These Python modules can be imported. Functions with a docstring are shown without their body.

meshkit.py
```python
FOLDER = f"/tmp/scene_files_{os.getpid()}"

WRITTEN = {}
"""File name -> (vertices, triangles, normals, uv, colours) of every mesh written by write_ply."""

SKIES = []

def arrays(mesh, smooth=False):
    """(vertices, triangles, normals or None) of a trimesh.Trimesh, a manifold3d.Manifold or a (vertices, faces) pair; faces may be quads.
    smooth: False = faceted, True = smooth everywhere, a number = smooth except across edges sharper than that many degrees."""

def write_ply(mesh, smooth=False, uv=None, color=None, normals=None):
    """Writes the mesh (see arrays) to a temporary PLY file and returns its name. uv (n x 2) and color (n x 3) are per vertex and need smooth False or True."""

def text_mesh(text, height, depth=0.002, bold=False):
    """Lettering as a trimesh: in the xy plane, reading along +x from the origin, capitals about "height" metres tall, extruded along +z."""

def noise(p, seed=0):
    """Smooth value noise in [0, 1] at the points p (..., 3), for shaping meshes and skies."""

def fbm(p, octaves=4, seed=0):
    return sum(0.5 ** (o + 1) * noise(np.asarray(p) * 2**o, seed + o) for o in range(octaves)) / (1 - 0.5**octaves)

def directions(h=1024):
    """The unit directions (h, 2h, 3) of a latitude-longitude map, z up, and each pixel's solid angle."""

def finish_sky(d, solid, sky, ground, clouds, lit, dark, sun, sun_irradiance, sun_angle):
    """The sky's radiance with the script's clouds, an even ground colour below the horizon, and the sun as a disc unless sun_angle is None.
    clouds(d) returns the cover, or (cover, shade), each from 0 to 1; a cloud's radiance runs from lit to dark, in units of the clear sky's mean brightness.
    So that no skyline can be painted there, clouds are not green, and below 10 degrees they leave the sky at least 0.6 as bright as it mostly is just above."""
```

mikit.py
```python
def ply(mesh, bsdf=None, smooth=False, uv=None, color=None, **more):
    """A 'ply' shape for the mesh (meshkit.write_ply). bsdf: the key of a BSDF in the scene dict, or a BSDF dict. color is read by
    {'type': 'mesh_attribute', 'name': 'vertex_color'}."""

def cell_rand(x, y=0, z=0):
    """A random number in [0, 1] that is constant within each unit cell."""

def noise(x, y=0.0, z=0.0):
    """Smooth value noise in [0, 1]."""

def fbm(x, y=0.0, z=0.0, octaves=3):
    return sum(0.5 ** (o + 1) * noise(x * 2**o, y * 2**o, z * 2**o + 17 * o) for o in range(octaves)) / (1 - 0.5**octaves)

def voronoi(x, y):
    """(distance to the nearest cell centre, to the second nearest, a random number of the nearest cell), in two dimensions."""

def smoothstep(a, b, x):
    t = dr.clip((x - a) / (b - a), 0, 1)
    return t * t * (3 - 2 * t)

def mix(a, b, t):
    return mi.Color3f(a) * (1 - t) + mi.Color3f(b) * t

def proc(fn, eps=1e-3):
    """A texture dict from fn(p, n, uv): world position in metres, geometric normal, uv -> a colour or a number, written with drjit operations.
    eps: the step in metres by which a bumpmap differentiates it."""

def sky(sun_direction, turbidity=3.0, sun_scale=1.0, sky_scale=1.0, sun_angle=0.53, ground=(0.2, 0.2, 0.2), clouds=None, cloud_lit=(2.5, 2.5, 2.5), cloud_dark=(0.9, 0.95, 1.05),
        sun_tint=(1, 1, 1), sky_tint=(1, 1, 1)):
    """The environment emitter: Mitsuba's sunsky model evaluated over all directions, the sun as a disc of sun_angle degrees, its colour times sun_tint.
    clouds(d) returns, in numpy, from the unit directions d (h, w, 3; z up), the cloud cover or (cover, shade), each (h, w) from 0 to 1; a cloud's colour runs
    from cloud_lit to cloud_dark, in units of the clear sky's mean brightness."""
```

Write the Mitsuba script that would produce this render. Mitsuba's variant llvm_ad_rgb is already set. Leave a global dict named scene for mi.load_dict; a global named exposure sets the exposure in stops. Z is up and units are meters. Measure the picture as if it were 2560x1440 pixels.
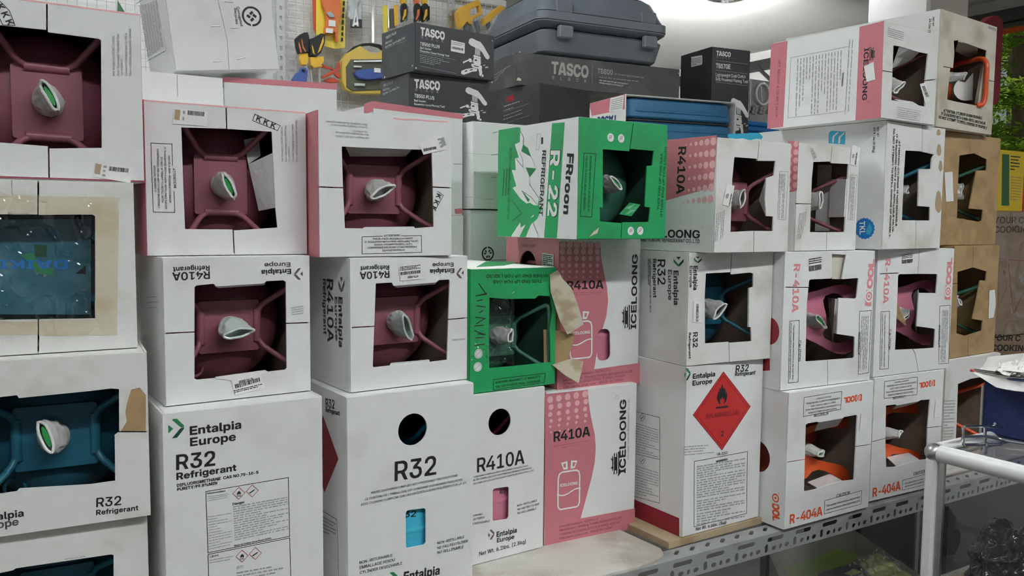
import glob, math, random
import numpy as np
import trimesh
import drjit as dr
import mitsuba as mi
import mikit
import meshkit
from PIL import Image, ImageDraw, ImageFont
from shapely import affinity, union_all
from shapely.geometry import Polygon, Point, LineString, box as sbox
from shapely.ops import unary_union

scene, labels = {}, {}
T4 = mi.ScalarTransform4f

# ------------------------------------------------------------------ camera, sky, lights, exposure
FOC, YAW, PITCH, ROLL, EYE = 2094.8, 0.5500, 0.0786, 0.0092, 0.6132   # pixels of a 2560 wide frame, radians, metres above the shelf
FW = np.array([math.sin(YAW) * math.cos(PITCH), math.cos(YAW) * math.cos(PITCH), -math.sin(PITCH)])
_r0 = np.array([math.cos(YAW), -math.sin(YAW), 0.0])
_u0 = np.cross(_r0, FW)
RT = math.cos(ROLL) * _r0 + math.sin(ROLL) * _u0
UP = -math.sin(ROLL) * _r0 + math.cos(ROLL) * _u0
CAM = np.array([0.0, 0.0, EYE])
scene['camera'] = {'type': 'perspective', 'fov': math.degrees(2 * math.atan(1280 / FOC)), 'fov_axis': 'x', 'near_clip': 0.02, 'far_clip': 200.0,
                   'to_world': T4().look_at(origin=CAM.tolist(), target=(CAM + FW).tolist(), up=UP.tolist())}
exposure = -0.24
scene['sky'] = mikit.sky((0.25, -0.72, 0.65), turbidity=5.0, sun_scale=3.0, sky_scale=1.2, clouds=lambda d: (np.full(d.shape[:2], 0.65), 0.2))
CEIL, FLOOR = 1.95, -0.80
# (x, y, length along x, length along y, radiance): the ceiling's LED panels
CEILING_LIGHTS = [(0.75, -0.42, 2.2, 0.12, 62.0), (2.75, -0.42, 1.2, 0.12, 48.0), (-1.3, -0.55, 1.2, 0.3, 10.0), (0.3, 1.75, 1.2, 0.3, 18.0), (2.2, -2.0, 1.2, 0.3, 9.0), (3.2, 2.6, 1.2, 0.3, 12.0)]

# ------------------------------------------------------------------ entries, names, labels
def numbered(name):
    k, n = name, 0
    while k in USED:
        n += 1
        k = f'{name}_{n:03d}'
    USED.add(k)
    return k
USED = set()

def thing(name, label, cat, group=None, kind=None):
    key = numbered(name)
    labels[key] = {}
    if label: labels[key]['label'] = label
    if cat: labels[key]['category'] = cat
    if group: labels[key]['group'] = group
    if kind: labels[key]['kind'] = kind
    return key

def part(parent, name, mesh, bsdf, smooth=False, label=None, **more):
    if isinstance(mesh, list):
        mesh = cat(mesh)
    key = numbered(f'{parent}__{name}')
    scene[key] = mikit.ply(mesh, bsdf, smooth, **more)
    if label: labels[key] = {'label': label}
    return key

def single(name, mesh, bsdf, label, cat_, group=None, kind=None, smooth=False, **more):
    key = thing(name, label, cat_, group, kind)
    scene[key] = mikit.ply(cat(mesh) if isinstance(mesh, list) else mesh, bsdf, smooth, **more)
    return key

def cat(ms):
    ms = [m for m in ms if m is not None and len(m.faces)]
    return ms[0] if len(ms) == 1 else trimesh.util.concatenate(ms)

# ------------------------------------------------------------------ materials
def lin(r, g, b, k=1.0):
    return [min(0.95, k * ((c / 255) / 12.92 if c <= 10 else (((c / 255) + 0.055) / 1.055) ** 2.4)) for c in (r, g, b)]

def mat(name, col, rough=0.5, spec=0.4, metal=0.0, two=True, **kw):
    d = {'type': 'principled', 'base_color': {'type': 'rgb', 'value': list(col)} if not isinstance(col, dict) else col, 'roughness': rough, 'specular': spec, 'metallic': metal, **kw}
    scene[name] = {'type': 'twosided', 'bsdf': d} if two else d

def mottled(a, b, scale, lo=0.45, hi=0.75, fine=0.0):
    def fn(p, n, uv):
        t = mikit.smoothstep(lo, hi, mikit.fbm(p.x * scale, p.y * scale, p.z * scale, 4))
        if fine:
            t = dr.clip(t + fine * (mikit.noise(p.x * scale * 40, p.y * scale * 40, p.z * scale * 40) - 0.5), 0, 1)
        return mikit.mix(a, b, t)
    return mikit.proc(fn)

mat('card_white', mottled((0.76, 0.77, 0.765), (0.66, 0.66, 0.645), 9.0, 0.5, 0.85), 0.42, 0.4)
mat('card_worn', mottled((0.72, 0.725, 0.70), (0.55, 0.53, 0.47), 14.0, 0.5, 0.85, 0.15), 0.5, 0.35)
mat('card_beige', mottled((0.60, 0.57, 0.48), (0.44, 0.39, 0.29), 12.0, 0.4, 0.8, 0.2), 0.55, 0.3)
mat('card_brown', mottled((0.42, 0.285, 0.145), (0.34, 0.225, 0.11), 22.0, 0.4, 0.7, 0.2), 0.65, 0.25)
mat('card_kraft', mottled((0.22, 0.175, 0.14), (0.17, 0.135, 0.105), 25.0), 0.8, 0.15)
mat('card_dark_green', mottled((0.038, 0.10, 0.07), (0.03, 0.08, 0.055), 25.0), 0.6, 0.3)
mat('wall_darkened', mottled((0.34, 0.33, 0.32), (0.24, 0.235, 0.23), 3.0), 0.7, 0.2)  # tone of the unseen opposite wall, darkened to cut bounce light and deepen shadows
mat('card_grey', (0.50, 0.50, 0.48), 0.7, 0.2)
mat('card_green', mottled((0.022, 0.36, 0.115), (0.03, 0.30, 0.10), 16.0), 0.38, 0.45)
mat('card_pink', mottled((0.58, 0.195, 0.23), (0.52, 0.17, 0.205), 12.0), 0.42, 0.4)
mat('card_black', mottled((0.030, 0.033, 0.039), (0.040, 0.043, 0.048), 10.0), 0.35, 0.5)
mat('card_dusty_black', mottled((0.068, 0.072, 0.073), (0.105, 0.105, 0.098), 12.0, 0.4, 0.8, 0.2), 0.5, 0.4)
mat('fibre_torn', mottled((0.62, 0.56, 0.44), (0.45, 0.36, 0.23), 40.0, 0.4, 0.7, 0.3), 0.9, 0.1)
mat('tape_stain', mottled((0.66, 0.61, 0.48), (0.55, 0.48, 0.32), 18.0, 0.4, 0.75, 0.15), 0.3, 0.5)
mat('ink_black', (0.022, 0.022, 0.024), 0.5, 0.3)
mat('ink_grey', (0.33, 0.335, 0.34), 0.5, 0.3)
mat('ink_charcoal', (0.075, 0.075, 0.078), 0.5, 0.3)
mat('ink_pale', (0.44, 0.45, 0.45), 0.5, 0.3)
mat('ink_white', (0.80, 0.80, 0.79), 0.5, 0.3)
mat('ink_silver', (0.36, 0.355, 0.33), 0.45, 0.4)
mat('ink_green', (0.03, 0.22, 0.085), 0.5, 0.3)
mat('ink_dark_green', (0.012, 0.075, 0.035), 0.5, 0.3)
mat('ink_mauve', (0.15, 0.09, 0.11), 0.5, 0.3)
mat('ink_pink', (0.58, 0.195, 0.23), 0.45, 0.35)
mat('ink_pale_pink', (0.80, 0.44, 0.46), 0.45, 0.35)
mat('ink_rose', (0.72, 0.26, 0.28), 0.45, 0.35)
mat('ink_plum', (0.28, 0.06, 0.09), 0.45, 0.35)
mat('ink_red', (0.56, 0.035, 0.035), 0.4, 0.4)
mat('ink_dark_red', (0.27, 0.022, 0.035), 0.45, 0.35)
mat('ink_orange', (0.72, 0.10, 0.03), 0.45, 0.35)
mat('ink_blue', (0.02, 0.19, 0.52), 0.45, 0.35)
mat('ink_cyan', (0.05, 0.40, 0.60), 0.45, 0.35)
mat('ink_navy', (0.03, 0.055, 0.16), 0.45, 0.35)
mat('ink_tan', (0.40, 0.30, 0.19), 0.5, 0.3)
mat('label_paper', (0.80, 0.80, 0.78), 0.35, 0.45)
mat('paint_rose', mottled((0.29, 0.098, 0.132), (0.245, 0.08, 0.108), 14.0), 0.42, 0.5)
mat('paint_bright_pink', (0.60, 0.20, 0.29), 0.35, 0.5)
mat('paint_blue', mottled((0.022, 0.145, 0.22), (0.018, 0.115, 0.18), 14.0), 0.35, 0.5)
mat('wrap_blue', mottled((0.03, 0.13, 0.18), (0.075, 0.20, 0.25), 22.0, 0.4, 0.8), 0.3, 0.5)
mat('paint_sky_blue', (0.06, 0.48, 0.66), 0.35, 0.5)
mat('paint_green', mottled((0.055, 0.18, 0.12), (0.045, 0.145, 0.095), 14.0), 0.4, 0.5)
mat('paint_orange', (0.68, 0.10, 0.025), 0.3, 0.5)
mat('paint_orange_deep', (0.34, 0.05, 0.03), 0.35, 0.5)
mat('cap_plastic', (0.74, 0.75, 0.72), 0.25, 0.5, sheen=0.2)
mat('cap_sleeve', mottled((0.52, 0.52, 0.50), (0.40, 0.40, 0.385), 60.0), 0.25, 0.6)
mat('ink_brick', (0.40, 0.13, 0.12), 0.5, 0.3)
mat('cap_grey', (0.52, 0.58, 0.55), 0.2, 0.6)
mat('cap_green', (0.02, 0.28, 0.06), 0.4, 0.5)
mat('steel_grey', mottled((0.30, 0.315, 0.31), (0.23, 0.235, 0.22), 20.0, 0.45, 0.8), 0.45, 0.4)
mat('chrome', (0.75, 0.76, 0.76), 0.18, 0.5, 1.0)
mat('steel_dull', (0.50, 0.51, 0.51), 0.38, 0.5, 1.0)
mat('rubber_black', (0.02, 0.021, 0.022), 0.5, 0.4)
mat('wall_paint', (0.74, 0.745, 0.73), 0.7, 0.2)
mat('ceiling_paint', (0.68, 0.685, 0.67), 0.6, 0.3)
mat('floor_tile', mottled((0.09, 0.088, 0.083), (0.06, 0.058, 0.055), 5.0), 0.35, 0.5)
mat('dark_paint', (0.035, 0.036, 0.038), 0.5, 0.4)
scene['film'] = {'type': 'thindielectric', 'int_ior': 1.46}
scene['pane_glass'] = {'type': 'thindielectric', 'int_ior': 1.5}

# ------------------------------------------------------------------ geometry helpers
def unit(v):
    v = np.asarray(v, float)
    return v / np.linalg.norm(v)

def ray(x, y):
    return FW + (x - 1280) / FOC * RT - (y - 720) / FOC * UP

def on_plane(px, o, n):
    d = ray(*px)
    return CAM + d * (np.dot(np.asarray(o) - CAM, n) / np.dot(d, n))

def at_y(px, y): return on_plane(px, (0, y, 0), np.array([0, 1.0, 0]))
def at_x(px, x): return on_plane(px, (x, 0, 0), np.array([1.0, 0, 0]))
def at_z(px, z): return on_plane(px, (0, 0, z), np.array([0, 0, 1.0]))

def tri(poly):
    """(vertices 2d, faces) of a shapely geometry."""
    V, Fc, n = [], [], 0
    for g in getattr(poly, 'geoms', [poly]):
        if g.geom_type != 'Polygon' or g.area < 1e-12: continue
        v, f = trimesh.creation.triangulate_polygon(g, engine='earcut')
        V.append(v); Fc.append(f + n); n += len(v)
    if not V: return np.zeros((0, 2)), np.zeros((0, 3), int)
    return np.vstack(V), np.vstack(Fc)

class Face:
    """A plane with an origin, two unit axes and the outward normal; measures pixels of the photograph on itself."""
    def __init__(s, o, ex, ey, w=1.0, h=1.0):
        s.o, s.ex, s.ey = np.asarray(o, float), unit(ex), unit(ey)
        s.n, s.w, s.h = np.cross(s.ex, s.ey), w, h
    def px(s, p, depth=0.0):
        q = on_plane(p, s.o - s.n * depth, s.n) - s.o
        return np.array([q @ s.ex, q @ s.ey])
    def P(s, ab, depth=0.0):
        ab = np.atleast_2d(np.asarray(ab, float))
        return s.o + ab[:, :1] * s.ex + ab[:, 1:2] * s.ey - depth * s.n
    def W(s, p, depth=0.0):
        return s.P(s.px(p, depth), depth)[0]
    def poly(s, pts, depth=0.0):
        return Polygon([s.px(p, depth) for p in pts]).buffer(0)
    def slab(s, poly, d0, d1):
        """The polygon (face coordinates) as a slab from depth d0 (outer) to d1 (inner)."""
        ms = []
        for g in getattr(poly, 'geoms', [poly]):
            if g.geom_type != 'Polygon' or g.area < 1e-9: continue
            m = trimesh.creation.extrude_polygon(g, d1 - d0, engine='earcut')
            v = m.vertices
            ms.append(trimesh.Trimesh(s.P(v[:, :2]) + (v[:, 2:3] - d1) * s.n, m.faces, process=False))
        return cat(ms)
    def flat(s, poly, lift=0.0003):
        v, f = tri(poly)
        return trimesh.Trimesh(s.P(v, -lift), f, process=False)

def box_mesh(o, ex, ey, ez, a, b, c):
    """A box from corner o along unit axes."""
    m = trimesh.creation.box(extents=(a, b, c))
    v = m.vertices + np.array([a, b, c]) / 2
    return trimesh.Trimesh(o + v @ np.array([ex, ey, ez]), m.faces, process=False)

def rbox(x0, x1, y0, y1, z0, z1, r=0.003):
    """An upright box with chamfered edges."""
    import itertools
    pts = []
    for sx, sy, sz in itertools.product((0, 1), repeat=3):
        c = np.array([(x0, x1)[sx], (y0, y1)[sy], (z0, z1)[sz]])
        sg = np.array([1 - 2 * sx, 1 - 2 * sy, 1 - 2 * sz])
        for k in range(3):
            q = c + sg * r
            q[k] = c[k]
            pts.append(q)
    return trimesh.convex.convex_hull(np.array(pts))

def turned(mesh, yaw, at):
    m = mesh.copy()
    c, s_ = math.cos(yaw), math.sin(yaw)
    m.vertices = m.vertices @ np.array([[c, s_, 0], [-s_, c, 0], [0, 0, 1]]) + np.asarray(at)
    return m

def loft(rings, closed_ends=(True, True)):
    """Joins rings (k x n x 3)."""
    rings = np.asarray(rings, float)
    k, n = rings.shape[:2]
    v = rings.reshape(-1, 3)
    i, j = np.meshgrid(np.arange(k - 1), np.arange(n), indexing='ij')
    a, b = (i * n + j).ravel(), (i * n + (j + 1) % n).ravel()
    f = [np.stack([a, b, b + n], 1), np.stack([a, b + n, a + n], 1)]
    extra = []
    for e, on in enumerate(closed_ends):
        if on:
            c = len(v) + len(extra)
            ring = np.arange(n) + (0 if e == 0 else (k - 1) * n)
            extra.append(rings[0 if e == 0 else -1].mean(0))
            nx = np.roll(ring, -1)
            f.append(np.stack([np.full(n, c), nx, ring] if e == 0 else [np.full(n, c), ring, nx], 1))
    if extra: v = np.vstack([v, extra])
    return trimesh.Trimesh(v, np.vstack(f), process=False)

def fillet(pts, r, n=5, closed=False):
    """Rounds the corners of a polyline."""
    pts = [np.asarray(p, float) for p in pts]
    out = []
    N = len(pts)
    for i, p in enumerate(pts):
        if not closed and i in (0, N - 1):
            out.append(p); continue
        a, b = pts[i - 1], pts[(i + 1) % N]
        ra = min(r, np.linalg.norm(a - p) * 0.49); rb = min(r, np.linalg.norm(b - p) * 0.49)
        s0, s1 = p + unit(a - p) * ra, p + unit(b - p) * rb
        for t in np.linspace(0, 1, n):
            out.append((1 - t) ** 2 * s0 + 2 * t * (1 - t) * p + t * t * s1)
    return out

def tube(pts, r, seg=10, closed=False):
    pts = np.asarray(pts, float)
    N = len(pts)
    rr = np.full(N, r) if np.isscalar(r) else np.asarray(r, float)
    tang = np.array([unit(pts[(i + 1) % N if closed else min(i + 1, N - 1)] - pts[i - 1 if closed else max(i - 1, 0)]) for i in range(N)])
    x = unit(np.cross(tang[0], [0.31, 0.2, 0.93]))
    rings = []
    for i in range(N):
        x = unit(x - tang[i] * (x @ tang[i]))
        y = np.cross(tang[i], x)
        a = np.arange(seg) * 2 * np.pi / seg
        rings.append(pts[i] + rr[i] * (np.cos(a)[:, None] * x + np.sin(a)[:, None] * y))
    if closed: rings.append(rings[0])
    return loft(rings, (not closed, not closed))

def lathe(profile, o, axis, seg=40):
    """Revolves (radius, height) pairs about the axis through o."""
    axis = unit(axis)
    x = unit(np.cross(axis, [0.31, 0.2, 0.93])); y = np.cross(axis, x)
    a = np.arange(seg) * 2 * np.pi / seg
    d = np.cos(a)[:, None] * x + np.sin(a)[:, None] * y
    return loft([np.asarray(o) + axis * h + max(r, 1e-5) * d for r, h in profile])

def sheet(P00, P10, P11, P01, nx=2, ny=2, thick=0.002, bend=0.0, seed=0, rough=0.0, ridge=0.0):
    """A sheet through four corners, bowed by bend metres, with thickness."""
    u, v = np.meshgrid(np.linspace(0, 1, nx), np.linspace(0, 1, ny))
    u, v = u.ravel()[:, None], v.ravel()[:, None]
    P = [np.asarray(p, float) for p in (P00, P10, P11, P01)]
    p = (1 - u) * (1 - v) * P[0] + u * (1 - v) * P[1] + u * v * P[2] + (1 - u) * v * P[3]
    n = unit(np.cross(P[1] - P[0], P[3] - P[0]))
    off = bend * 4 * v * (1 - v)
    if rough: off = off + rough * (meshkit.fbm(np.hstack([u * 5, v * 5, v * 0 + seed * 7.3]), 3, seed)[:, None] - 0.5)
    if ridge:
        g_ = np.hstack([u * 7, v * 7, v * 0 + seed * 3.1])
        k_ = 1 - np.abs(2 * meshkit.noise(g_ + 0.8 * meshkit.noise(g_ * 0.9, seed + 1)[:, None], seed + 2) - 1)
        off = off + ridge * (np.maximum(0, k_ - 0.55) / 0.45)[:, None] ** 2 * (meshkit.noise(g_ * 0.45, seed + 4) > 0.42)[:, None]
    p = p + off * n
    q = p - n * thick
    i, j = np.meshgrid(np.arange(nx - 1), np.arange(ny - 1))
    a = (j * nx + i).ravel()
    f = np.vstack([np.stack([a, a + 1, a + nx + 1], 1), np.stack([a, a + nx + 1, a + nx], 1)])
    K = nx * ny
    if thick == 0: return trimesh.Trimesh(p, f, process=False)
    rim = list(range(nx)) + [nx * (k + 1) - 1 for k in range(1, ny)] + [K - 2 - k for k in range(nx - 1)] + [nx * (ny - 2 - k) for k in range(ny - 2)]
    rim = np.array(rim); nxt = np.roll(rim, -1)
    fs = np.vstack([f, f[:, ::-1] + K, np.stack([rim, rim + K, nxt + K], 1), np.stack([rim, nxt + K, nxt], 1)])
    return trimesh.Trimesh(np.vstack([p, q]), fs, process=False)

# ------------------------------------------------------------------ lettering
_FONTS, _GLYPHS = {}, {}
def _font(wt, face='Inter'):
    if (wt, face) not in _FONTS:
        f = ImageFont.truetype(glob.glob(f'/opt/blender-*/*/datafiles/fonts/{face}.woff2')[0], 72)
        if face == 'Inter': f.set_variation_by_axes([32, wt])
        _FONTS[wt, face] = f
    return _FONTS[wt, face]

def glyph(ch, wt, face='Inter', tol=0.8):
    k = (ch, wt, face, tol)
    if k not in _GLYPHS:
        f = _font(wt, face)
        adv = f.getlength(ch) / 52.0
        if ch == ' ':
            _GLYPHS[k] = (np.zeros((0, 2)), np.zeros((0, 3), int), adv)
        else:
            x0, y0, x1, y1 = f.getbbox(ch, anchor='ls')
            im = Image.new('L', (int(x1 - x0) + 8, int(y1 - y0) + 8))
            ImageDraw.Draw(im).text((4 - x0, 4 - y0), ch, 255, f, anchor='ls')
            on = np.pad(np.asarray(im) > 127, ((0, 0), (1, 1))).astype(np.int8)
            rows, st = np.nonzero(np.diff(on, axis=1) == 1)
            en = np.nonzero(np.diff(on, axis=1) == -1)[1]
            sh = union_all([sbox(a, -r - 1, b, -r) for a, r, b in zip(st, rows, en)]).buffer(0.6).buffer(-0.6).simplify(tol)
            sh = affinity.affine_transform(sh, [1 / 52.0, 0, 0, 1 / 52.0, (x0 - 4) / 52.0, (4 - y0) / 52.0])
            v, fc = tri(sh)
            _GLYPHS[k] = (v, fc, adv)
    return _GLYPHS[k]

def text2d(txt, wt=400, face='Inter', track=0.0, tol=0.8):
    V, Fc, x, n = [], [], 0.0, 0
    for ch in txt:
        v, f, adv = glyph(ch, wt, face, tol)
        if len(v):
            V.append(v + [x, 0]); Fc.append(f + n); n += len(v)
        x += adv + track
    V, Fc = np.vstack(V), np.vstack(Fc)
    V[:, 0] -= V[:, 0].min()
    return V, Fc

class Prints:
    """Collects flat print on the faces of one thing: a part for each word, mark or patch; print too small to pick apart is joined."""
    JOINED = ('fine_print', 'small_lettering', 'dot', 'barcode', 'handwriting', 'flute')
    def __init__(s, key): s.key, s.ink, s.gid, s.held = key, {}, 0, False
    def add(s, mat_, mesh, name='print'):
        if not s.held: s.gid += 1
        s.ink.setdefault((mat_, name, 0 if name in s.JOINED else s.gid), []).append(mesh)
    def hold(s):
        s.gid += 1; s.held = True
    def free(s): s.held = False
    def poly(s, face, pts, mat_, lift=0.0003, name='print', depth=0.0):
        g = pts if hasattr(pts, 'geom_type') else face.poly(pts, depth)
        s.add(mat_, face.flat(g, lift - depth), name)
    def line(s, face, pts, w, mat_, lift=0.0005, closed=False, name='print', depth=0.0):
        q = [face.px(p, depth) for p in pts]
        if closed: q.append(q[0])
        s.add(mat_, face.flat(LineString(q).buffer(w / 2, cap_style=2, join_style=2), lift - depth), name)
    def text(s, face, txt, p0, p1, p2=None, wt=500, mat_='ink_black', lift=0.0006, track=0.0, font='Inter', asp=1.0, depth=0.0, name='lettering', shear=0.0):
        a0, a1 = face.px(p0, depth), face.px(p1, depth)
        small = np.linalg.norm(a1 - a0) / max(1, len(txt)) < 0.006
        V, Fc = text2d(txt, wt, font, track, 2.2 if small else 0.8)
        L = V[:, 0].max()
        ax = a1 - a0
        up = np.array([-ax[1], ax[0]]) / np.linalg.norm(ax)
        h = np.linalg.norm(ax) / L * asp if p2 is None else abs((face.px(p2, depth) - a0) @ up)
        q = a0 + V[:, :1] / L * ax + V[:, 1:2] * h * up + shear * V[:, 1:2] * h * unit(ax)
        s.add(mat_, trimesh.Trimesh(face.P(q, depth - lift), Fc, process=False), 'small_lettering' if small and name == 'lettering' else name)
    def fine(s, face, tl, tr, br, bl, n, mat_='ink_grey', seed=1, lift=0.0005, fill=0.5, full=0.75, depth=0.0):
        """Lines of print too small to read: rows of short dashes from tl-tr down to bl-br."""
        rnd = random.Random(seed)
        q = [face.px(p, depth) for p in (tl, tr, br, bl)]
        V, Fc = [], []
        for i in range(n):
            t0 = (i + 0.2) / n; t1 = t0 + fill / n
            x, end = 0.0, (1.0 if rnd.random() < full else rnd.uniform(0.35, 0.9))
            while x < end - 0.01:
                w = rnd.uniform(0.03, 0.13)
                x1 = min(end, x + w)
                for (a, t) in ((x, t0), (x1, t0), (x1, t1), (x, t1)):
                    V.append((q[0] * (1 - a) + q[1] * a) * (1 - t) + (q[3] * (1 - a) + q[2] * a) * t)
                k = len(V) - 4
                Fc += [[k, k + 2, k + 1], [k, k + 3, k + 2]]
                x = x1 + rnd.uniform(0.012, 0.03)
        s.add(mat_, trimesh.Trimesh(face.P(np.array(V), depth - lift), Fc, process=False), 'fine_print')
    def disc(s, face, c, r, mat_, lift=0.0004, hole=0.0, depth=0.0, name='print'):
        c = face.px(c, depth)
        g = Point(*c).buffer(r, 24)
        if hole: g = g.difference(Point(*c).buffer(hole, 24))
        s.add(mat_, face.flat(g, lift - depth), name)
    def quad_frame(s, face, o, r, u, depth=0.0):
        """The affine map of a unit square drawn at pixels o (origin), r (end of x), u (end of y)."""
        O, R, U = (face.px(p, depth) for p in (o, r, u))
        return lambda pts: [tuple(O + a * (R - O) + b * (U - O)) for a, b in pts]
    def art(s, face, f, pts, mat_, lift=0.0004, name='logo'):
        s.add(mat_, face.flat(Polygon(f(pts)).buffer(0), lift), name)
    def close(s):
        for (m, name, g), ms in s.ink.items():
            k = part(s.key, name, ms, m)
            if name in s.JOINED: labels[k] = {'kind': 'stuff'}
        s.ink = {}

# ------------------------------------------------------------------ the room
def struct(name, mesh, bsdf, label, parent=None, **kw):
    if parent: return part(parent, name, mesh, bsdf, **kw)
    k = thing(name, label, None, kind='structure')
    scene[k] = mikit.ply(cat(mesh) if isinstance(mesh, list) else mesh, bsdf, **kw)
    return k

def bx(x0, x1, y0, y1, z0, z1):
    m = trimesh.creation.box(bounds=[[x0, y0, z0], [x1, y1, z1]])
    return m

X0, X1, Y0, Y1 = -2.2, 5.1, -3.0, 6.5
struct('floor', bx(X0, 20.0, Y0, 18.0, FLOOR - 0.05, FLOOR), 'floor_tile', 'dark tiled shop floor under the shelf')
struct('ceiling', bx(X0, X1 + 0.1, Y0, Y1, CEIL, CEIL + 0.05), 'ceiling_paint', 'plain off white ceiling above the shelves')
struct('wall_left', bx(X0 - 0.05, X0, Y0, Y1, FLOOR, CEIL), 'wall_paint', 'white painted side wall of the shop')
struct('wall_far', bx(X0, X1, Y1, Y1 + 0.05, FLOOR, CEIL), 'wall_paint', 'white wall at the far end of the shop')
struct('wall_front', bx(X0, X1, Y0 - 0.05, Y0, FLOOR, CEIL), 'wall_darkened', 'unseen wall on the other side of the aisle, darkened to deepen the shadows')
wr = struct('wall_right', [bx(X1, X1 + 0.08, 3.45, Y1, FLOOR, CEIL), bx(X1, X1 + 0.08, Y0, 3.45, 1.80, CEIL)], 'wall_paint', 'grey white end wall beside the open shop front')
struct('trim_1', bx(X1 - 0.07, X1, Y0, Y1, 1.80, 1.87), 'dark_paint', 'black cable trunking along the top of the end wall')
struct('trim_2', bx(X1 - 0.05, X1, Y0, 3.45, 1.775, 1.79), 'dark_paint', 'dark rail over the open shop front')
struct('wall_back', bx(X0, 1.56, 2.635, 2.66, FLOOR, 1.372), 'wall_paint', 'white back panel behind the wire grid of tools')
struct('trim_3', rbox(X0, 1.57, 2.615, 2.67, 1.373, 1.398), 'wall_paint', 'white capping along the top of the back panel')
single('column', rbox(3.40, 3.70, 2.183, 2.483, FLOOR, CEIL, 0.012), 'wall_paint', 'square white column behind the cartons at the top right', 'column', kind='structure')

LIGHT_NAMES = [f'flat LED panel light on the ceiling {w}' for w in ('over the aisle, in front of the middle stacks', 'over the aisle, in front of the right stacks', 'over the aisle, beyond the far left stack', 'over the wire grid', 'by the opposite wall', 'by the white column')]
# the ceiling's LED panels: housing and diffuser
for i, (cx, cy, lx, ly, L) in enumerate(CEILING_LIGHTS):
    k = thing('ceiling_light', LIGHT_NAMES[i], 'ceiling light', 'ceiling panel lights')
    part(k, 'housing', bx(cx - lx / 2 - 0.02, cx + lx / 2 + 0.02, cy - ly / 2 - 0.02, cy + ly / 2 + 0.02, CEIL - 0.05, CEIL), 'wall_paint')
    f = Face((cx - lx / 2, cy + ly / 2, CEIL - 0.053), (1, 0, 0), (0, -1, 0))
    key = numbered(f'{k}__diffuser')
    scene[key] = mikit.ply(f.flat(sbox(0, 0, lx, ly), 0.0), 'ink_white', emitter={'type': 'area', 'radiance': {'type': 'rgb', 'value': [L * 0.965, L * 0.995, L]}})

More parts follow.
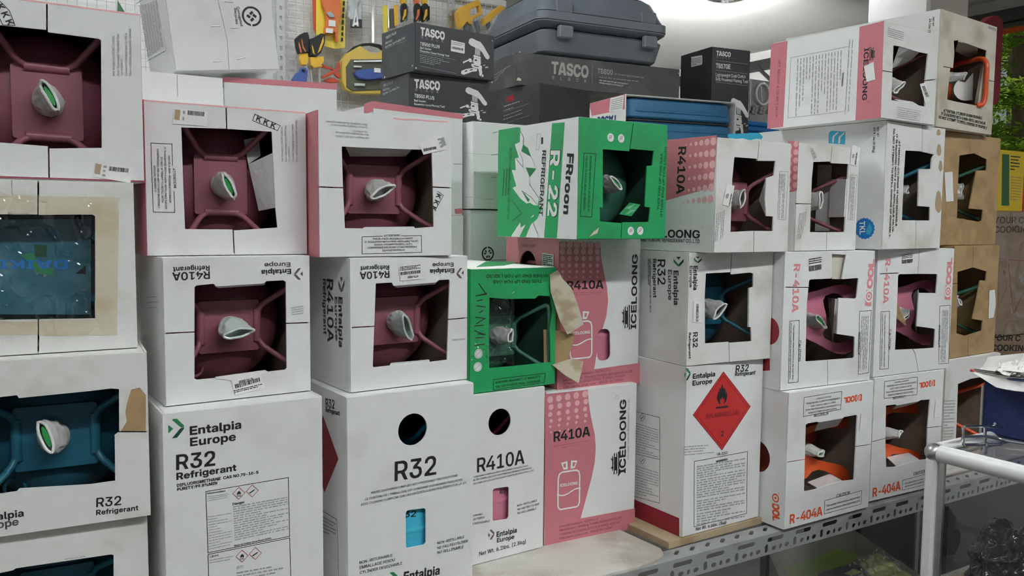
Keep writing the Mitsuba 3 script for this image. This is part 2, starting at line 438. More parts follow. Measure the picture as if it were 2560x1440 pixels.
# ------------------------------------------------------------------ the shelf
BEAM_Y = 1.12
shelf = thing('shelf', 'grey slotted angle shelf carrying the cartons, boards on top', 'shelf')
bf = Face((-0.6, BEAM_Y, -0.0465), (1, 0, 0), (0, 0, 1))
leg = sbox(0, 0, 3.2, 0.042)
holes = []
def slot(cx, cy, w, h):
    r = min(w, h) / 2 * 0.98
    return sbox(cx - w / 2 + r, cy - h / 2 + r, cx + w / 2 - r, cy + h / 2 - r).buffer(r, 4) if abs(w - h) > 1e-4 else Point(cx, cy).buffer(w / 2, 5)
for k in range(40):
    c = 0.078 + k * 0.0835
    holes += [slot(c + 0.0, 0.0300, 0.048, 0.0095), slot(c - 0.026, 0.0130, 0.0095, 0.018), slot(c - 0.004, 0.0105, 0.0135, 0.0095), slot(c + 0.015, 0.0105, 0.0085, 0.0105), slot(c + 0.034, 0.0105, 0.0135, 0.0095)]
part(shelf, 'front_rail', bf.slab(leg.difference(unary_union(holes)), 0, 0.0022), 'steel_grey', label='slotted steel front rail')
tf = Face((-0.6, BEAM_Y, -0.0045), (1, 0, 0), (0, 1, 0))
tl = sbox(0, 0, 3.2, 0.04).difference(unary_union([affinity.rotate(slot(0.03 + k * 0.04, 0.024, 0.024, 0.008), 35) for k in range(79)]))
part(shelf, 'rail_top', tf.slab(tl, 0, 0.0022), 'steel_grey')
part(shelf, 'rear_rail', bx(-0.6, 2.6, 1.78, 1.82, -0.0465, -0.0045), 'steel_grey')
for x in (-0.58, 2.48): part(shelf, 'post', bx(x, x + 0.04, 1.5, 1.54, FLOOR, -0.0475), 'steel_grey')

mat('board_worn', mottled((0.60, 0.585, 0.54), (0.40, 0.37, 0.31), 9.0, 0.35, 0.75, 0.3), 0.55, 0.35)
mat('plywood', mottled((0.44, 0.345, 0.225), (0.33, 0.24, 0.14), 18.0, 0.4, 0.75, 0.3), 0.65, 0.25)
rnd = random.Random(4)
edge = [(-0.6, 1.122)] + [(x, 1.122 + rnd.uniform(-0.003, 0.003)) for x in np.arange(-0.3, 0.98, 0.05)] + [(1.0, 1.128), (1.035, 1.140), (1.05, 1.165), (1.043, 1.3), (1.05, 1.8), (-0.6, 1.8)]
topf = Face((0, 0, -0.0001), (1, 0, 0), (0, 1, 0))
part(shelf, 'board', topf.slab(Polygon(edge), 0, 0.0042), 'board_worn', label='worn off white board')
ply = thing('plywood_offcut', 'rough plywood offcut under the flame warning carton on the shelf', 'board')
pl4 = [at_z(q, 0.0088)[:2] for q in ((1672, 1356), (1909, 1292))]
scene[ply] = mikit.ply(Face((0, 0, 0.0088), (1, 0, 0), (0, 1, 0)).slab(Polygon([tuple(pl4[0]), tuple(pl4[1]), (pl4[1][0] + 0.005, 1.42), (1.058, 1.42)]), 0, 0.0130), 'plywood')
part(shelf, 'board', topf.slab(sbox(1.345, 1.17, 2.6, 1.8), 0, 0.0042), 'board_worn')
part(shelf, 'board', topf.slab(sbox(1.055, 1.45, 1.34, 1.8), 0, 0.0042), 'board_worn')

POSE = {
    'A': (-0.0436, 1.2163, 0.6609, 0.0280, 0.2140, 0.2200, 0.2220),
    'D': (-0.0600, 1.2081, 0.4416, -0.0247, 0.2140, 0.2200, 0.2185),
    'C': (-0.0536, 1.1800, 0.2223, -0.0574, 0.2140, 0.1900, 0.2185),
    'C4': (-0.0561, 1.1923, 0.0005, -0.0464, 0.2140, 0.2200, 0.2210),
    'b7': (0.1735, 1.2426, 0.5618, -0.0042, 0.2247, 0.3600, 0.2127),
    'b8': (0.1861, 1.1989, 0.3590, 0.0538, 0.2057, 0.3600, 0.2021),
    'b9': (0.1753, 1.1621, 0.0005, 0.0226, 0.2189, 0.2150, 0.3577),
    'b10': (0.3998, 1.1924, 0.5587, -0.0094, 0.2167, 0.3600, 0.2139),
    'b11': (0.4439, 1.1863, 0.3545, 0.0662, 0.2075, 0.3600, 0.2034),
    'b12': (0.4290, 1.1625, 0.0005, 0.0438, 0.2194, 0.2150, 0.3532),
    'b13': (0.6454, 1.2702, 0.0005, 0.0526, 0.2150, 0.2150, 0.3077),
    'b14': (0.8665, 1.2875, 0.0005, -0.0390, 0.2132, 0.2050, 0.2937),
    'b15': (0.7011, 1.2836, 0.3090, 0.0294, 0.1866, 0.3500, 0.2214),
    'b16': (0.9026, 1.3009, 0.2950, -0.0113, 0.1955, 0.2000, 0.2883),
    'b17': (0.8624, 1.1890, 0.5841, 0.0201, 0.2055, 0.2668, 0.2116),
    'b18': (1.1248, 1.1238, 0.5596, 0.0080, 0.2018, 0.3300, 0.2115),
    'b19': (1.3585, 1.1362, 0.5602, 0.0256, 0.1987, 0.2500, 0.2152),
    'b20': (1.5947, 1.1043, 0.5621, 0.0855, 0.2433, 0.4097, 0.2704),
    'b21': (1.9892, 1.2184, 0.5650, 0.0575, 0.2779, 0.4200, 0.2803),
    'b22': (2.0194, 1.1993, 0.2815, 0.0532, 0.2272, 0.4200, 0.2827),
    'b23': (1.1065, 1.1697, 0.3427, -0.0512, 0.2183, 0.3600, 0.2161),
    'b24': (1.3251, 1.1310, 0.2805, -0.0446, 0.2686, 0.3200, 0.2789),
    'b25': (1.6298, 1.1382, 0.2794, -0.0392, 0.2703, 0.4200, 0.2819),
    'b26': (1.1061, 1.1677, 0.0097, 0.0282, 0.2166, 0.2000, 0.3322),
    'b27': (1.3284, 1.1117, 0.0005, 0.0049, 0.2711, 0.4200, 0.2792),
    'b28': (1.6312, 1.1340, 0.0005, -0.0302, 0.2502, 0.4200, 0.2781),
    'b29': (1.9926, 1.1894, 0.0005, 0.0219, 0.2565, 0.4200, 0.2802),
    'b30': (1.5498, 1.0916, 0.8333, 0.0618, 0.2109, 0.2718, 0.1947),
    'b31': (1.8918, 1.1831, 0.8462, 0.0999, 0.2901, 0.4200, 0.2718),
}   # x, y of the front left bottom corner, z, turn, width, depth, height

# ------------------------------------------------------------------ cartons and the gas cylinders inside them
CT = 0.003   # board thickness
FREE = 0.0015

class Carton(Prints):
    def __init__(s, label, pose, card='card_white', sides=None, window=None, seams=(), holes=(), left_holes=(), lining='card_kraft', group=None, name='carton', cat_='carton', flap_mats=None, lift=None, roll=0.0, flap_name=None):
        x, y, z, yaw, w, d, h = pose
        super().__init__(thing(name, label, cat_, group))
        u, v, k = np.array([math.cos(yaw), math.sin(yaw), 0]), np.array([-math.sin(yaw), math.cos(yaw), 0]), np.array([0, 0, 1.0])
        if roll: u, k = math.cos(roll) * u + math.sin(roll) * k, -math.sin(roll) * u + math.cos(roll) * k
        o = np.array([x, y, z])
        s.u, s.v, s.o, s.w, s.d, s.h, s.pose = u, v, o, w, d, h, pose
        s.front = Face(o, u, k, w, h)
        s.left = Face(o + v * d, -v, k, d, h)
        s.right = Face(o + u * w, v, k, d, h)
        s.top = Face(o + k * h, u, v, w, d)
        s.bottom = Face(o + v * d, u, -v, w, d)
        s.back = Face(o + u * w + v * d, -u, k, w, h)
        sides = sides or {}
        m = lambda n: sides.get(n, card)
        e = 0.0006
        lp = sbox(0, 0, d - CT, h)
        if left_holes: lp = lp.difference(unary_union([s.left.poly(q) if isinstance(q, (list, tuple)) else q for q in left_holes]))
        part(s.key, 'panel', s.left.slab(lp, 0, CT), m('left'))
        part(s.key, 'panel', s.right.slab(sbox(CT, 0, d, h), 0, CT), m('right'))
        part(s.key, 'panel', s.top.slab(sbox(CT + e, CT, w - CT - e, d), 0, CT), m('top'))
        part(s.key, 'panel', s.bottom.slab(sbox(CT + e, 0, w - CT - e, d - CT), 0, CT), m('bottom'))
        part(s.key, 'panel', s.back.slab(sbox(CT + e, CT + e, w - CT - e, h - CT - e), 0, CT), m('back'))
        if lining:
            i = CT + 0.0006
            li = [s.right.slab(sbox(CT * 2, i, d - i, h - i), i, i + 0.0006), s.top.slab(sbox(i, CT * 2, w - i, d - i), i, i + 0.0006),
                  s.bottom.slab(sbox(i, i, w - i, d - CT * 2), i, i + 0.0006), s.back.slab(sbox(i, i, w - i, h - i), i, i + 0.0006)]
            ll = sbox(i, i, d - CT * 2, h - i)
            if left_holes: ll = ll.difference(unary_union([s.left.poly(q) if isinstance(q, (list, tuple)) else q for q in left_holes]).buffer(0.001))
            li.append(s.left.slab(ll, i, i + 0.0006))
            part(s.key, 'lining', li, lining)
        rect = sbox(0.0008, 0.0008, w - 0.0008, h - 0.0008)
        cut = [s.front.poly(q) if isinstance(q, (list, tuple)) else q for q in ([window] if window is not None else []) + list(holes)]
        if cut: rect = rect.difference(unary_union(cut))
        if seams: rect = rect.difference(unary_union([LineString([s.front.px(p) for p in sm]).buffer(0.0009, cap_style=3) for sm in seams]))
        s.front_shape = rect
        pieces = sorted([g for g in getattr(rect, 'geoms', [rect]) if g.area > 2e-6], key=lambda g: -g.area)
        for i, g in enumerate(pieces):
            mm = (flap_mats or {}).get(i, m('front'))
            z0 = -(lift or {}).get(i, 0.0)
            part(s.key, 'flap' if window is not None else 'panel', s.front.slab(g, z0, CT - 0.0004 + z0 * 0.3), mm)
    def tab(s, pts, mat_='card_white', thick=0.0025, name='folded_tab', face=None):
        """A torn or folded piece of board: pixels with a depth behind the front."""
        face = face or s.front
        q = [face.W((x, y), dd) for x, y, dd in pts]
        if len(q) == 4:
            # keep the thickness behind the piece as seen from outside
            n = np.cross(q[1] - q[0], q[3] - q[0])
            if n @ face.n < 0: q = [q[1], q[0], q[3], q[2]]
            part(s.key, name, sheet(*q, 3, 3, thick), mat_)
        else:
            c = np.mean(q, 0)
            nn = unit(np.linalg.svd(np.array(q) - c)[2][2])
            if nn @ face.n < 0: nn = -nn
            ex = unit(q[1] - q[0]); ex = unit(ex - nn * (ex @ nn)); ey = np.cross(nn, ex)
            g = Polygon([((p - c) @ ex, (p - c) @ ey) for p in q]).buffer(0)
            v, f = tri(g)
            zs = np.array([(p - c) @ nn for p in q])
            m = trimesh.creation.extrude_polygon(max(getattr(g, 'geoms', [g]), key=lambda t: t.area), thick, engine='earcut')
            part(s.key, name, trimesh.Trimesh(c + m.vertices[:, :1] * ex + m.vertices[:, 1:2] * ey + (m.vertices[:, 2:3] - thick) * nn, m.faces, process=False), mat_)
    def sticker(s, face, pts, lift=0.0012, mat_='label_paper', name='price_label'):
        part(s.key, name, face.flat(face.poly(pts), lift), mat_)
    def barcode(s, face, bl, br, tl, seed=1, lift=0.0016, mat_='ink_black'):
        f = s.quad_frame(face, bl, br, tl)
        rnd = random.Random(seed)
        x, gs = 0.0, []
        while x < 0.97:
            wd = rnd.choice([0.012, 0.02, 0.035])
            gs.append(Polygon(f([(x, 0), (min(1, x + wd), 0), (min(1, x + wd), 1), (x, 1)])))
            x += wd + rnd.choice([0.012, 0.02, 0.03])
        s.add(mat_, face.flat(unary_union(gs), lift), 'barcode')

def shrink_cap(P0, P1, long_axis, r0, ta, tb, seed):
    """A crumpled plastic sleeve from a round base at P0 to a flattened open mouth at P1: (sleeve, rim, what shows inside)."""
    P0, P1 = np.asarray(P0, float), np.asarray(P1, float)
    ax = unit(P1 - P0)
    e1 = unit(np.asarray(long_axis) - ax * (np.asarray(long_axis) @ ax)); e2 = np.cross(ax, e1)
    N, K = 60, 18
    a = np.arange(N) * 2 * np.pi / N
    rings = []
    for t in np.linspace(0, 1, K):
        s_ = t ** 1.4
        bulge = 1 + 0.16 * math.sin(math.pi * min(1, t * 1.15))
        ra, rb = (r0 * (1 - s_) + ta * s_) * bulge, (r0 * (1 - s_) + tb * s_) * bulge
        q = np.stack([2.3 * np.cos(a) + seed, 2.3 * np.sin(a), a * 0 + t * 3.2], 1)
        crease = 1 - np.abs(2 * meshkit.noise(q, seed) - 1) * 2
        w = 1 + (0.17 * crease + 0.12 * (meshkit.noise(q * 2.7, seed + 5) - 0.5)) * min(1, t * 3) * (1 - 0.55 * t)
        tip = 0.010 * (meshkit.noise(np.stack([1.4 * np.cos(a), 1.4 * np.sin(a), a * 0 + seed], 1), seed + 3) - 0.5) * t * t
        rings.append(P0 + (P1 - P0) * t + (w * ra * np.cos(a))[:, None] * e1 + (w * rb * np.sin(a))[:, None] * e2 + tip[:, None] * ax)
    out = np.array(rings)
    inn = [P0 + (P1 - P0) * (k / (K - 1)) + (out[k] - P0 - (P1 - P0) * (k / (K - 1))) * 0.86 for k in range(K - 1, 9, -1)]
    m = loft(np.concatenate([out, np.array(inn)]), (True, True))
    mid = P1 + (out[-1] - P1) * 0.95
    rim = tube(mid[::2], 0.0019, 7, True)
    plug = loft([P0 + (P1 - P0) * f_ + ta * 0.66 * np.cos(a)[:, None] * e1 + tb * 0.55 * np.sin(a)[:, None] * e2 for f_ in (0.72, 0.96)])
    return m, rim, plug

def cylinder_body(o, axis, R, L):
    pr = [(0, 0.004), (R * 0.55, 0.0), (R * 0.86, 0.006), (R * 0.97, 0.02), (R, 0.04), (R, L * 0.5 - 0.006), (R + 0.0025, L * 0.5 - 0.003), (R + 0.0025, L * 0.5 + 0.003), (R, L * 0.5 + 0.006),
          (R, L - 0.062), (R * 0.97, L - 0.045), (R * 0.88, L - 0.028), (R * 0.72, L - 0.014), (R * 0.5, L - 0.006), (R * 0.25, L - 0.001), (0.004, L)]
    return lathe(pr, o, axis, 56)

def lying_cylinder(c, label, paint, valve=None, rot=0.0, style='loops', depth=0.062, scale=1.0, cap='cap_plastic', plug=True, group=None, R=None, seed=1, boss=True, tip_depth=0.018):
    """The cylinder lying in a carton c with its valve towards the window. valve: pixels of the cap's mouth (both ends of its long axis)."""
    f = c.front
    R = R or min(c.w, c.h) / 2 - 0.009
    cx, cy = c.w / 2, c.h / 2
    cy = CT + 0.0015 + R + 0.001
    L = c.d - depth - CT - 0.004
    key = thing('gas_cylinder', label, 'gas cylinder', group)
    P = lambda x, y, dd: f.P((cx + x, cy + y), dd)[0]
    part(key, 'body', cylinder_body(P(0, 0, depth + L), f.n, R, L), paint, 40)
    cr, sr = math.cos(rot), math.sin(rot)
    Q = lambda x, y, dd: P(scale * (x * cr - y * sr), scale * (x * sr + y * cr), dd)
    if style == 'loops':
        g = affinity.translate(affinity.rotate(sbox(-0.040 * scale, -0.034 * scale, 0.040 * scale, 0.034 * scale).buffer(0.004), rot, use_radians=True, origin=(0, 0)), cx, cy)
        part(key, 'bracket', f.slab(g, depth - 0.005, depth + 0.014), paint)
        for sg in (1, -1):
            pts = [Q(sg * 0.041, -0.026, depth - 0.004), Q(sg * 0.041, 0.026, depth - 0.004), Q(sg * 0.080, 0.058, 0.020), Q(sg * 0.086, 0.058, 0.012), Q(sg * 0.086, -0.058, 0.012), Q(sg * 0.080, -0.058, 0.020)]
            pth = fillet(pts, 0.018, 5, True)
            part(key, 'handle', tube(pth, 0.0042 * scale, 10, True), paint, 40)
            part(key, 'clamp', tube([Q(sg * 0.041, -0.024, depth - 0.004), Q(sg * 0.041, 0.024, depth - 0.004)], 0.0062 * scale, 12), paint, 40)
    if boss:
        a = np.linspace(0, 2 * np.pi, 25)[:-1]
        bx_, by_ = -0.045 * scale, -0.062 * scale
        part(key, 'rupture_disc', tube([P(bx_ + 0.012 * math.cos(t), by_ + 0.012 * math.sin(t), depth + 0.0185) for t in a], 0.0022, 8, True), paint, 40)
    part(key, 'valve', lathe([(0.016, 0), (0.016, 0.006), (0.009, 0.008), (0.009, 0.034), (0, 0.034)], P(0, 0, depth + 0.004), f.n, 20), 'steel_dull', 40)
    if valve is not None:
        m0, m1 = valve
        w0, w1 = f.W(m0, tip_depth), f.W(m1, tip_depth)
        tip = (w0 + w1) / 2
        length = np.linalg.norm(w1 - w0) / 2
        mesh, rim, pl = shrink_cap(P(0, 0, depth - 0.003), tip, w1 - w0, 0.0150 * scale, length, max(0.0055, length * 0.27), seed)
        part(key, 'valve_cap', mesh, 'cap_sleeve' if cap == 'cap_plastic' else cap, 50, label='crumpled plastic valve cap')
        part(key, 'cap_rim', rim, cap, 40)
        if plug: part(key, 'valve_handle', pl, 'cap_green', 40, label='green valve handle')
    return key, P

def standing_cylinder(c, label, paint, group=None, number=None):
    R = min(c.w, c.d) / 2 - 0.007
    o = c.o + c.u * c.w / 2 + c.v * c.d / 2 + np.array([0, 0, CT + 0.0012])
    L = c.h - 0.106
    key = thing('gas_cylinder', label, 'gas cylinder', group)
    part(key, 'body', cylinder_body(o, (0, 0, 1), R, L), paint, 40)
    top = o + np.array([0, 0, L])
    for sg in (1, -1):
        pts = [top + c.u * sg * 0.036 + c.v * t + np.array([0, 0, z]) for t, z in ((-0.026, -0.004), (0.026, -0.004), (0.056, 0.05), (-0.056, 0.05))]
        pts[2] = pts[2] + c.u * sg * 0.04; pts[3] = pts[3] + c.u * sg * 0.04
        part(key, 'handle', tube(fillet(pts, 0.018, 5, True), 0.0042, 10, True), paint, 40)
    part(key, 'valve', lathe([(0.016, 0), (0.016, 0.006), (0.009, 0.008), (0.009, 0.045), (0, 0.045)], top - np.array([0, 0, 0.003]), (0, 0, 1), 20), 'steel_dull', 40)
    return key, o, R

def frame(ox, oy, sc):
    """Pixels of an enlarged crop (origin and scale) in the photograph's frame."""
    def g(x, y=None):
        if y is None: return [g(*p) for p in x]
        return (ox + x / sc, oy + y / sc)
    return g
z1, z2, z3, z4, z5, z6 = frame(0, 0, 2.977), frame(0, 440, 2.977), frame(0, 860, 2.4826), frame(700, 0, 2.977), frame(760, 440, 2.977), frame(760, 900, 2.666)
R1, R2, R3, R4, R5, R6, z7, z8 = frame(1460, 0, 4.645), frame(1900, 0, 3.879), frame(1600, 300, 4), frame(2000, 280, 4), frame(1580, 600, 4), frame(1900, 600, 3.879), frame(1560, 900, 2.667), frame(1900, 900, 2.667)
g7 = frame(1220, 290, 4.365)
def rot_poly(q, r):
    return q.buffer(-r).buffer(r)

CHEV_TRI = [(0, 0.28), (0, 0.72), (0.30, 0.5)]
CHEV_UP = [(0.22, 1.0), (0.55, 1.0), (1.0, 0.60), (1.0, 0.50), (0.86, 0.50), (0.74, 0.56)]
CHEV_LO = [(0.22, 0.0), (0.55, 0.0), (1.0, 0.42), (1.0, 0.48), (0.86, 0.48), (0.74, 0.44)]
def chevron(c, face, o, r, u, m1, m2=None):
    f = c.quad_frame(face, o, r, u)
    c.hold()
    for q, m in ((CHEV_TRI, m1), (CHEV_UP, m1), (CHEV_LO, m2 or m1)): c.art(face, f, q, m, 0.0006)
    c.free()

FLAME = [(0.5, 1.0), (0.56, 0.84), (0.66, 0.70), (0.68, 0.80), (0.80, 0.62), (0.78, 0.50), (0.90, 0.56), (0.92, 0.36), (0.84, 0.16), (0.68, 0.04), (0.62, 0.02), (0.72, 0.18), (0.66, 0.34), (0.58, 0.24), (0.52, 0.44), (0.42, 0.24), (0.34, 0.34), (0.30, 0.16), (0.38, 0.02), (0.24, 0.08), (0.10, 0.26), (0.08, 0.46), (0.16, 0.42), (0.16, 0.60), (0.28, 0.66), (0.30, 0.78), (0.42, 0.78)]
def flame(c, face, o, r, u, m, bar=True):
    f = c.quad_frame(face, o, r, u)
    c.hold()
    c.art(face, f, FLAME, m, 0.0010)
    if bar: c.art(face, f, [(0, -0.16), (1, -0.16), (1, -0.08), (0, -0.08)], m, 0.0010)
    c.free()

def ghs(c, face, cen, hw, hh, kind):
    pts = [(cen[0], cen[1] - hh), (cen[0] + hw, cen[1] - hh * 0.1), (cen[0], cen[1] + hh), (cen[0] - hw, cen[1] + hh * 0.1)]
    c.line(face, pts, 0.0008, 'ink_brick', 0.0006, True)
    if kind == 0: flame(c, face, (cen[0] - hw * .36, cen[1] + hh * .36), (cen[0] + hw * .36, cen[1] + hh * .30), (cen[0] - hw * .36, cen[1] - hh * .45), 'ink_black')
    else: c.poly(face, [(cen[0] - hw * .5, cen[1] + hh * .32), (cen[0] + hw * .18, cen[1] - hh * .18), (cen[0] + hw * .5, cen[1] - hh * .3), (cen[0] + hw * .3, cen[1] - hh * .05), (cen[0] - hw * .42, cen[1] + hh * .46)], 'ink_black', 0.0008)

def icool(c, face, blk, ring, rad, p0, p1, p2, m, gap=None):
    """The maker's mark: a block with a target in it, then OOL."""
    c.hold()
    c.poly(face, blk, m, 0.0005, 'logo')
    c.disc(face, ring, rad, 'ink_white', 0.0008, rad * 0.72, name='logo'); c.disc(face, ring, rad * 0.46, 'ink_white', 0.0008, rad * 0.24, name='logo')
    c.text(face, 'OOL', p0, p1, p2, 900, m, 0.0006, -0.06, name='logo')
    c.free()

EMBLEM = [[(0.0, 0.0), (1.0, 0.0), (1.0, 0.16), (0.88, 0.10), (0.12, 0.10), (0.0, 0.16)], [(0.12, 0.22), (0.90, 0.22), (0.96, 0.34), (0.78, 0.32), (0.78, 0.52), (0.96, 0.50), (0.92, 0.62), (0.78, 0.60), (0.22, 0.60), (0.04, 0.66), (0.08, 0.52), (0.22, 0.54), (0.22, 0.32), (0.04, 0.36)],
          [(0.26, 0.68), (0.76, 0.68), (0.84, 0.80), (0.70, 0.78), (0.72, 1.0), (0.62, 0.80), (0.40, 0.80), (0.30, 0.98), (0.30, 0.78), (0.18, 0.80)]]
def emblem(c, face, o, r, u, m='ink_black'):
    f = c.quad_frame(face, o, r, u)
    c.hold()
    for q in EMBLEM: c.art(face, f, q, m, 0.0007)
    c.free()

CAN = dict(body=[(0.0, 0.10), (0.05, 0.03), (0.14, 0), (0.86, 0), (0.95, 0.03), (1, 0.10), (1, 0.66), (0.95, 0.76), (0.82, 0.80), (0.18, 0.80), (0.05, 0.76), (0, 0.66)])
def can_sign(c, face, o, r, u, txt=True):
    """A line drawing of a cylinder in white."""
    f = c.quad_frame(face, o, r, u)
    c.hold()
    b = Polygon(f(CAN['body'])); w = 0.0030
    c.add('ink_white', face.flat(b.difference(b.buffer(-w)), 0.0007), 'picture')
    for q in ([(0.14, 0.98), (0.42, 1.0), (0.44, 0.83), (0.26, 0.83)], [(0.86, 0.98), (0.58, 1.0), (0.56, 0.83), (0.74, 0.83)]):
        h = Polygon(f(q)); c.add('ink_white', face.flat(h.difference(affinity.scale(h, 0.45, 0.5)), 0.0007), 'picture')
    wv = [(t, 0.35 + 0.05 * math.sin(t * 5.0 + 3.4)) for t in np.linspace(0, 1, 13)]
    c.add('ink_white', face.flat(LineString(f(wv)).buffer(0.0012), 0.0007), 'picture')
    c.free()

# ------------------------------------------------------------------ the leftmost stack: four worn cartons
ATT = ['THIS IS A NON-REUSABLE CYLINDER!', 'IT IS EQUIPPED WITH A NON-REFILLABLE VALVE!', 'DO NOT ATTEMPT TO REFILL WITH', 'COMPRESSED AIR OR ANY OTHER MATERIAL!', 'DISPOSE PROPERLY!!']
OPER = ['Net Weight 6.25LBS 2.8KGS', 'Non-flammable Liquefied Gas', 'TO OPERATE', 'Connect Charging hose to valve', 'Non-refillable,disposable cylinder']

c = Carton('lowest carton of the far left stack, white, cut off by the bottom edge', POSE['C4'], 'card_worn', window=z3([(-140, 1450), (80, 1405), (100, 1392), (690, 1306), (705, 1312), (705, 1900), (-140, 1900)]))
c.fine(c.front, *z3([(400, 1330), (530, 1312), (530, 1324), (400, 1342)]), 1, 'ink_pale', 3, full=1)
lying_cylinder(c, 'blue gas cylinder in the lowest carton of the far left stack', 'paint_blue', depth=0.075)

c.close()
c = Carton('white carton with a torn brown patch and blue cylinder, second from bottom at far left', POSE['C'], 'card_worn',
           window=z3([(-130, 345), (105, 318), (118, 336), (560, 292), (690, 276), (738, 280), (740, 545), (712, 565), (715, 850), (560, 872), (120, 898), (105, 915), (-130, 950)]),
           seams=[z3([(738, 545), (930, 545)])])
F = c.front
c.poly(F, z3([(800, 330), (815, 282), (868, 270), (905, 318), (905, 538), (750, 540), (788, 480), (778, 420), (790, 360)]), 'card_brown', 0.0004, 'torn_patch')
c.text(F, 'R32', z3(597, 1012), z3(752, 998), z3(597, 955), 600)
c.text(F, 'Refrigerant', z3(597, 1062), z3(858, 1030), None, 700)
c.text(F, 'Entalpia', z3(-137, 1110), z3(148, 1068), None, 750)
c.text(F, 'Europe', z3(-137, 1165), z3(117, 1122), None, 650, 'ink_charcoal')
lying_cylinder(c, 'blue gas cylinder behind the window of the carton with a torn brown patch', 'paint_blue', (z3(238, 485), z3(330, 668)), depth=0.07, scale=1.12, seed=4, tip_depth=0.02)

c.close()
c = Carton('yellowed white carton with brown tape and a cloudy plastic film over its window', POSE['D'], 'card_worn',
           window=z2([(-320, 285), (690, 288), (708, 300), (708, 1060), (-320, 1075)]), seams=[z2([(285, 40), (285, 300)]), z2([(288, 1050), (285, 1310)]), ])
F = c.front
for q in ([(287, 150), (885, 158), (880, 260), (708, 300), (690, 285), (287, 290)], [(708, 262), (885, 258), (870, 1185), (712, 1075)], [(290, 1075), (712, 1068), (870, 1185), (290, 1190)], [(-200, 130), (278, 145), (278, 285), (-200, 280)], [(-200, 1080), (278, 1085), (278, 1180), (-200, 1190)]):
    c.poly(F, z2(q), 'tape_stain', 0.0005, 'brown_tape')
c.line(F, z2([(88, 30), (90, 155), (-200, 160)]), 0.0008, 'ink_grey')
lying_cylinder(c, 'blue gas cylinder seen dimly behind the cloudy film', 'paint_blue', depth=0.075, scale=1.1, boss=False)
bag = F.poly(z2([(-300, 300), (700, 300), (700, 1050), (-300, 1050)]), 0.05)
part(c.key, 'plastic_wrap', F.slab(bag.buffer(-0.004), 0.045, 0.046), 'wrap_blue', label='blue plastic wrap around the cylinder')
c.text(F, 'DAIKIN', z2(505, 628), z2(-135, 622), z2(505, 692), 800, 'ink_blue', 0.0006, depth=0.045)
c.poly(F, z2([(565, 725), (638, 665), (638, 730)]), 'ink_black', 0.0006, depth=0.045)
c.poly(F, z2([(255, 510), (350, 515), (345, 600), (262, 600)]), 'ink_dark_green', 0.0006, depth=0.045)
c.poly(F, z2([(150, 590), (250, 570), (290, 680), (400, 690), (390, 740), (270, 720), (230, 640)]), 'ink_green', 0.0005, depth=0.045)
W = lambda x, y, d=-0.0060: F.W(z2(x, y), d)
part(c.key, 'window_film', sheet(W(-300, 110), W(880, 160), W(868, 1183), W(-300, 1195), 70, 70, 0.0, 0.0, 5, 0.006, 0.009), 'film', False, label='crinkled clear film')

c.close()
c = Carton('topmost carton of the far left stack, white with pink edges and a mauve cylinder', POSE['A'], 'card_white', {'right': 'card_pink'},
           window=z1([(-420, 140), (0, 187), (345, 222), (362, 240), (735, 288), (752, 300), (758, 1100), (372, 1105), (355, 1088), (0, 1060), (-420, 1030)]),
           seams=[z1([(349, -40), (350, 240)]), z1([(362, 1080), (366, 1320)])])
F = c.front
c.poly(F, sbox(0.001, F.h - 0.003, F.w - 0.001, F.h - 0.0009), 'ink_pale_pink'); c.poly(F, sbox(0.001, 0.0009, F.w - 0.001, 0.003), 'ink_plum')
for x, y1, t in ((855, 268, 0), (888, 255, 1), (916, 437, 2), (947, 248, 3), (978, 212, 4)):
    c.text(F, OPER[t], z1(x, 565), z1(x - 3, y1), None, 450, 'ink_grey')
c.text(F, 'K K K', z1(-28, 40), z1(60, 195), None, 600, 'ink_black')
c.line(F, z1([(70, 80), (112, 190), (20, 185), (-60, 10), (-10, 0)]), 0.0007, 'ink_black', closed=True)
lab = z1([(722, 1212), (985, 1245), (970, 1362), (690, 1315)])
c.sticker(F, lab)
c.barcode(F, z1(808, 1270), z1(955, 1286), z1(812, 1238), 3)
c.poly(F, z1([(712, 1218), (755, 1224), (742, 1300), (702, 1292)]), 'ink_tan', 0.0016)
c.fine(F, *z1([(772, 1225), (795, 1228), (780, 1325), (757, 1320)]), 3, 'ink_grey', 4, 0.0016)
lying_cylinder(c, 'mauve gas cylinder with a green valve handle in the topmost far left carton', 'paint_rose', (z1(312, 600), z1(430, 820)), rot=math.pi / 2, scale=1.1, seed=2, tip_depth=0.012, boss=False)

# ------------------------------------------------------------------ second stack: two lying cartons on a standing one
c.close()
c = Carton('white carton standing upright at the bottom, marked R32 with a boxed warning table', POSE['b9'], 'card_white')
F = c.front
chevron(c, F, z3(1046, 588), z3(1142, 574), z3(1044, 470), 'ink_green', 'ink_dark_green')
c.text(F, 'Entalpia', z3(1178, 565), z3(1497, 524), z3(1178, 511), 800)
c.text(F, 'Europe', z3(1180, 635), z3(1463, 598), z3(1180, 582), 750, 'ink_black')
c.text(F, 'R32', z3(1093, 783), z3(1335, 752), z3(1091, 688), 650)
c.text(F, 'Refrigerant', z3(1095, 843), z3(1467, 785), z3(1095, 800), 780)
c.text(F, 'DIFLUOROMETHANE  CAS NO.75-10-5', z3(1098, 887), z3(1604, 803), None, 750)
c.text(F, 'PURITY:99.8%MIN', z3(1099, 912), z3(1348, 870), None, 750)
q = frame(480, 1180, 5.538)
c.line(F, q([(190, 270), (1332, 75), (1352, 888), (222, 1116)]), 0.0008, 'ink_black', closed=True)
c.line(F, q([(222, 1140), (1352, 912), (1372, 1600), (236, 1800)]), 0.0008, 'ink_black', closed=True)
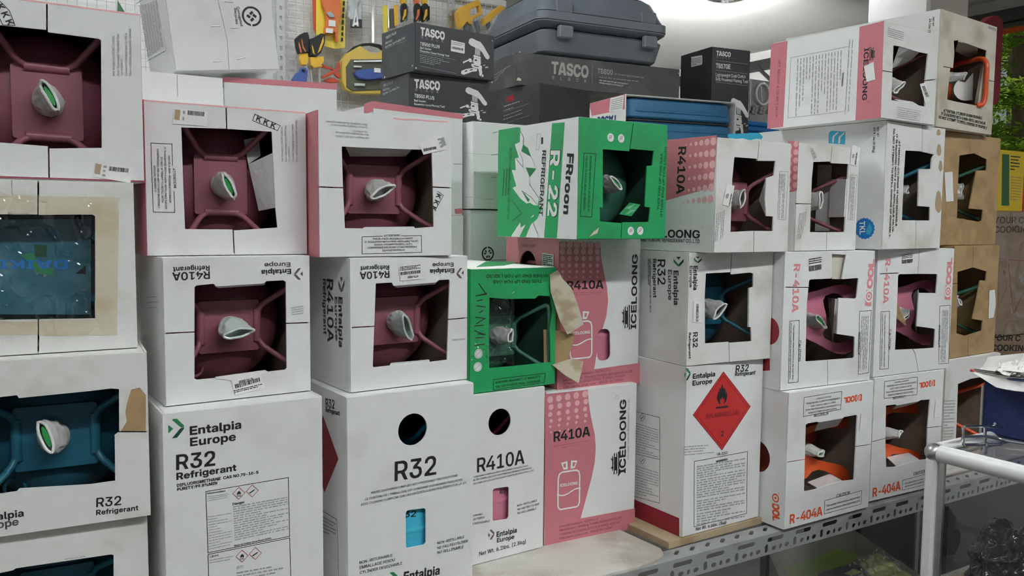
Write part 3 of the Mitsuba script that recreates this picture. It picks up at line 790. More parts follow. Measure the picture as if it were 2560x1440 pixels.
for k, p in enumerate([(648, 292), (832, 260), (692, 1163), (876, 1126)]): ghs(c, F, q(*p), 15.4, 15.0, k % 2)
c.text(F, 'Difluoromethane', q(208, 308), q(462, 268), None, 700)
c.text(F, 'Danger', q(563, 460), q(726, 428), None, 700)
c.fine(F, *q([(210, 330), (505, 290), (478, 370), (210, 420)]), 3, 'ink_grey', 7, fill=0.3)
c.fine(F, *q([(567, 470), (1322, 335), (1335, 800), (590, 960)]), 15, 'ink_grey', 8, fill=0.42, full=0.4)
c.fine(F, *q([(215, 610), (545, 555), (555, 1020), (238, 1090)]), 13, 'ink_grey', 9, fill=0.3, full=0.5)
c.text(F, 'Refer to Safety Data Sheet (SDS)', q(583, 1032), q(1095, 925), None, 650)
c.text(F, '二氟甲烷', q(238, 1188), q(372, 1160), None, 400, 'ink_black', font='Noto Sans CJK Regular')
c.text(F, '危险', q(615, 1342), q(712, 1322), None, 400, 'ink_grey', font='Noto Sans CJK Regular')
c.fine(F, *q([(240, 1210), (575, 1150), (560, 1225), (240, 1280)]), 2, 'ink_grey', 10, fill=0.35)
c.fine(F, *q([(615, 1380), (1340, 1250), (1345, 1430), (620, 1560)]), 4, 'ink_grey', 11, fill=0.45, full=0.4)

c.close()
c = Carton('lower white carton marked R410A upside down with 470.000 price label, second stack', POSE['b8'], 'card_white',
           window=[z2(1448, 828), z2(1462, 815), z2(1590, 802), z2(1610, 822), z2(1960, 800), z2(1985, 783), z2(2112, 776), z2(2128, 790), z3(1780, 150), z3(1770, 160), z3(1665, 172), z3(1648, 162), z3(1340, 205), z3(1335, 212), z3(1222, 222), z3(1207, 212)],
           seams=[z2([(1225, 1172), (1475, 1160)]), z2([(2120, 1098), (2340, 1090)])])
F = c.front
def upside(c, F, z, r4, ref, ent, eur, lg):
    c.text(F, 'R410A', z(*r4[0]), z(*r4[1]), z(*r4[2]), 620)
    c.text(F, 'Refrigerant', z(*ref[0]), z(*ref[1]), None, 650)
    c.text(F, 'Entalpia', z(*ent[0]), z(*ent[1]), z(*ent[2]), 780)
    c.text(F, 'Europe', z(*eur[0]), z(*eur[1]), z(*eur[2]), 700, 'ink_charcoal')
    chevron(c, F, z(*lg[0]), z(*lg[1]), z(*lg[2]), 'ink_mauve')
upside(c, F, z2, [(1560, 708), (1282, 720), (1560, 765)], [(1558, 666), (1288, 678)], [(2165, 690), (1945, 700), (2166, 728)], [(2160, 643), (1967, 648), (2160, 676)], [(2252, 685), (2190, 690), (2252, 768)])
c.sticker(F, z3([(1338, 203), (1640, 165), (1645, 175), (1618, 190), (1645, 270), (1460, 318), (1432, 225), (1340, 214)]))
c.text(F, '470.000', z3(1568, 207), z3(1480, 228), None, 700, lift=0.0016)
c.barcode(F, z3(1455, 250), z3(1612, 205), z3(1460, 275), 5)
c.fine(F, *z3([(1450, 285), (1625, 243), (1628, 262), (1455, 305)]), 2, 'ink_black', 4, 0.0016)
c.fine(F, *z2([(2165, 975), (2255, 960), (2260, 1030), (2170, 1040)]), 4, 'ink_pale', 12, full=0.9)
c.tab([(*z2(1600, 822), 0.001), (*z2(1975, 795), 0.001), (*z2(1968, 812), 0.02), (*z2(1625, 835), 0.02)], 'card_white')
lying_cylinder(c, 'mauve gas cylinder in the carton with the 470.000 price label', 'paint_rose', (z2(1662, 1190), z2(1892, 1148)), cap='cap_grey', plug=False, seed=7, tip_depth=0.012)
for k, t in enumerate(((0.30, 0.75), (0.42, 0.62), (0.55, 0.6))):
    c.fine(c.left, *[tuple(p) for p in z2([(1095, 900 + k * 40), (1180, 890 + k * 40), (1180, 900 + k * 40), (1095, 910 + k * 40)])], 1, 'ink_grey', k)

c.close()
c = Carton('upper white carton with pink edges and a KKK stamp, second stack', POSE['b7'], 'card_white', {'left': 'card_pink'},
           window=[z1(1350, 948), z1(1682, 958), z1(1700, 960), z1(2023, 980), z2(2050, 235), z2(2065, 383), z2(1745, 405), z2(1728, 398), z2(1378, 395), z2(1365, 100)],
           seams=[z1([(1682, 760), (1688, 965)]), z2([(1735, 390), (1745, 600)])])
F = c.front
c.poly(F, sbox(0.001, F.h - 0.003, F.w - 0.001, F.h - 0.0009), 'ink_pale_pink')
tx = [(433, 421, 470, 'ATTENTION!'), (421.5, 388, 507, ATT[0]), (411, 367, 522, ATT[1]), (402.5, 392, 506, ATT[2]), (393, 372, 519, ATT[3]), (384.5, 414, 480, 'DISPOSE PROPERLY!')]
for x, a, b, t in tx: c.text(F, t, (x - 1.5, a), (x + 1.5, b), None, 450, 'ink_black')
c.line(F, [(431, 415), (430, 360), (377, 357.7), (383, 530), (437, 531), (435, 478)], 0.0007, 'ink_black')
for (x, y0, y1, t) in ((2108, 1200, 945, 0), (2135, 1205, 935, 1), (2160, 1205, 1090, 2), (2188, 1207, 925, 3), (2215, 1207, 890, 4)):
    c.text(F, OPER[t], z1(x, y0), z1(x - 5, y1), None, 450, 'ink_grey')
c.line(F, z1([(1897, 850), (2085, 935), (2065, 972), (1880, 897)]), 0.0007, 'ink_black', closed=True)
c.text(F, 'K K K', z1(1903, 898), z1(2045, 962), None, 600)
c.sticker(F, z1([(1295, 805), (1545, 830), (1535, 940), (1285, 922)]))
c.barcode(F, z1(1395, 855), z1(1522, 868), z1(1397, 823), 6)
c.poly(F, z1([(1302, 815), (1342, 820), (1335, 895), (1295, 890)]), 'ink_tan', 0.0016)
c.fine(F, *z1([(1362, 815), (1378, 817), (1370, 912), (1355, 910)]), 2, 'ink_grey', 4, 0.0016)
c.tab([(*z1(2028, 1138), 0.002), (*z2(2052, 235), 0.002), (*z2(1925, 260), 0.045), (*z1(1848, 1222), 0.05)])
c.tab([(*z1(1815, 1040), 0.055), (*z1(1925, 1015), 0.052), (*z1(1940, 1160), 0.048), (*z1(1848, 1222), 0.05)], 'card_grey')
lying_cylinder(c, 'mauve gas cylinder behind the window of the carton with the KKK stamp', 'paint_rose', (z1(1660, 1295), z2(1752, 170)), rot=math.pi / 2, seed=3, tip_depth=0.012, boss=False)


c.close()
# ------------------------------------------------------------------ third stack
F = None
def front_of(pose):
    x, y, z, yaw, w, d, h = pose
    return Face((x, y, z), (math.cos(yaw), math.sin(yaw), 0), (0, 0, 1), w, h)
def left_of(pose):
    x, y, z, yaw, w, d, h = pose
    v = np.array([-math.sin(yaw), math.cos(yaw), 0])
    return Face(np.array([x, y, z]) + v * d, -v, (0, 0, 1), d, h)
def round_hole(f, cen, edge):
    a, b = f.px(cen), f.px(edge)
    return Point(*a).buffer(np.linalg.norm(a - b), 24)
def slot_hole(f, pts, r=0.005):
    return f.poly(pts).buffer(-r).buffer(r, 6)

f0 = front_of(POSE['b12'])
slot12 = slot_hole(f0, z6([(678, 1003), (812, 986), (813, 1230), (680, 1257)]))
c = Carton('white carton standing upright, marked R32, round hole above a slot showing blue', POSE['b12'], 'card_white', holes=[round_hole(f0, z6(725, 463), z6(628, 475)), slot12])
F = c.front
c.text(F, 'R32', z6(603, 808), z6(880, 762), z6(603, 678), 600)
c.text(F, 'INSIDE CONTAINER COMPLIES WITH PRESCRIBED SPECIFICATIONS', z6(445, 893), z6(1022, 775), None, 450, 'ink_black')
c.text(F, "LE CONTENU DE L'EMBALLAGE EST CONFORME AUX NORMES PRESCRITES", z6(407, 935), z6(1055, 803), None, 450, 'ink_black')
c.text(F, 'ESTE CYLINDRO CUMPLEM CON LAS ESPECIFICACIONS REQUERDAS POR LA LEY', z6(380, 972), z6(1083, 822), None, 450, 'ink_black')
for t, a, b in (('NON-RETURNABLE', (368, 1360), (588, 1308)), ('EMBALLAGE PERDU', (370, 1393), (605, 1340)), ('CYLINDER DESECHABLE', (370, 1427), (655, 1362)), ('NON-REFILLABLE', (888, 1228), (1067, 1185)), ('NE PAS REUTILISER', (888, 1262), (1092, 1213)), ('NO RELLENABLE', (888, 1293), (1063, 1252))):
    c.text(F, t, z6(*a), z6(*b), None, 480)
chevron(c, F, z6(552, 1528), z6(636, 1512), z6(550, 1420), 'ink_green', 'ink_dark_green')
c.text(F, 'Entalpia', z6(662, 1474), z6(902, 1428), z6(662, 1412), 800)
L = c.left
c.text(L, 'R32', z6(147, 312), z6(206, 326), z6(147, 255), 600)
c.text(L, 'Refrigerant', z6(147, 345), z6(240, 372), None, 700)
c.poly(L, z6([(128, 372), (230, 660), (138, 882), (40, 600)]), 'ink_dark_red')
c.line(L, z6([(100, 990), (222, 1065), (232, 1440)]), 0.0008, 'ink_black')
c.fine(L, *z6([(120, 1030), (215, 1085), (215, 1190), (120, 1150)]), 5, 'ink_grey', 4)
k, o, R = standing_cylinder(c, 'pale blue gas cylinder behind the slot of the upright carton marked R32', 'paint_sky_blue')
ff = Face(c.o + c.v * (c.d / 2 - R - 0.0006) , c.u, (0, 0, 1))
pr = Prints(k); pr.text(ff, 'R32', z6(628, 1052), z6(745, 1043), z6(628, 1012), 600, lift=0.0); pr.close(); c.close()

c = Carton('white carton marked R410A upside down with mauve cylinder, third stack', POSE['b11'], 'card_white',
           window=z5([(535, 800), (655, 793), (668, 818), (985, 792), (1005, 775), (1080, 770), (1085, 780), (1065, 1368), (930, 1385), (648, 1410), (520, 1425), (512, 1415)]),
           seams=[z5([(360, 1128), (545, 1118)]), z5([(1055, 1070), (1250, 1052)])])
F = c.front
upside(c, F, z5, [(634, 705), (415, 716), (635, 757)], [(633, 664), (420, 672)], [(1117, 688), (938, 695), (1117, 722)], [(1112, 644), (955, 650), (1112, 673)], [(1188, 682), (1138, 688), (1186, 757)])
c.sticker(F, z5([(702, 672), (868, 650), (882, 765), (715, 780)]))
c.text(F, '470.000', z5(848, 738), z5(768, 746), None, 700, lift=0.0016)
c.barcode(F, z5(715, 715), z5(868, 698), z5(717, 738), 6)
c.fine(F, *z5([(710, 675), (862, 657), (864, 690), (712, 708)]), 3, 'ink_black', 4, 0.0016)
c.fine(F, *z5([(1100, 1210), (1200, 1200), (1200, 1225), (1100, 1235)]), 1, 'ink_pale', 4)
L = c.left
c.text(L, 'R410A', z5(172, 765), z5(178, 1232), z5(216, 765), 620)
c.text(L, 'Refrigerant', z5(142, 765), z5(148, 1175), z5(165, 765), 650)
c.text(L, 'Entalpia', z5(258, 898), z5(262, 1270), z5(287, 898), 780)
c.text(L, 'Europe', z5(230, 898), z5(236, 1225), z5(250, 898), 700, 'ink_charcoal')
chevron(c, L, z5(258, 752), z5(258, 862), z5(302, 752), 'ink_mauve')
c.tab([(*z5(668, 816), 0.001), (*z5(985, 790), 0.001), (*z5(978, 806), 0.02), (*z5(690, 832), 0.02)])
c.tab([(*z5(640, 1412), 0.001), (*z5(935, 1384), 0.001), (*z5(930, 1376), 0.015), (*z5(650, 1402), 0.015)])
lying_cylinder(c, 'mauve gas cylinder behind the window of the R410A carton, third stack', 'paint_rose', (z5(735, 1032), z5(802, 1222)), cap='cap_grey', plug=False, seed=9, tip_depth=0.014)
c.close()

c = Carton('white carton with pink side and boxed ATTENTION notice, third stack', POSE['b10'], 'card_white', {'left': 'card_pink'},
           window=[z4(460, 1090), z4(600, 1098), z4(985, 1112), z4(1130, 1115), z5(960, 100), z5(965, 378), z5(825, 388), z5(820, 376), z5(455, 380), z5(440, 390), z5(305, 388), z5(290, 80)],
           seams=[z5([(90, 80), (300, 88)]), z5([(960, 82), (1130, 90)])])
F = c.front
for (y0, x0, x1, y1, t) in ((1022, 658, 413, 1005, 0), (998, 658, 415, 978, 1), (976, 652, 540, 966, 2), (944, 652, 380, 923, 3), (922, 650, 342, 897, 4)):
    c.text(F, OPER[t], z4(x0, y0), z4(x1, y1), None, 450, 'ink_grey')
c.line(F, z5([(585, 448), (432, 452), (432, 580), (875, 568), (872, 443), (722, 446)]), 0.0007, 'ink_black')
c.text(F, 'ATTENTION!!', z5(595, 453), z5(712, 448), None, 450)
for t, a, b in zip(ATT, ((510, 475), (452, 498), (522, 519), (473, 541), (583, 561)), ((808, 470), (848, 490), (805, 512), (838, 532), (748, 556))):
    c.text(F, t, z5(*a), z5(*b), None, 450, 'ink_black')
c.sticker(F, z4([(1030, 1065), (1190, 1003), (1245, 1110), (1065, 1152)]))
c.barcode(F, z4(1068, 1128), z4(1165, 1108), z4(1064, 1108), 6)
c.fine(F, *z4([(1165, 1030), (1185, 1022), (1215, 1100), (1195, 1108)]), 3, 'ink_grey', 4, 0.0016)
c.poly(F, z4([(1190, 1030), (1215, 1022), (1235, 1080), (1205, 1090)]), 'ink_grey', 0.0016)
c.line(F, z5([(990, 112), (1037, 145), (975, 255)]), 0.0007, 'ink_black')
c.text(F, 'K K K', z5(990, 128), z5(945, 250), None, 600)
c.line(F, z4([(845, 880), (930, 890), (1010, 888), (1100, 900), (1250, 905)]), 0.002, 'ink_pale_pink')
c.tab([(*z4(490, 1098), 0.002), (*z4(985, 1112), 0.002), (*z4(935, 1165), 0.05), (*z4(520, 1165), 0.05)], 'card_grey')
lying_cylinder(c, 'mauve gas cylinder behind the window of the carton with the ATTENTION notice', 'paint_rose', (z5(500, 165), z5(672, 72)), seed=12, plug=False, tip_depth=0.014)
c.close()

# ------------------------------------------------------------------ fourth stack
f0 = front_of(POSE['b13'])
c = Carton('white carton standing upright, marked R410A, slot showing a pink cylinder', POSE['b13'], 'card_white', holes=[round_hole(f0, z6(1305, 413), z6(1230, 420)), slot_hole(f0, z6([(1258, 858), (1366, 843), (1364, 1060), (1257, 1076)]))])
F = c.front
c.text(F, 'R410A', z6(1153, 750), z6(1468, 688), z6(1153, 655), 600)
c.text(F, 'INSIDE CONTAINER COMPLIES WITH PRESCRIBED SPECIFICATIONS', z6(1085, 795), z6(1492, 709), None, 450)
c.text(F, "LE CONTENU DE L'EMBALLAGE EST CONFORME AUX NORMES PRESCRITES", z6(1062, 820), z6(1515, 724), None, 450)
c.text(F, 'ESTE CYLINDRO CUMPLEM CON LAS ESPECIFICACIONS REQUERDAS POR LA LEY', z6(1045, 850), z6(1532, 739), None, 450)
for t, a, b in (('NON-REFILLABLE', (1420, 978), (1552, 942)), ('NE PAS REUTILISER', (1422, 1003), (1568, 964)), ('NO RELLENABLE', (1422, 1028), (1547, 996)), ('NON-RETURNABLE', (1058, 1058), (1190, 1030)), ('EMBALLAGE PERDU', (1050, 1085), (1203, 1053)), ('CYLINDER DESECHABLE', (1045, 1113), (1238, 1078))):
    c.text(F, t, z6(*a), z6(*b), None, 480)
chevron(c, F, z6(1229, 1200), z6(1268, 1190), z6(1228, 1135), 'ink_mauve')
c.text(F, 'Entalpia', z6(1283, 1180), z6(1417, 1148), z6(1283, 1145), 750)
c.text(F, 'Europe', z6(1285, 1217), z6(1400, 1190), None, 700, 'ink_black')
c.text(F, 'Net Wt. 6.2lbs. (2.8kg)', z6(1167, 1305), z6(1478, 1220), None, 500)
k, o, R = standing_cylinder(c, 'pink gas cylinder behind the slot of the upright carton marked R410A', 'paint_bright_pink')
ff = Face(c.o + c.v * (c.d / 2 - R - 0.0006), c.u, (0, 0, 1))
pr = Prints(k); pr.text(ff, 'R410A', z6(1305, 892), z6(1408, 886), z6(1305, 862), 600, lift=0.0); pr.close(); c.close()

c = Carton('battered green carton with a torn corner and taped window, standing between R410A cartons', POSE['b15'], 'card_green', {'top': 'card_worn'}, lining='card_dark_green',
           window=[z5(1380, 905), z5(1500, 915), z5(1720, 912), z5(1745, 890), z5(1835, 895), z5(1850, 1000), z5(1830, 1130), z5(1835, 1390), z6(1640, 14), z6(1450, 35), z6(1235, 55), z5(1376, 1200)])
F = c.front
c.text(F, 'OTHER END UP FOR LIQUID', z5(1812, 730), z5(1357, 734), z5(1812, 752), 500)
c.text(F, 'THIS END UP FOR GAS', z5(1770, 772), z5(1407, 776), z5(1770, 794), 500)
c.line(F, z6([(1262, 130), (1608, 88), (1600, 150), (1262, 200)]), 0.0012, 'ink_dark_green', closed=True)
c.text(F, 'WARNING WARRANTY IS INVALID IF', z6(1275, 158), z6(1577, 116), None, 550, 'ink_dark_green')
c.text(F, 'VALVES PLASTIC SEAL IS BROKEN', z6(1275, 187), z6(1572, 146), None, 550, 'ink_dark_green')
for cx, cy in ((1297, 1322), (1292, 1420)):
    c.disc(F, z5(cx, cy), 0.0085, 'ink_white', 0.0007)
    c.disc(F, z5(cx, cy), 0.0072, 'ink_grey', 0.0009, 0.0064)
    c.line(F, z5([(cx - 18, cy + 15), (cx + 15, cy - 18)]), 0.0008, 'ink_grey', 0.0009)
for st in ([(1300, 800), (1355, 880), (1290, 890), (1362, 872)], [(1285, 930), (1330, 920)], [(1280, 965), (1350, 975)], [(1330, 1000), (1300, 1020)], [(1275, 1050), (1345, 1060), (1280, 1100)], [(1270, 1115), (1335, 1110)], [(1268, 1150), (1340, 1180), (1290, 1175)], [(1275, 1205), (1340, 1200)], [(1270, 1260), (1345, 1250)]):
    c.line(F, z5(st), 0.0016, 'ink_black', 0.0006, name='handwriting')
c.poly(c.top, [(1300, 655), (1260, 664), (1190, 668), (1215, 654)], 'ink_green')
c.tab([(*z5(1830, 735), -0.004), (*z5(1890, 700), -0.010), (*z5(1925, 765), -0.020), (*z5(1992, 835), -0.026), (*z5(2040, 960), -0.032), (*z5(2080, 1105), -0.036), (*z5(1962, 1180), -0.022), (*z5(1905, 1080), -0.014), (*z5(1835, 860), -0.005)], 'fibre_torn', 0.003, 'torn_flap')
c.tab([(*z5(1800, 915), 0.030), (*z5(1905, 1040), 0.005), (*z5(1905, 1145), 0.004), (*z5(1795, 1145), 0.030)], 'card_brown', 0.003, 'torn_flap')
for k in range(7):
    t = k / 6.5
    a, b = z5(1808 + 88 * t, 935 + 100 * t), z5(1805 + 88 * t, 1140)
    dd = 0.028 - 0.022 * t
    part(c.key, 'flute', tube([F.W(a, dd), F.W(b, dd)], 0.0011, 5), 'card_brown')
c.tab([(*z5(1782, 1142), 0.020), (*z5(1905, 1150), 0.0), (*z5(2012, 1180), -0.014), (*z5(2000, 1260), -0.016), (*z5(1950, 1392), -0.012), (*z5(1785, 1395), 0.015)], 'card_brown', 0.003, 'torn_flap')
c.tab([(*z6(1655, 32), -0.003), (*z6(1790, -12), -0.016), (*z6(1862, 12), -0.024), (*z6(1832, 155), -0.026), (*z6(1745, 105), -0.014)], 'fibre_torn', 0.003, 'torn_flap')
W = lambda x, y, d=-0.0055: F.W(z5(x, y), d)
part(c.key, 'window_film', sheet(W(1250, 950), W(1572, 880), W(1560, 1405), W(1240, 1400), 64, 64, 0.0, 0.0, 9, 0.007, 0.008), 'film', False, label='crinkled clear film')
part(c.key, 'window_film', sheet(W(1500, 905, -0.006), W(1690, 745, -0.006), W(1665, 770, -0.007), W(1570, 880, -0.007), 14, 8, 0.0, 0.0, 3, 0.006), 'film', False)
lying_cylinder(c, 'dark green gas cylinder behind the taped window of the torn green carton', 'paint_green', (z5(1560, 1140), z5(1520, 1235)), seed=15, plug=False, depth=0.07, tip_depth=0.02)
c.close()

f0, l0 = front_of(POSE['b14']), left_of(POSE['b14'])
def pinkboard(c, F, z, poly, dots, r0):
    c.poly(F, poly, 'ink_pink')
    for (x, y, r) in dots: c.disc(F, z(x, y), r, 'ink_pale_pink', 0.0005, name='dot')
c = Carton('pink and white carton standing upright on the shelf, lower of two stacked alike', POSE['b14'], 'card_white', {'left': 'card_pink'})
F = c.front
dots = []
for j, y in enumerate((250, 300, 350, 392, 430, 468)):
    for i in range(5):
        dots.append((1640 + i * 58 + (j % 2) * 6, y + 14 - (i * 58) * 0.16, 0.0064 - 0.0009 * j))
pinkboard(c, F, z6, z6([(1605, 228), (1890, 198), (1896, 270), (1912, 380), (1938, 500), (1944, 580), (1938, 680), (1915, 790), (1880, 920), (1843, 1056), (2205, 988), (2205, 1122), (1606, 1250)]), dots, 1)
c.text(F, 'R410A', z6(1663, 545), z6(1906, 505), z6(1663, 478), 750)
c.line(F, z6([(1663, 576), (1900, 536)]), 0.0006, 'ink_plum'); c.line(F, z6([(1720, 582), (1830, 564)]), 0.0006, 'ink_plum')
can_sign(c, F, z6(1686, 1005), z6(1838, 978), z6(1690, 682))
c.text(F, 'ICELOONG', z6(1703, 846), z6(1822, 828), None, 800, 'ink_white', 0.0007)
c.text(F, 'ICELOONG', z6(2142, 752), z6(2146, 262), z6(2100, 752), 720)
c.text(F, 'ZHEJIANG YONGHE REFRIGERANT CO.,LTD', z6(2164, 662), z6(2170, 262), None, 500, 'ink_grey')
emblem(c, F, z6(2100, 770), z6(2100, 612), z6(2042, 770))
c.disc(F, z6(2087, 248), 0.004, 'ink_pale', 0.0006, 0.0034)
for t, a, b in (('Execution standard :  Q/ZYH 013', (1702, 1118), (1957, 1064)), ('Manufacturer: Zhejiang Yonghe Refrigerant Co.,ltd.', (1702, 1143), (2118, 1054)), ('YONGHE HOLDINGS STOCK SYMBOL:605020', (1702, 1172), (2106, 1086)), ('http://www.qhyh.com    MADE IN CHINA', (1702, 1198), (2052, 1122))):
    c.text(F, t, z6(*a), z6(*b), None, 450, 'ink_plum')
c.close()

f0, l0 = front_of(POSE['b16']), left_of(POSE['b16'])
ov = f0.poly(z5([(2180, 1142), (2278, 1136), (2282, 1370), (2182, 1376)]))
ov = ov.buffer(-0.0125).buffer(0.0125, 10)
c = Carton('pink and white carton standing upright, upper of two alike, oval slot in its front', POSE['b16'], 'card_white', {'left': 'card_pink'}, holes=[ov], left_holes=[round_hole(l0, z5(1665, 672), z5(1605, 680))])
F = c.front
dots = []
for j, y in enumerate((510, 560, 610, 660, 705, 745)):
    for i in range(6):
        dots.append((1925 + i * 52 - (j % 2) * 3, y + 2 + j, 0.0070 - 0.0010 * j))
pink = F.poly([z5(1900, 488), z5(2205, 500), z5(2210, 600), z5(2232, 720), z5(2255, 830), z5(2263, 930), z5(2250, 1040), z5(2220, 1140), z5(2185, 1280), z5(2160, 1430), z6(1928, 62), z6(2272, 14), z6(2272, 152), z6(1685, 232)]).difference(ov)
c.add('ink_pink', F.flat(pink, 0.0003), 'print')
for (x, y, r) in dots: c.disc(F, z5(x, y), r, 'ink_pale_pink', 0.0005, name='dot')
c.text(F, 'R410A', z5(1955, 846), z5(2228, 836), z5(1955, 782), 750)
c.line(F, z5([(1960, 872), (2220, 866)]), 0.0006, 'ink_plum'); c.line(F, z5([(2020, 886), (2140, 882)]), 0.0006, 'ink_plum')
can_sign(c, F, z5(1975, 1370), z5(2145, 1352), z5(1975, 1012))
c.text(F, 'ICELOONG', z5(1992, 1182), z5(2128, 1172), None, 800, 'ink_white', 0.0007)
c.text(F, 'ICELOONG', z5(2470, 1137), z5(2482, 582), z5(2430, 1137), 720)
c.text(F, 'ZHEJIANG YONGHE REFRIGERANT CO.,LTD', z5(2496, 1030), z5(2508, 575), None, 500, 'ink_grey')
emblem(c, F, z5(2424, 1142), z5(2424, 962), z5(2362, 1142))
for t, a, b in (('Execution standard :  Q/ZYH 013', (1760, 112), (2040, 72)), ('Manufacturer: Zhejiang Yonghe Refrigerant Co.,ltd.', (1730, 144), (2190, 80)), ('YONGHE HOLDINGS STOCK SYMBOL:605020', (1730, 168), (2138, 110)), ('http://www.qhyh.com    MADE IN CHINA', (1730, 192), (2128, 138))):
    c.text(F, t, z6(*a), z6(*b), None, 450, 'ink_plum')
c.sticker(c.left, z5([(1776, 572), (1862, 583), (1860, 680), (1774, 670)]))
c.fine(c.left, *z5([(1782, 580), (1856, 590), (1855, 672), (1780, 664)]), 6, 'ink_black', 4, 0.0016)
c.text(c.left, '6.25LBS 2.8KGS', z5(1615, 527), z5(1720, 530), None, 500, 'ink_plum')
standing_cylinder(c, 'pink gas cylinder behind the oval slot of the upper pink and white carton', 'paint_bright_pink')
c.close()

# ------------------------------------------------------------------ the green lying carton on top of the fourth stack
c = Carton('green and white carton with a wolf picture and R-22 lettering, lying on the pink cartons', POSE['b17'], 'card_green', {'left': 'card_white', 'top': 'card_worn'},
           window=g7([(1253, 362), (1545, 385), (1550, 358), (1810, 380), (1792, 540), (1735, 545), (1712, 990), (1770, 998), (1755, 1155), (1470, 1160), (1455, 1168), (1222, 1150), (1218, 995), (1253, 1000)]),
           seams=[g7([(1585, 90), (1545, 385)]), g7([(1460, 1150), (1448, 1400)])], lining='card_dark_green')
L, F = c.left, c.front
clipL = sbox(0.0005, 0.0005, L.w - 0.0005, L.h - 0.0005)
def lp(pts, m, lift=0.0003): c.add(m, L.flat(L.poly(g7(pts)).intersection(clipL), lift), 'print')
lp([(120, 100), (352, 125), (355, 170), (390, 235), (385, 310), (435, 350), (470, 440), (525, 575), (455, 665), (455, 745), (560, 895), (560, 985), (600, 1000), (560, 1070), (540, 1120), (470, 1180), (440, 1250), (410, 1330), (60, 1330)], 'card_green')
lp([(355, 165), (392, 235), (385, 315), (365, 385), (470, 445), (525, 572), (415, 560), (455, 665), (455, 745), (560, 890), (545, 978), (500, 972), (460, 945), (425, 955), (360, 905), (270, 785), (312, 765), (262, 590), (305, 590), (298, 462), (340, 455), (295, 310), (350, 285)], 'ink_white', 0.0006)
lp([(368, 380), (385, 318), (437, 350), (470, 442)], 'ink_green', 0.0009)
lp([(420, 570), (525, 575), (455, 662)], 'ink_green', 0.0009)
lp([(372, 815), (460, 915), (440, 940)], 'ink_green', 0.0009)
lp([(258, 1305), (355, 1160), (360, 1220), (415, 1180), (340, 1330), (262, 1330)], 'ink_white', 0.0006)
lp([(412, 1335), (490, 1155), (548, 1290), (545, 1345)], 'ink_white', 0.0006)
lp([(465, 1110), (505, 1075), (500, 1095)], 'ink_white', 0.0008)
for q in ([(352, 400), (385, 480), (385, 560), (310, 465)], [(372, 815), (475, 885), (545, 970)], [(260, 920), (372, 1060), (265, 1145)], [(490, 1155), (548, 1290)], [(455, 745), (560, 895)], [(355, 165), (392, 235), (385, 310)]):
    c.line(L, g7(q), 0.0008, 'ink_dark_green', 0.0011)
lp([(700, 80), (838, 70), (750, 1372), (612, 1352)], 'card_green')
for t, m, w, l in (('R-22', 'ink_black', 900, 0.0006), ('R-22', 'ink_white', 800, 0.0009)):
    c.text(L, t, g7(688 if w == 800 else 682, 375 if w == 800 else 370), g7(650 if w == 800 else 645, 1090 if w == 800 else 1095), g7(792 if w == 800 else 798, 375), w, m, l)
c.text(L, 'REFRIGERANT', g7(596, 375), g7(557, 1085), g7(637, 375), 650)
c.text(L, 'FRroon', g7(868, 408), g7(822, 1068), g7(940, 408), 800)
c.fine(L, *g7([(585, 200), (605, 205), (600, 350), (578, 350)]), 1, 'ink_black', 3, full=1)
c.line(L, g7([(540, 192), (577, 195), (555, 368), (525, 365)]), 0.0006, 'ink_grey', closed=True)
for k, x in enumerate((240, 210, 180)): c.fine(L, *g7([(x, 440 + k * 10), (x + 14, 440 + k * 10), (x - 18, 1050), (x - 32, 1050)][::1]), 1, 'ink_dark_green', k)
def vfine(c, F, a, b, n, off, m, seed, fill=0.45, full=0.7):
    """n lines of fine print that run from a to b, each next one off pixels away."""
    for i in range(n):
        o = (off[0] * i / 4, off[1] * i / 4)
        e = (off[0] * fill / 4, off[1] * fill / 4)
        c.fine(F, (a[0] + o[0], a[1] + o[1]), (b[0] + o[0], b[1] + o[1]), (b[0] + o[0] + e[0], b[1] + o[1] + e[1]), (a[0] + o[0] + e[0], a[1] + o[1] + e[1]), 1, m, seed + i, fill=1.0, full=full)
vfine(c, L, g7(265, 350), g7(235, 1130), 4, (-7, 0), 'ink_dark_green', 30)
c.line(F, g7([(1050, 403), (1175, 412), (1132, 1102), (1005, 1095)]), 0.0011, 'ink_dark_green', closed=True)
c.text(F, 'WARNING WARRANTY IS INVALID IF', g7(1112, 432), g7(1085, 1040), None, 550, 'ink_dark_green')
c.text(F, 'VALVES PLASTIC SEAL IS BROKEN', g7(1066, 432), g7(1038, 1022), None, 550, 'ink_dark_green')
c.text(F, 'THIS END UP FOR GAS', g7(1868, 1025), g7(1905, 410), None, 550, 'ink_dark_green', asp=0.75)
c.text(F, 'OTHER END UP FOR LIQUID', g7(1900, 1105), g7(1952, 335), None, 550, 'ink_dark_green', asp=0.75)
for cx, cy in ((1335, 235), (1450, 245), (1555, 1255), (1658, 1252)):
    c.disc(F, g7(cx, cy), 0.0076, 'ink_white', 0.0007)
    c.line(F, g7([(cx - 22, cy + 25), (cx + 20, cy - 28)]), 0.0009, 'ink_grey', 0.0009)
    c.disc(F, g7(cx, cy - 8), 0.0028, 'ink_grey', 0.0009, 0.0019)
c.poly(F, g7([(1100, 1325), (1150, 1260), (1185, 1235), (1210, 1210), (1190, 1280), (1140, 1300)]), 'fibre_torn', 0.0008, 'torn_patch')
c.tab([(*g7(1545, 945), 0.02), (*g7(1665, 965), 0.012), (*g7(1565, 1095), 0.012), (*g7(1430, 1070), 0.03)], 'card_green')
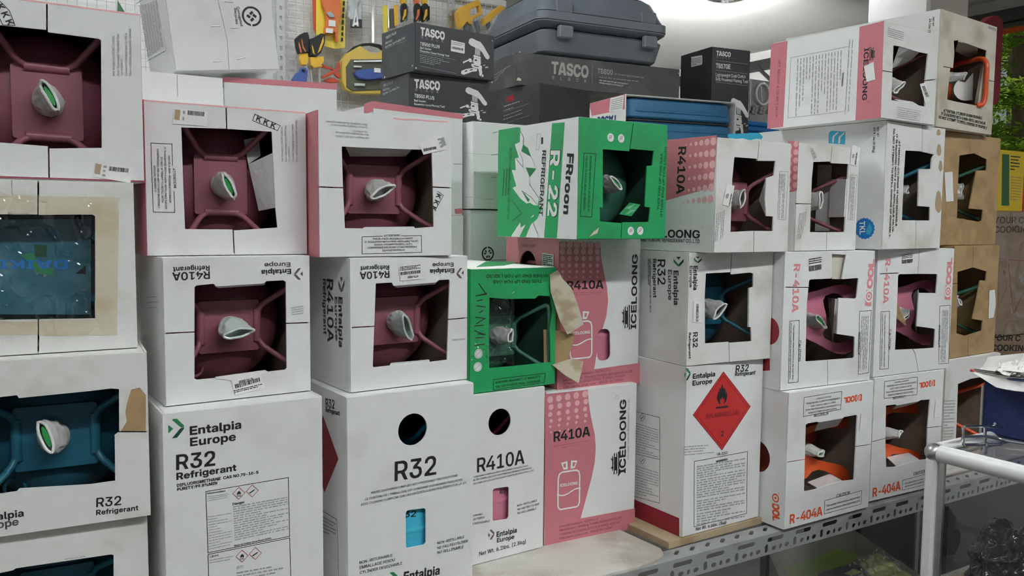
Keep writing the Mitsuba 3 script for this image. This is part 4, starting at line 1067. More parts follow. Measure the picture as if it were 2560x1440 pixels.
lying_cylinder(c, 'dark green gas cylinder behind the window of the wolf picture carton', 'paint_green', (g7(1335, 665), g7(1465, 800)), seed=17, style='none', depth=0.062, tip_depth=0.022, boss=False)
c.close()
def ears(key, F, z, pts, d_in, d_tip, paint, xr, thick=0.004):
    """A stamped sheet handle: the outline in pixels, bent so that its tips come forward."""
    g = F.poly(z(pts), (d_in + d_tip) / 2).buffer(0.0012).buffer(-0.0012)
    m = trimesh.creation.extrude_polygon(g, thick, engine='earcut')
    m = m.subdivide_to_size(0.012)
    v = m.vertices
    x0, x1 = v[:, 0].min(), v[:, 0].max()
    t = (v[:, 0] - x0) / (x1 - x0)
    dep = d_in + (d_tip - d_in) * t
    part(key, 'handle', trimesh.Trimesh(F.P(v[:, :2]) - (dep - v[:, 2])[:, None] * F.n, m.faces, process=False), paint, 40)

# ------------------------------------------------------------------ fifth stack
f0 = front_of(POSE['b26'])
c = Carton('white carton standing upright on plywood, with a red flame warning diamond', POSE['b26'], 'card_white')
F, L = c.front, c.left
chevron(c, F, z7(402, 138), z7(443, 128), z7(400, 60), 'ink_green', 'ink_dark_green')
c.text(F, 'Entalpia', z7(457, 126), z7(606, 108), z7(457, 92), 780)
c.text(F, 'Europe', z7(456, 170), z7(586, 154), z7(456, 138), 720)
c.text(F, 'R32', z7(742, 82), z7(828, 74), z7(742, 36), 620, shear=0.08)
c.text(F, 'Refrigerant', z7(738, 108), z7(873, 96), None, 650, shear=0.1)
dia = z7([(662, 78), (842, 310), (652, 600), (460, 366)])
c.poly(F, dia, 'ink_red', 0.0003, 'hazard_diamond')
c.line(F, dia, 0.0010, 'ink_dark_red', 0.0005, True)
cx, cy = sum(p[0] for p in dia) / 4, sum(p[1] for p in dia) / 4
c.line(F, [(cx + (x - cx) * 0.9, cy + (y - cy) * 0.9) for x, y in dia], 0.0010, 'ink_dark_red', 0.0006, True)
flame(c, F, z7(612, 302), z7(692, 292), z7(612, 160), 'ink_black')
c.text(F, 'INFLAMMABLE GAS', z7(545, 392), z7(766, 362), z7(545, 362), 700, 'ink_dark_red')
c.text(F, '2', z7(643, 510), z7(663, 506), z7(643, 476), 550, 'ink_black')
c.text(F, 'UN 3252', z7(617, 637), z7(690, 626), None, 500)
c.fine(F, *z7([(398, 572), (600, 560), (600, 625), (398, 645)]), 4, 'ink_grey', 6, fill=0.35, full=0.4)
c.line(F, z7([(468, 676), (822, 610), (817, 1022), (466, 1112)]), 0.0010, 'ink_black', closed=True)
c.text(F, 'WARNING!', z7(612, 685), z7(690, 668), None, 700)
for a, b, n in ((685, 770, 6), (778, 900, 8), (915, 990, 5), (1000, 1080, 5)):
    c.fine(F, *z7([(484, a + 20), (806, a - 35), (802, b - 30), (484, b + 25)]), n, 'ink_grey', a, fill=0.55, full=0.6)
c.text(F, 'Net Wt. 6.6lbs. (3kg)', z7(478, 1138), z7(680, 1090), None, 550)
c.poly(L, z7([(60, 925), (368, 1055), (368, 1186), (60, 1070)]), 'ink_dark_red')
c.line(L, z7([(60, 338), (240, 384), (238, 955), (60, 905)]), 0.0008, 'ink_black', closed=True)
c.line(L, z7([(60, 620), (240, 664)]), 0.0008, 'ink_black')
for cy in (382, 668): ghs(c, L, z7(124, cy), 7.5, 9.5, 1)
for a, b, s in ((415, 640, 12), (700, 920, 11)): c.fine(L, *z7([(80, a), (232, a + 48), (232, b + 18), (80, b - 22)]), s, 'ink_grey', s, fill=0.35, full=0.5)
c.close()

c = Carton('white carton marked R32 lying over the flame carton, blue cylinder in its window', POSE['b23'], 'card_worn', {'left': 'card_white'},
           window=R5([(740, 335), (985, 322), (992, 345), (1180, 325), (1213, 335), (1212, 470), (1172, 480), (1168, 870), (1190, 872), (1195, 1012), (975, 1028), (968, 1018), (730, 1035), (728, 545)]),
           seams=[R5([(1000, 100), (985, 345)]), R5([(968, 1010), (975, 1260)])])
F, L = c.front, c.left
chevron(c, L, R5(418, 168), R5(418, 262), R5(518, 168), 'ink_dark_green', 'ink_green')
c.text(L, 'Entalpia', R5(417, 305), R5(420, 648), R5(466, 305), 780)
c.text(L, 'Europe', R5(362, 298), R5(364, 600), R5(402, 298), 680, 'ink_charcoal')
c.text(L, 'R32', R5(256, 195), R5(259, 446), R5(334, 195), 620)
c.text(L, 'Refrigerant', R5(210, 190), R5(214, 576), R5(245, 190), 720)
c.text(L, 'DIFLUOROMETHANE  CAS NO.75-10-5', R5(176, 192), R5(181, 722), None, 650)
c.text(L, 'PURITY:99.8%MIN', R5(158, 190), R5(162, 446), None, 650)
chevron(c, F, R5(620, 166), R5(620, 228), R5(694, 168), 'ink_dark_green', 'ink_green')
c.text(F, 'Entalpia', R5(613, 260), R5(612, 502), R5(655, 260), 760)
c.text(F, 'Europe', R5(574, 260), R5(573, 476), R5(604, 260), 680, 'ink_charcoal')
c.text(F, 'R32', R5(608, 924), R5(608, 1076), R5(655, 924), 620)
c.text(F, 'Refrigerant', R5(566, 928), R5(566, 1185), R5(588, 928), 720)
c.sticker(F, R5([(612, 612), (698, 620), (692, 828), (606, 822)]))
c.barcode(F, R5(638, 640), R5(634, 812), R5(662, 640), 8)
vfine(c, F, R5(690, 628), R5(686, 818), 2, (-8, 0), 'ink_black', 40)
c.tab([(*R5(1172, 480), 0.001), (*R5(1166, 870), 0.001), (*R5(1200, 868), 0.03), (*R5(1206, 478), 0.03)], 'card_grey')
lying_cylinder(c, 'blue gas cylinder in the R32 carton above the flame warning diamond', 'paint_blue', (R5(925, 632), R5(822, 795)), seed=21, plug=False, depth=0.078, tip_depth=0.016)
c.close()

c = Carton('white carton with pink dotted side marked R410A, lying beside the wolf picture carton', POSE['b18'], 'card_worn', {'left': 'card_white'},
           window=R3([(945, 370), (1170, 388), (1172, 408), (1355, 410), (1352, 440), (1338, 555), (1262, 580), (1250, 800), (1262, 960), (1332, 965), (1328, 1110), (1130, 1108), (905, 1120), (922, 600)]),
           seams=[R3([(1195, 190), (1175, 410)]), R3([(1140, 1110), (1135, 1320)])])
F, L = c.front, c.left
c.poly(L, R3([(200, 205), (768, 152), (738, 668), (400, 765), (170, 830)]), 'ink_pink')
for j, x in enumerate((735, 672, 615, 563, 510, 462)):
    for i in range(6):
        c.disc(L, R3(x - 6 * i * 0.9, 262 + 115 * i - 48 + j * 7), 0.0074 - 0.0011 * j, 'ink_pale_pink', 0.0005, name='dot')
c.text(L, 'R410A', R3(387, 270), R3(366, 740), R3(465, 270), 720)
c.text(L, 'ICELOONG', R3(45, 1168), R3(600, 1182), R3(45, 1093), 720)
c.text(L, 'ZHEJIANG YONGHE REFRIGERANT CO.,LTD', R3(-80, 1212), R3(597, 1230), None, 550, 'ink_black')
c.disc(L, R3(625, 1070), 0.003, 'ink_grey', 0.0006, 0.0025)
c.line(F, R3([(1395, 512), (1482, 518), (1455, 1000), (1375, 992)]), 0.0008, 'ink_grey', closed=True)
vfine(c, F, R3(1455, 540), R3(1432, 985), 5, (-13, 0), 'ink_grey', 50)
vfine(c, F, R3(848, 900), R3(828, 1180), 5, (-18, 8), 'ink_grey', 60)
c.sticker(F, R3([(868, 632), (942, 660), (898, 872), (820, 845)]))
c.barcode(F, R3(905, 735), R3(882, 855), R3(915, 738), 8)
c.poly(F, R3([(862, 735), (885, 740), (872, 785), (848, 780)]), 'ink_grey', 0.0016)
c.tab([(*R3(1338, 555), 0.001), (*R3(1332, 965), 0.001), (*R3(1265, 962), 0.02), (*R3(1200, 800), 0.04), (*R3(1265, 580), 0.02)], 'card_worn')
lying_cylinder(c, 'mauve gas cylinder in the pink dotted carton beside the wolf picture', 'paint_rose', (R3(1040, 700), R3(1000, 880)), seed=23, plug=False, tip_depth=0.02)
c.close()

# ------------------------------------------------------------------ sixth stack: the larger cartons with stamped handles
def target_carton(label, pose, z, **kw): return Carton(label, pose, 'card_white', **kw)
c = target_carton('white carton marked R-404A in orange, lower left of the pair on the shelf', POSE['b27'], z7,
                  window=z7([(1212, 432), (1225, 422), (1290, 412), (1300, 416), (1460, 388), (1470, 380), (1545, 366), (1556, 372), (1535, 798), (1452, 808), (1285, 858), (1280, 862), (1210, 876), (1200, 870)]),
                  seams=[z7([(1090, 682), (1205, 662)]), z7([(1545, 578), (1665, 560)])], left_holes=[round_hole(left_of(POSE['b27']), z7(890, 640), z7(972, 650))])
F, L = c.front, c.left
c.text(F, 'R-404A', z7(1103, 1093), z7(1321, 1033), z7(1103, 1032), 780, 'ink_orange')
def caution(c, F, z, rect, title, la, lb):
    c.line(F, z(rect), 0.0009, 'ink_black', closed=True)
    c.text(F, 'CAUTION', z(*title[0]), z(*title[1]), None, 450)
    c.text(F, 'This cylinder does not have a dip tube and', z(*la[0]), z(*la[1]), None, 450, 'ink_black')
    c.text(F, 'must be inverted to obtain liquid refrigerant.', z(*lb[0]), z(*lb[1]), None, 450, 'ink_black')
caution(c, F, z7, [(1338, 937), (1585, 870), (1580, 960), (1334, 1026)], [(1415, 918), (1505, 894)], [(1347, 980), (1572, 918)], [(1347, 1005), (1572, 942)])
def att_box(c, F, z, rect, lines):
    c.line(F, z(rect), 0.0009, 'ink_black', closed=True)
    for t, a, b in lines: c.text(F, t, z(*a), z(*b), None, 450, 'ink_black')
AT2 = ['ATTENTION!', 'THIS IS A NON-REUSABLE CYLINDER.', 'IT IS EQUIPPED WITH A NON-REFILLABLE VALVE.', 'DO NOT ATTEMPT TO REFILL WITH', 'COMPRESSED AIR OR ANY OTHER MATERIAL.', 'DISPOSE OF PROPERLY!']
att_box(c, F, z7, [(1200, 250), (1452, 208), (1445, 328), (1195, 376)], [(AT2[0], (1362, 346), (1266, 362)), (AT2[1], (1420, 316), (1225, 348)), (AT2[2], (1440, 292), (1207, 330)), (AT2[3], (1410, 275), (1245, 303)), (AT2[4], (1440, 248), (1213, 286)), (AT2[5], (1380, 238), (1282, 254))])
icool(c, F, z7([(1540, 233), (1585, 226), (1585, 270), (1540, 277)]), z7(1560, 252), 0.0072, z7(1537, 236), z7(1465, 250), z7(1537, 276), 'ink_orange')
icool(c, L, z7([(988, 882), (1036, 890), (1036, 952), (988, 944)]), z7(1012, 920), 0.0125, z7(988, 948), z7(992, 1068), z7(1036, 955), 'ink_orange')
c.sticker(F, z7([(1578, 352), (1620, 345), (1612, 458), (1568, 465)]))
vfine(c, F, z7(1612, 352), z7(1604, 455), 4, (-9, 1), 'ink_black', 70)
c.tab([(*z7(1300, 416), 0.001), (*z7(1460, 388), 0.001), (*z7(1425, 440), 0.045), (*z7(1270, 475), 0.045)], 'card_worn')
c.tab([(*z7(1285, 858), 0.001), (*z7(1452, 808), 0.001), (*z7(1372, 765), 0.055), (*z7(1222, 822), 0.055)], 'card_white')
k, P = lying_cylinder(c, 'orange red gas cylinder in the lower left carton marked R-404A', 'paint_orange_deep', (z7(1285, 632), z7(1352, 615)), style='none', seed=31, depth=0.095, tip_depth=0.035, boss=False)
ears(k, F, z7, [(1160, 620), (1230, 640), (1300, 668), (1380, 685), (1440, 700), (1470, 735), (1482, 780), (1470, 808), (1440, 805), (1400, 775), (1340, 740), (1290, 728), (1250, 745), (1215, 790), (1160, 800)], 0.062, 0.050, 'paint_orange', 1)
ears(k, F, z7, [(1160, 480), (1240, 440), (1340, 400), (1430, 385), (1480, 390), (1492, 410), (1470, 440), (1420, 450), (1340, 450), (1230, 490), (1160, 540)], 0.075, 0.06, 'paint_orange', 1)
c.close()

c = target_carton('white carton marked R-404A in orange, lower right of the pair, behind the glass showcase', POSE['b28'], z8,
                  window=z8([(840, 305), (905, 296), (912, 303), (1060, 275), (1070, 268), (1135, 262), (1118, 450), (1112, 662), (1060, 668), (905, 712), (842, 716), (836, 560)]),
                  seams=[z8([(750, 545), (845, 520)]), z8([(1115, 452), (1230, 440)])])
F = c.front
c.text(F, 'R-404A', z8(750, 914), z8(936, 864), z8(750, 854), 780, 'ink_orange')
caution(c, F, z8, [(950, 802), (1165, 745), (1160, 815), (948, 868)], [(1022, 770), (1105, 750)], [(962, 830), (1150, 780)], [(962, 850), (1150, 800)])
att_box(c, F, z8, [(830, 143), (1050, 113), (1046, 230), (826, 256)], [(AT2[0], (970, 232), (886, 246)), (AT2[1], (1020, 205), (850, 230)), (AT2[2], (1040, 183), (838, 212)), (AT2[3], (1010, 166), (866, 188)), (AT2[4], (1040, 142), (842, 170)), (AT2[5], (990, 130), (892, 146))])
icool(c, F, z8([(1127, 137), (1166, 131), (1166, 172), (1127, 178)]), z8(1145, 155), 0.0072, z8(1124, 141), z8(1062, 152), z8(1124, 178), 'ink_orange')
c.sticker(F, z8([(1168, 274), (1204, 270), (1196, 380), (1158, 386)]))
vfine(c, F, z8(1197, 278), z8(1188, 378), 4, (-8, 1), 'ink_black', 80)
c.tab([(*z8(912, 303), 0.001), (*z8(1060, 275), 0.001), (*z8(1030, 292), 0.045), (*z8(880, 330), 0.045)], 'card_worn')
c.tab([(*z8(905, 712), 0.001), (*z8(1060, 668), 0.001), (*z8(985, 620), 0.055), (*z8(845, 655), 0.055)], 'card_white')
k, P = lying_cylinder(c, 'orange red gas cylinder in the lower right carton marked R-404A', 'paint_orange_deep', (z8(905, 512), z8(965, 478)), style='none', seed=33, depth=0.095, tip_depth=0.035, boss=False)
ears(k, F, z8, [(800, 545), (860, 562), (920, 580), (990, 595), (1035, 612), (1058, 645), (1060, 670), (1030, 672), (985, 640), (930, 622), (880, 628), (845, 655), (800, 660)], 0.062, 0.050, 'paint_orange', 1)
ears(k, F, z8, [(790, 340), (860, 310), (950, 300), (1040, 285), (1085, 288), (1100, 310), (1085, 345), (1030, 358), (960, 350), (880, 350), (790, 400)], 0.075, 0.06, 'paint_orange', 1)
c.close()

EARS = [(430, 530), (470, 515), (560, 490), (640, 460), (720, 437), (790, 430), (850, 448), (882, 495), (885, 560), (840, 575), (790, 560), (745, 520), (690, 512), (625, 540), (605, 585), (612, 640), (630, 720), (635, 800), (620, 860), (600, 905), (612, 945), (680, 985), (740, 998), (800, 975), (885, 960), (878, 1010), (850, 1075), (790, 1103), (720, 1098), (640, 1060), (560, 1010), (500, 980), (430, 945)]
c = target_carton('white carton marked R-410A in pink, top flap gaping, left of two alike', POSE['b24'], R5,
                  window=R5([(1772, 405), (1785, 395), (1990, 385), (2000, 360), (2000, 140), (2142, 148), (2100, 385), (2108, 392), (2255, 380), (2266, 390), (2245, 575), (2235, 585), (2065, 578), (2050, 940), (2215, 962), (2228, 975), (2222, 1170), (2215, 1180), (1740, 1215), (1735, 1205), (1748, 640)]),
                  seams=[R5([(1540, 472), (1765, 475)]), R5([(1958, 1190), (1955, 1480)])])
F, L = c.front, c.left
def pink_marks(c, F, z, r4, rect, ctitle, la, lb, blk, ring, rad, ool, rect2, att, lab):
    c.text(F, 'R-410A', z(*r4[0]), z(*r4[1]), z(*r4[2]), 780, 'ink_rose')
    caution(c, F, z, rect, ctitle, la, lb)
    icool(c, F, z(blk), z(*ring), rad, z(*ool[0]), z(*ool[1]), z(*ool[2]), 'ink_rose')
    c.line(F, z(rect2), 0.0009, 'ink_black', closed=True)
    c.text(F, 'ATTENTION!', z(*att[0]), z(*att[1]), None, 600)
    c.barcode(F, z(*lab[3]), z(*lab[2]), ((z(*lab[3])[0] * .6 + z(*lab[0])[0] * .4), (z(*lab[3])[1] * .6 + z(*lab[0])[1] * .4)), 12, 0.0016)
    c.sticker(F, z(lab))
    c.fine(F, *z([lab[0], lab[1], ((lab[1][0] + lab[2][0]) / 2, (lab[1][1] + lab[2][1]) / 2), ((lab[0][0] + lab[3][0]) / 2, (lab[0][1] + lab[3][1]) / 2)]), 3, 'ink_black', 5, 0.0016)
pink_marks(c, F, R5, [(1620, 240), (1598, 724), (1682, 240)], [(1575, 812), (1672, 802), (1660, 1418), (1562, 1430)], [(1666, 1005), (1660, 1212)], [(1610, 845), (1600, 1396)], [(1583, 832), (1572, 1396)],
           [(2342, 498), (2402, 502), (2390, 660), (2328, 655)], (2367, 562), 0.0135, [(2400, 488), (2424, 192), (2345, 486)], [(2275, 712), (2392, 705), (2365, 1325), (2262, 1345)], [(2276, 1145), (2282, 920)], [(1765, 185), (1888, 165), (1892, 290), (1768, 312)])
vfine(c, F, R5(2368, 760), R5(2345, 1300), 5, (-16, 1), 'ink_grey', 90)
c.poly(L, R6([(2, 1160), (96, 1150), (96, 1265), (2, 1270)]), 'ink_dark_red')
c.disc(L, R6(85, 880), 0.028, 'ink_dark_red', name='print')
c.tab([(*R6(925, 575), 0.001), (*R6(905, 940), 0.001), (*R6(715, 905), 0.045), (*R6(740, 570), 0.045)], 'card_white')
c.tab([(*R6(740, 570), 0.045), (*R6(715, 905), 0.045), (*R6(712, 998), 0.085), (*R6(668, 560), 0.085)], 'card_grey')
c.tab([(*R6(698, 130), 0.008), (*R6(830, 140), 0.008), (*R6(800, 380), 0.008), (*R6(698, 378), 0.008)], 'card_beige', 0.002, 'inner_flap')
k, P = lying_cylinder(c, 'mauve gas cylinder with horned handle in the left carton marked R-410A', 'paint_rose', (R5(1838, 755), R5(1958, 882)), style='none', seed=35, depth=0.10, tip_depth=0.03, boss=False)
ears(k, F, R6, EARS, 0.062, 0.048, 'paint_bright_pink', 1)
c.close()

c = target_carton('white carton marked R-410A in pink, right of two alike, lower flaps lifted', POSE['b25'], R6,
                  window=R6([(1340, 345), (1352, 332), (1535, 328), (1715, 330), (1722, 340), (1708, 515), (1540, 512), (1520, 835), (1690, 860), (1700, 870), (1690, 1045), (1600, 1052), (1480, 1058), (1318, 1065), (1310, 1060), (1330, 610)]),
                  seams=[R6([(1545, 100), (1530, 335)]), R6([(1165, 328), (1345, 320)]), R6([(1475, 1050), (1505, 1100), (1540, 1300)])])
F = c.front
pink_marks(c, F, R6, [(1216, 185), (1193, 616), (1265, 185)], [(1172, 697), (1256, 690), (1245, 1246), (1160, 1255)], [(1250, 868), (1243, 1062)], [(1205, 725), (1198, 1228)], [(1182, 712), (1172, 1228)],
           [(1798, 440), (1850, 442), (1842, 580), (1790, 578)], (1820, 498), 0.0135, [(1848, 432), (1866, 170), (1800, 430)], [(1742, 640), (1843, 632), (1828, 1195), (1733, 1200)], [(1745, 1040), (1748, 825)], [(1378, 142), (1472, 128), (1475, 215), (1372, 228)])
vfine(c, F, R6(1825, 680), R6(1808, 1180), 5, (-13, 1), 'ink_grey', 95)
c.tab([(*R6(1708, 515), 0.001), (*R6(1690, 858), 0.001), (*R6(1520, 838), 0.045), (*R6(1540, 515), 0.045)], 'card_white')
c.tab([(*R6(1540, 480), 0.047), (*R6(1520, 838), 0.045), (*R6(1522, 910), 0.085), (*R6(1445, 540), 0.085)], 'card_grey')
c.tab([(*R6(1330, 610), 0.012), (*R6(1418, 815), 0.012), (*R6(1415, 835), 0.014), (*R6(1328, 760), 0.014)], 'card_brown', 0.002)
k, P = lying_cylinder(c, 'mauve gas cylinder with horned handle in the right carton marked R-410A', 'paint_rose', (R6(1470, 680), R6(1400, 778)), style='none', seed=37, depth=0.10, tip_depth=0.03, boss=False)
ears(k, F, R6, [(x * 0.868 + 935, (y - 430) * 0.945 + 385) for x, y in EARS], 0.062, 0.048, 'paint_bright_pink', 1)
c.close()

c = Carton('white carton at the shelf end, wide black opening showing an orange rod handle', POSE['b29'], 'card_worn',
           window=[z8(1320, 160), z8(1405, 125), z8(1560, 100), z8(1600, 560), z8(1300, 640), z8(1312, 400)])
F = c.front
c.fine(F, *z8([(1225, 265), (1300, 262), (1290, 540), (1218, 545)]), 14, 'ink_pale', 9, fill=0.5)
c.text(F, 'R', z8(1575, 92), z8(1590, 85), None, 800)
lying_cylinder(c, 'dark gas cylinder with an orange rod handle in the carton at the shelf end', 'paint_orange', None, depth=0.10, scale=1.25, boss=False)
c.close()

# ------------------------------------------------------------------ upper right cartons
c = Carton('white carton with dotted pink corner, standing between R410A and blue circle cartons', POSE['b19'], 'card_worn', {'left': 'card_white'},
           window=R3([(1735, 420), (1900, 415), (1915, 432), (2085, 440), (2045, 1120), (1870, 1122), (1700, 1120), (1718, 600)]),
           seams=[R3([(1925, 230), (1905, 435)]), R3([(1868, 1115), (1865, 1320)]), R3([(1555, 835), (1710, 840)])])
F, L = c.front, c.left
c.poly(L, R3([(1480, 205), (1590, 215), (1570, 705), (1460, 735)]), 'ink_pink')
for i in range(6):
    c.disc(L, R3(1562 - 2 * i, 240 + 82 * i), 0.0058, 'ink_pale_pink', 0.0005, name='dot'); c.disc(L, R3(1505 - 2 * i, 275 + 82 * i), 0.0048, 'ink_pale_pink', 0.0005, name='dot')
c.line(F, R3([(1700, 285), (1725, 285), (1765, 370), (1735, 400)]), 0.0006, 'ink_grey', closed=True)
c.text(F, 'KKK', R3(1708, 310), R3(1742, 395), None, 600, 'ink_grey')
c.line(F, R3([(2105, 548), (2170, 555), (2140, 1000), (2078, 995)]), 0.0008, 'ink_grey', closed=True)
vfine(c, F, R3(2152, 570), R3(2125, 990), 5, (-11, 0), 'ink_grey', 100)
vfine(c, F, R3(1665, 915), R3(1640, 1180), 5, (-16, 4), 'ink_grey', 105)
c.sticker(F, R3([(2118, 248), (2200, 275), (2175, 465), (2095, 445)]))
c.barcode(F, R3(2155, 325), R3(2140, 450), R3(2168, 327), 9)
c.poly(F, R3([(2122, 340), (2142, 343), (2132, 382), (2112, 378)]), 'ink_grey', 0.0016)
c.tab([(*R3(2072, 592), 0.001), (*R3(2048, 972), 0.001), (*R3(1895, 972), 0.05), (*R3(1918, 590), 0.05)], 'card_white')
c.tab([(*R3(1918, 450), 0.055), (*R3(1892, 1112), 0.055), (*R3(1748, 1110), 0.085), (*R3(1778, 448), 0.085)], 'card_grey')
lying_cylinder(c, 'mauve gas cylinder in the carton with a dotted pink corner strip', 'paint_rose', (R3(1812, 715), R3(1790, 890)), seed=41, plug=False, tip_depth=0.02, depth=0.09)
c.close()

c = Carton('big white carton with a blue wave print and round blue seal on its side', POSE['b20'], 'card_white', {'front': 'card_worn'},
           window=R4([(1055, 385), (1200, 392), (1340, 425), (1318, 470), (1310, 570), (1190, 570), (1180, 940), (1300, 950), (1300, 1085), (1020, 1082), (1035, 700)]), seams=[R4([(1222, 90), (1220, 395)]), R4([(1160, 1085), (1155, 1360)])])
F, L = c.front, c.left
c.poly(L, R3([(880, 140), (1190, 128), (1230, 165), (1215, 195), (1170, 185), (1100, 205), (1030, 182), (960, 190), (880, 175)]), 'ink_cyan')
lg = c.quad_frame(L, R3(1886, 232), R3(2050, 245), R3(1890, 105))
c.add('ink_cyan', L.flat(Polygon(lg([(0, 0), (1, 0), (1, 1), (0.2, 1), (0.05, 0.9), (0, 0.75)])), 0.0004), 'logo')
for dx in (0.0, 0.38): c.add('ink_white', L.flat(Polygon(lg([(0.22 + dx, 0.06), (0.33 + dx, 0.06), (0.35 + dx, 0.52), (0.58 + dx, 0.84), (0.58 + dx, 0.98), (0.24 + dx, 0.56)])), 0.0008), 'logo')
c.text(L, 'NET WT.', R3(2372, 70), R3(2370, 178), None, 600)
c.text(L, '20.9 Lbs (9.5Kg)', R3(2338, 75), R3(2326, 328), None, 600)
a = np.linspace(0, 2 * np.pi, 41)[:-1]
c.poly(L, [R3(2248 + 95 * math.cos(t), 1085 + 102 * math.sin(t)) for t in a], 'ink_blue')
for k in range(18): c.poly(L, [R3(2248 + rr * math.cos(t), 1085 + rr * 1.07 * math.sin(t)) for rr, t in ((96, k * 0.349), (104, k * 0.349 + .1), (96, k * 0.349 + .2))], 'ink_blue')
c.text(L, 'TKL', R3(2195, 1012), R3(2198, 1148), R3(2252, 1012), 750, 'ink_white', 0.0008)
c.poly(L, [R3(2262, 1100), R3(2300, 1030), R3(2325, 1090), R3(2300, 1150), R3(2265, 1140)], 'ink_cyan', 0.0006)
c.text(F, 'ATTENTION: CYLINDER IS NON REUSABLE.', R4(985, 290), R4(952, 1150), None, 700)
c.text(F, 'IT IS EQUIPPED WITH A NON-REFILLABLE VALVE.', R4(960, 220), R4(918, 1205), None, 700)
c.text(F, 'DO NOT ATTEMPT TO REFILL DISPOSE OF PROPERLY.', R4(932, 165), R4(886, 1258), None, 700)
for cx, cy, w, h in ((1385, 205, 20, 32), (1390, 380, 22, 60), (1405, 540, 18, 55), (1385, 900, 32, 110)):
    c.poly(F, [R4(cx + w * math.cos(t) * (1 + .15 * math.sin(3 * t)), cy + h * math.sin(t)) for t in a[::2]], 'ink_tan', name='torn_patch')
c.tab([(*R4(1312, 572), 0.001), (*R4(1298, 945), 0.001), (*R4(1188, 940), 0.05), (*R4(1198, 572), 0.05)], 'card_worn')
lying_cylinder(c, 'dark blue gas cylinder with blue rod handles in the carton with the round blue seal', 'paint_blue', (R4(1100, 740), R4(1040, 810)), seed=43, plug=False, tip_depth=0.03, depth=0.09, scale=1.2)
c.close()

def brown(label, pose, z, win, seam, clabel, tabp, seed, lab, tape, cap):
    c = Carton(label, pose, 'card_brown', window=z(win), seams=[z(s) for s in seam], lining='card_brown')
    F = c.front
    c.sticker(F, z(lab), name='paper_label', mat_='label_paper')
    for q in tape: c.poly(F, z(q), 'tape_brown', name='tape')
    c.tab([(*z(*p), d) for p, d in tabp], 'card_brown')
    lying_cylinder(c, clabel, 'paint_green', (z(*cap[0]), z(*cap[1])), seed=seed, plug=False, depth=0.10, scale=1.2, boss=False, tip_depth=0.04)
    c.close()
    return c
mat('tape_brown', (0.36, 0.235, 0.11), 0.25, 0.6)
brown('brown carton with taped flaps and a hexagonal opening, upper of two', POSE['b21'], R4, [(1595, 435), (1740, 412), (1870, 475), (1865, 583), (1765, 585), (1690, 965), (1830, 978), (1820, 1085), (1790, 1098), (1570, 1060), (1580, 700)], [[(1745, 230), (1735, 415)], [(1690, 1090), (1640, 1320)]],
      'dark green gas cylinder in the upper brown carton', [((1865, 585), 0.001), ((1835, 978), 0.001), ((1695, 965), 0.06), ((1730, 590), 0.06)], 47, [(1440, 605), (1520, 597), (1532, 892), (1455, 898)],
      [[(1705, 225), (1795, 232), (1790, 425), (1740, 412), (1705, 420)], [(1620, 1065), (1720, 1090), (1700, 1315), (1620, 1305)], [(1460, 900), (1560, 895), (1555, 1050), (1450, 1048)]], [(1640, 715), (1600, 870)])
brown('brown carton with a hexagonal opening, lower of two, white label at its right edge', POSE['b22'], R6, [(1915, 310), (2065, 265), (2200, 305), (2190, 395), (2135, 390), (2095, 600), (2060, 765), (2160, 782), (2150, 880), (1990, 930), (1905, 905), (1912, 640)], [[(2068, 80), (2062, 268)], [(2020, 928), (2015, 1120)], [(1870, 425), (1915, 420)]],
      'dark green gas cylinder in the lower brown carton', [((2190, 397), 0.001), ((2165, 780), 0.001), ((2062, 768), 0.06), ((2095, 400), 0.06)], 49, [(2220, 490), (2272, 480), (2282, 620), (2262, 750), (2210, 760)], [], [(1940, 540), (1925, 640)])

c = Carton('white and pink carton with a long boxed warning, lying on the blue seal carton', POSE['b30'], 'card_worn', {'left': 'card_white', 'top': 'card_white'},
           window=R2([(1295, 440), (1350, 448), (1540, 505), (1630, 522), (1602, 790), (1600, 1035), (1540, 1022), (1350, 985), (1275, 970), (1285, 690)]), seams=[R2([(1185, 685), (1290, 700)]), R2([(1600, 782), (1720, 768)])])
F, L = c.front, c.left
c.poly(L, R2([(110, 425), (268, 396), (224, 1230), (70, 1250)]), 'ink_pink'); c.poly(L, R2([(966, 262), (1205, 200), (1172, 1142), (926, 1168)]), 'ink_pink')
c.text(L, 'NET WEIGHT 6.25LBS 2.8KGS', R2(178, 585), R2(150, 1132), None, 500, 'ink_plum')
c.text(L, 'ICELOONG', R2(1012, 470), R2(992, 975), R2(1058, 470), 720)
emblem(c, L, R2(1066, 455), R2(1062, 590), R2(1122, 455))
c.disc(L, R2(1058, 985), 0.003, 'ink_plum', 0.0006, 0.0024)
c.sticker(L, R2([(1010, 645), (1105, 600), (1122, 770), (1038, 797)]))
vfine(c, L, R2(1098, 615), R2(1114, 760), 6, (-13, 4), 'ink_black', 120)
c.line(L, R2([(300, 560), (862, 450), (830, 1078), (270, 1145)]), 0.0008, 'ink_grey', closed=True)
vfine(c, L, R2(795, 490), R2(775, 1060), 15, (-31, 6), 'ink_grey', 130, fill=0.3, full=0.5)
c.text(L, 'WARNING!', R2(800, 705), R2(788, 838), None, 600)
vfine(c, L, R2(905, 385), R2(860, 1105), 2, (-30, 0), 'ink_grey', 150, fill=0.25, full=1)
c.fine(F, *R2([(1240, 265), (1395, 310), (1390, 405), (1235, 360)]), 5, 'ink_grey', 8, fill=0.35)
c.line(F, R2([(1328, 1038), (1558, 1080), (1542, 1192), (1315, 1160)]), 0.0007, 'ink_grey', closed=True)
c.fine(F, *R2([(1340, 1055), (1545, 1092), (1532, 1180), (1328, 1150)]), 5, 'ink_grey', 9, fill=0.4)
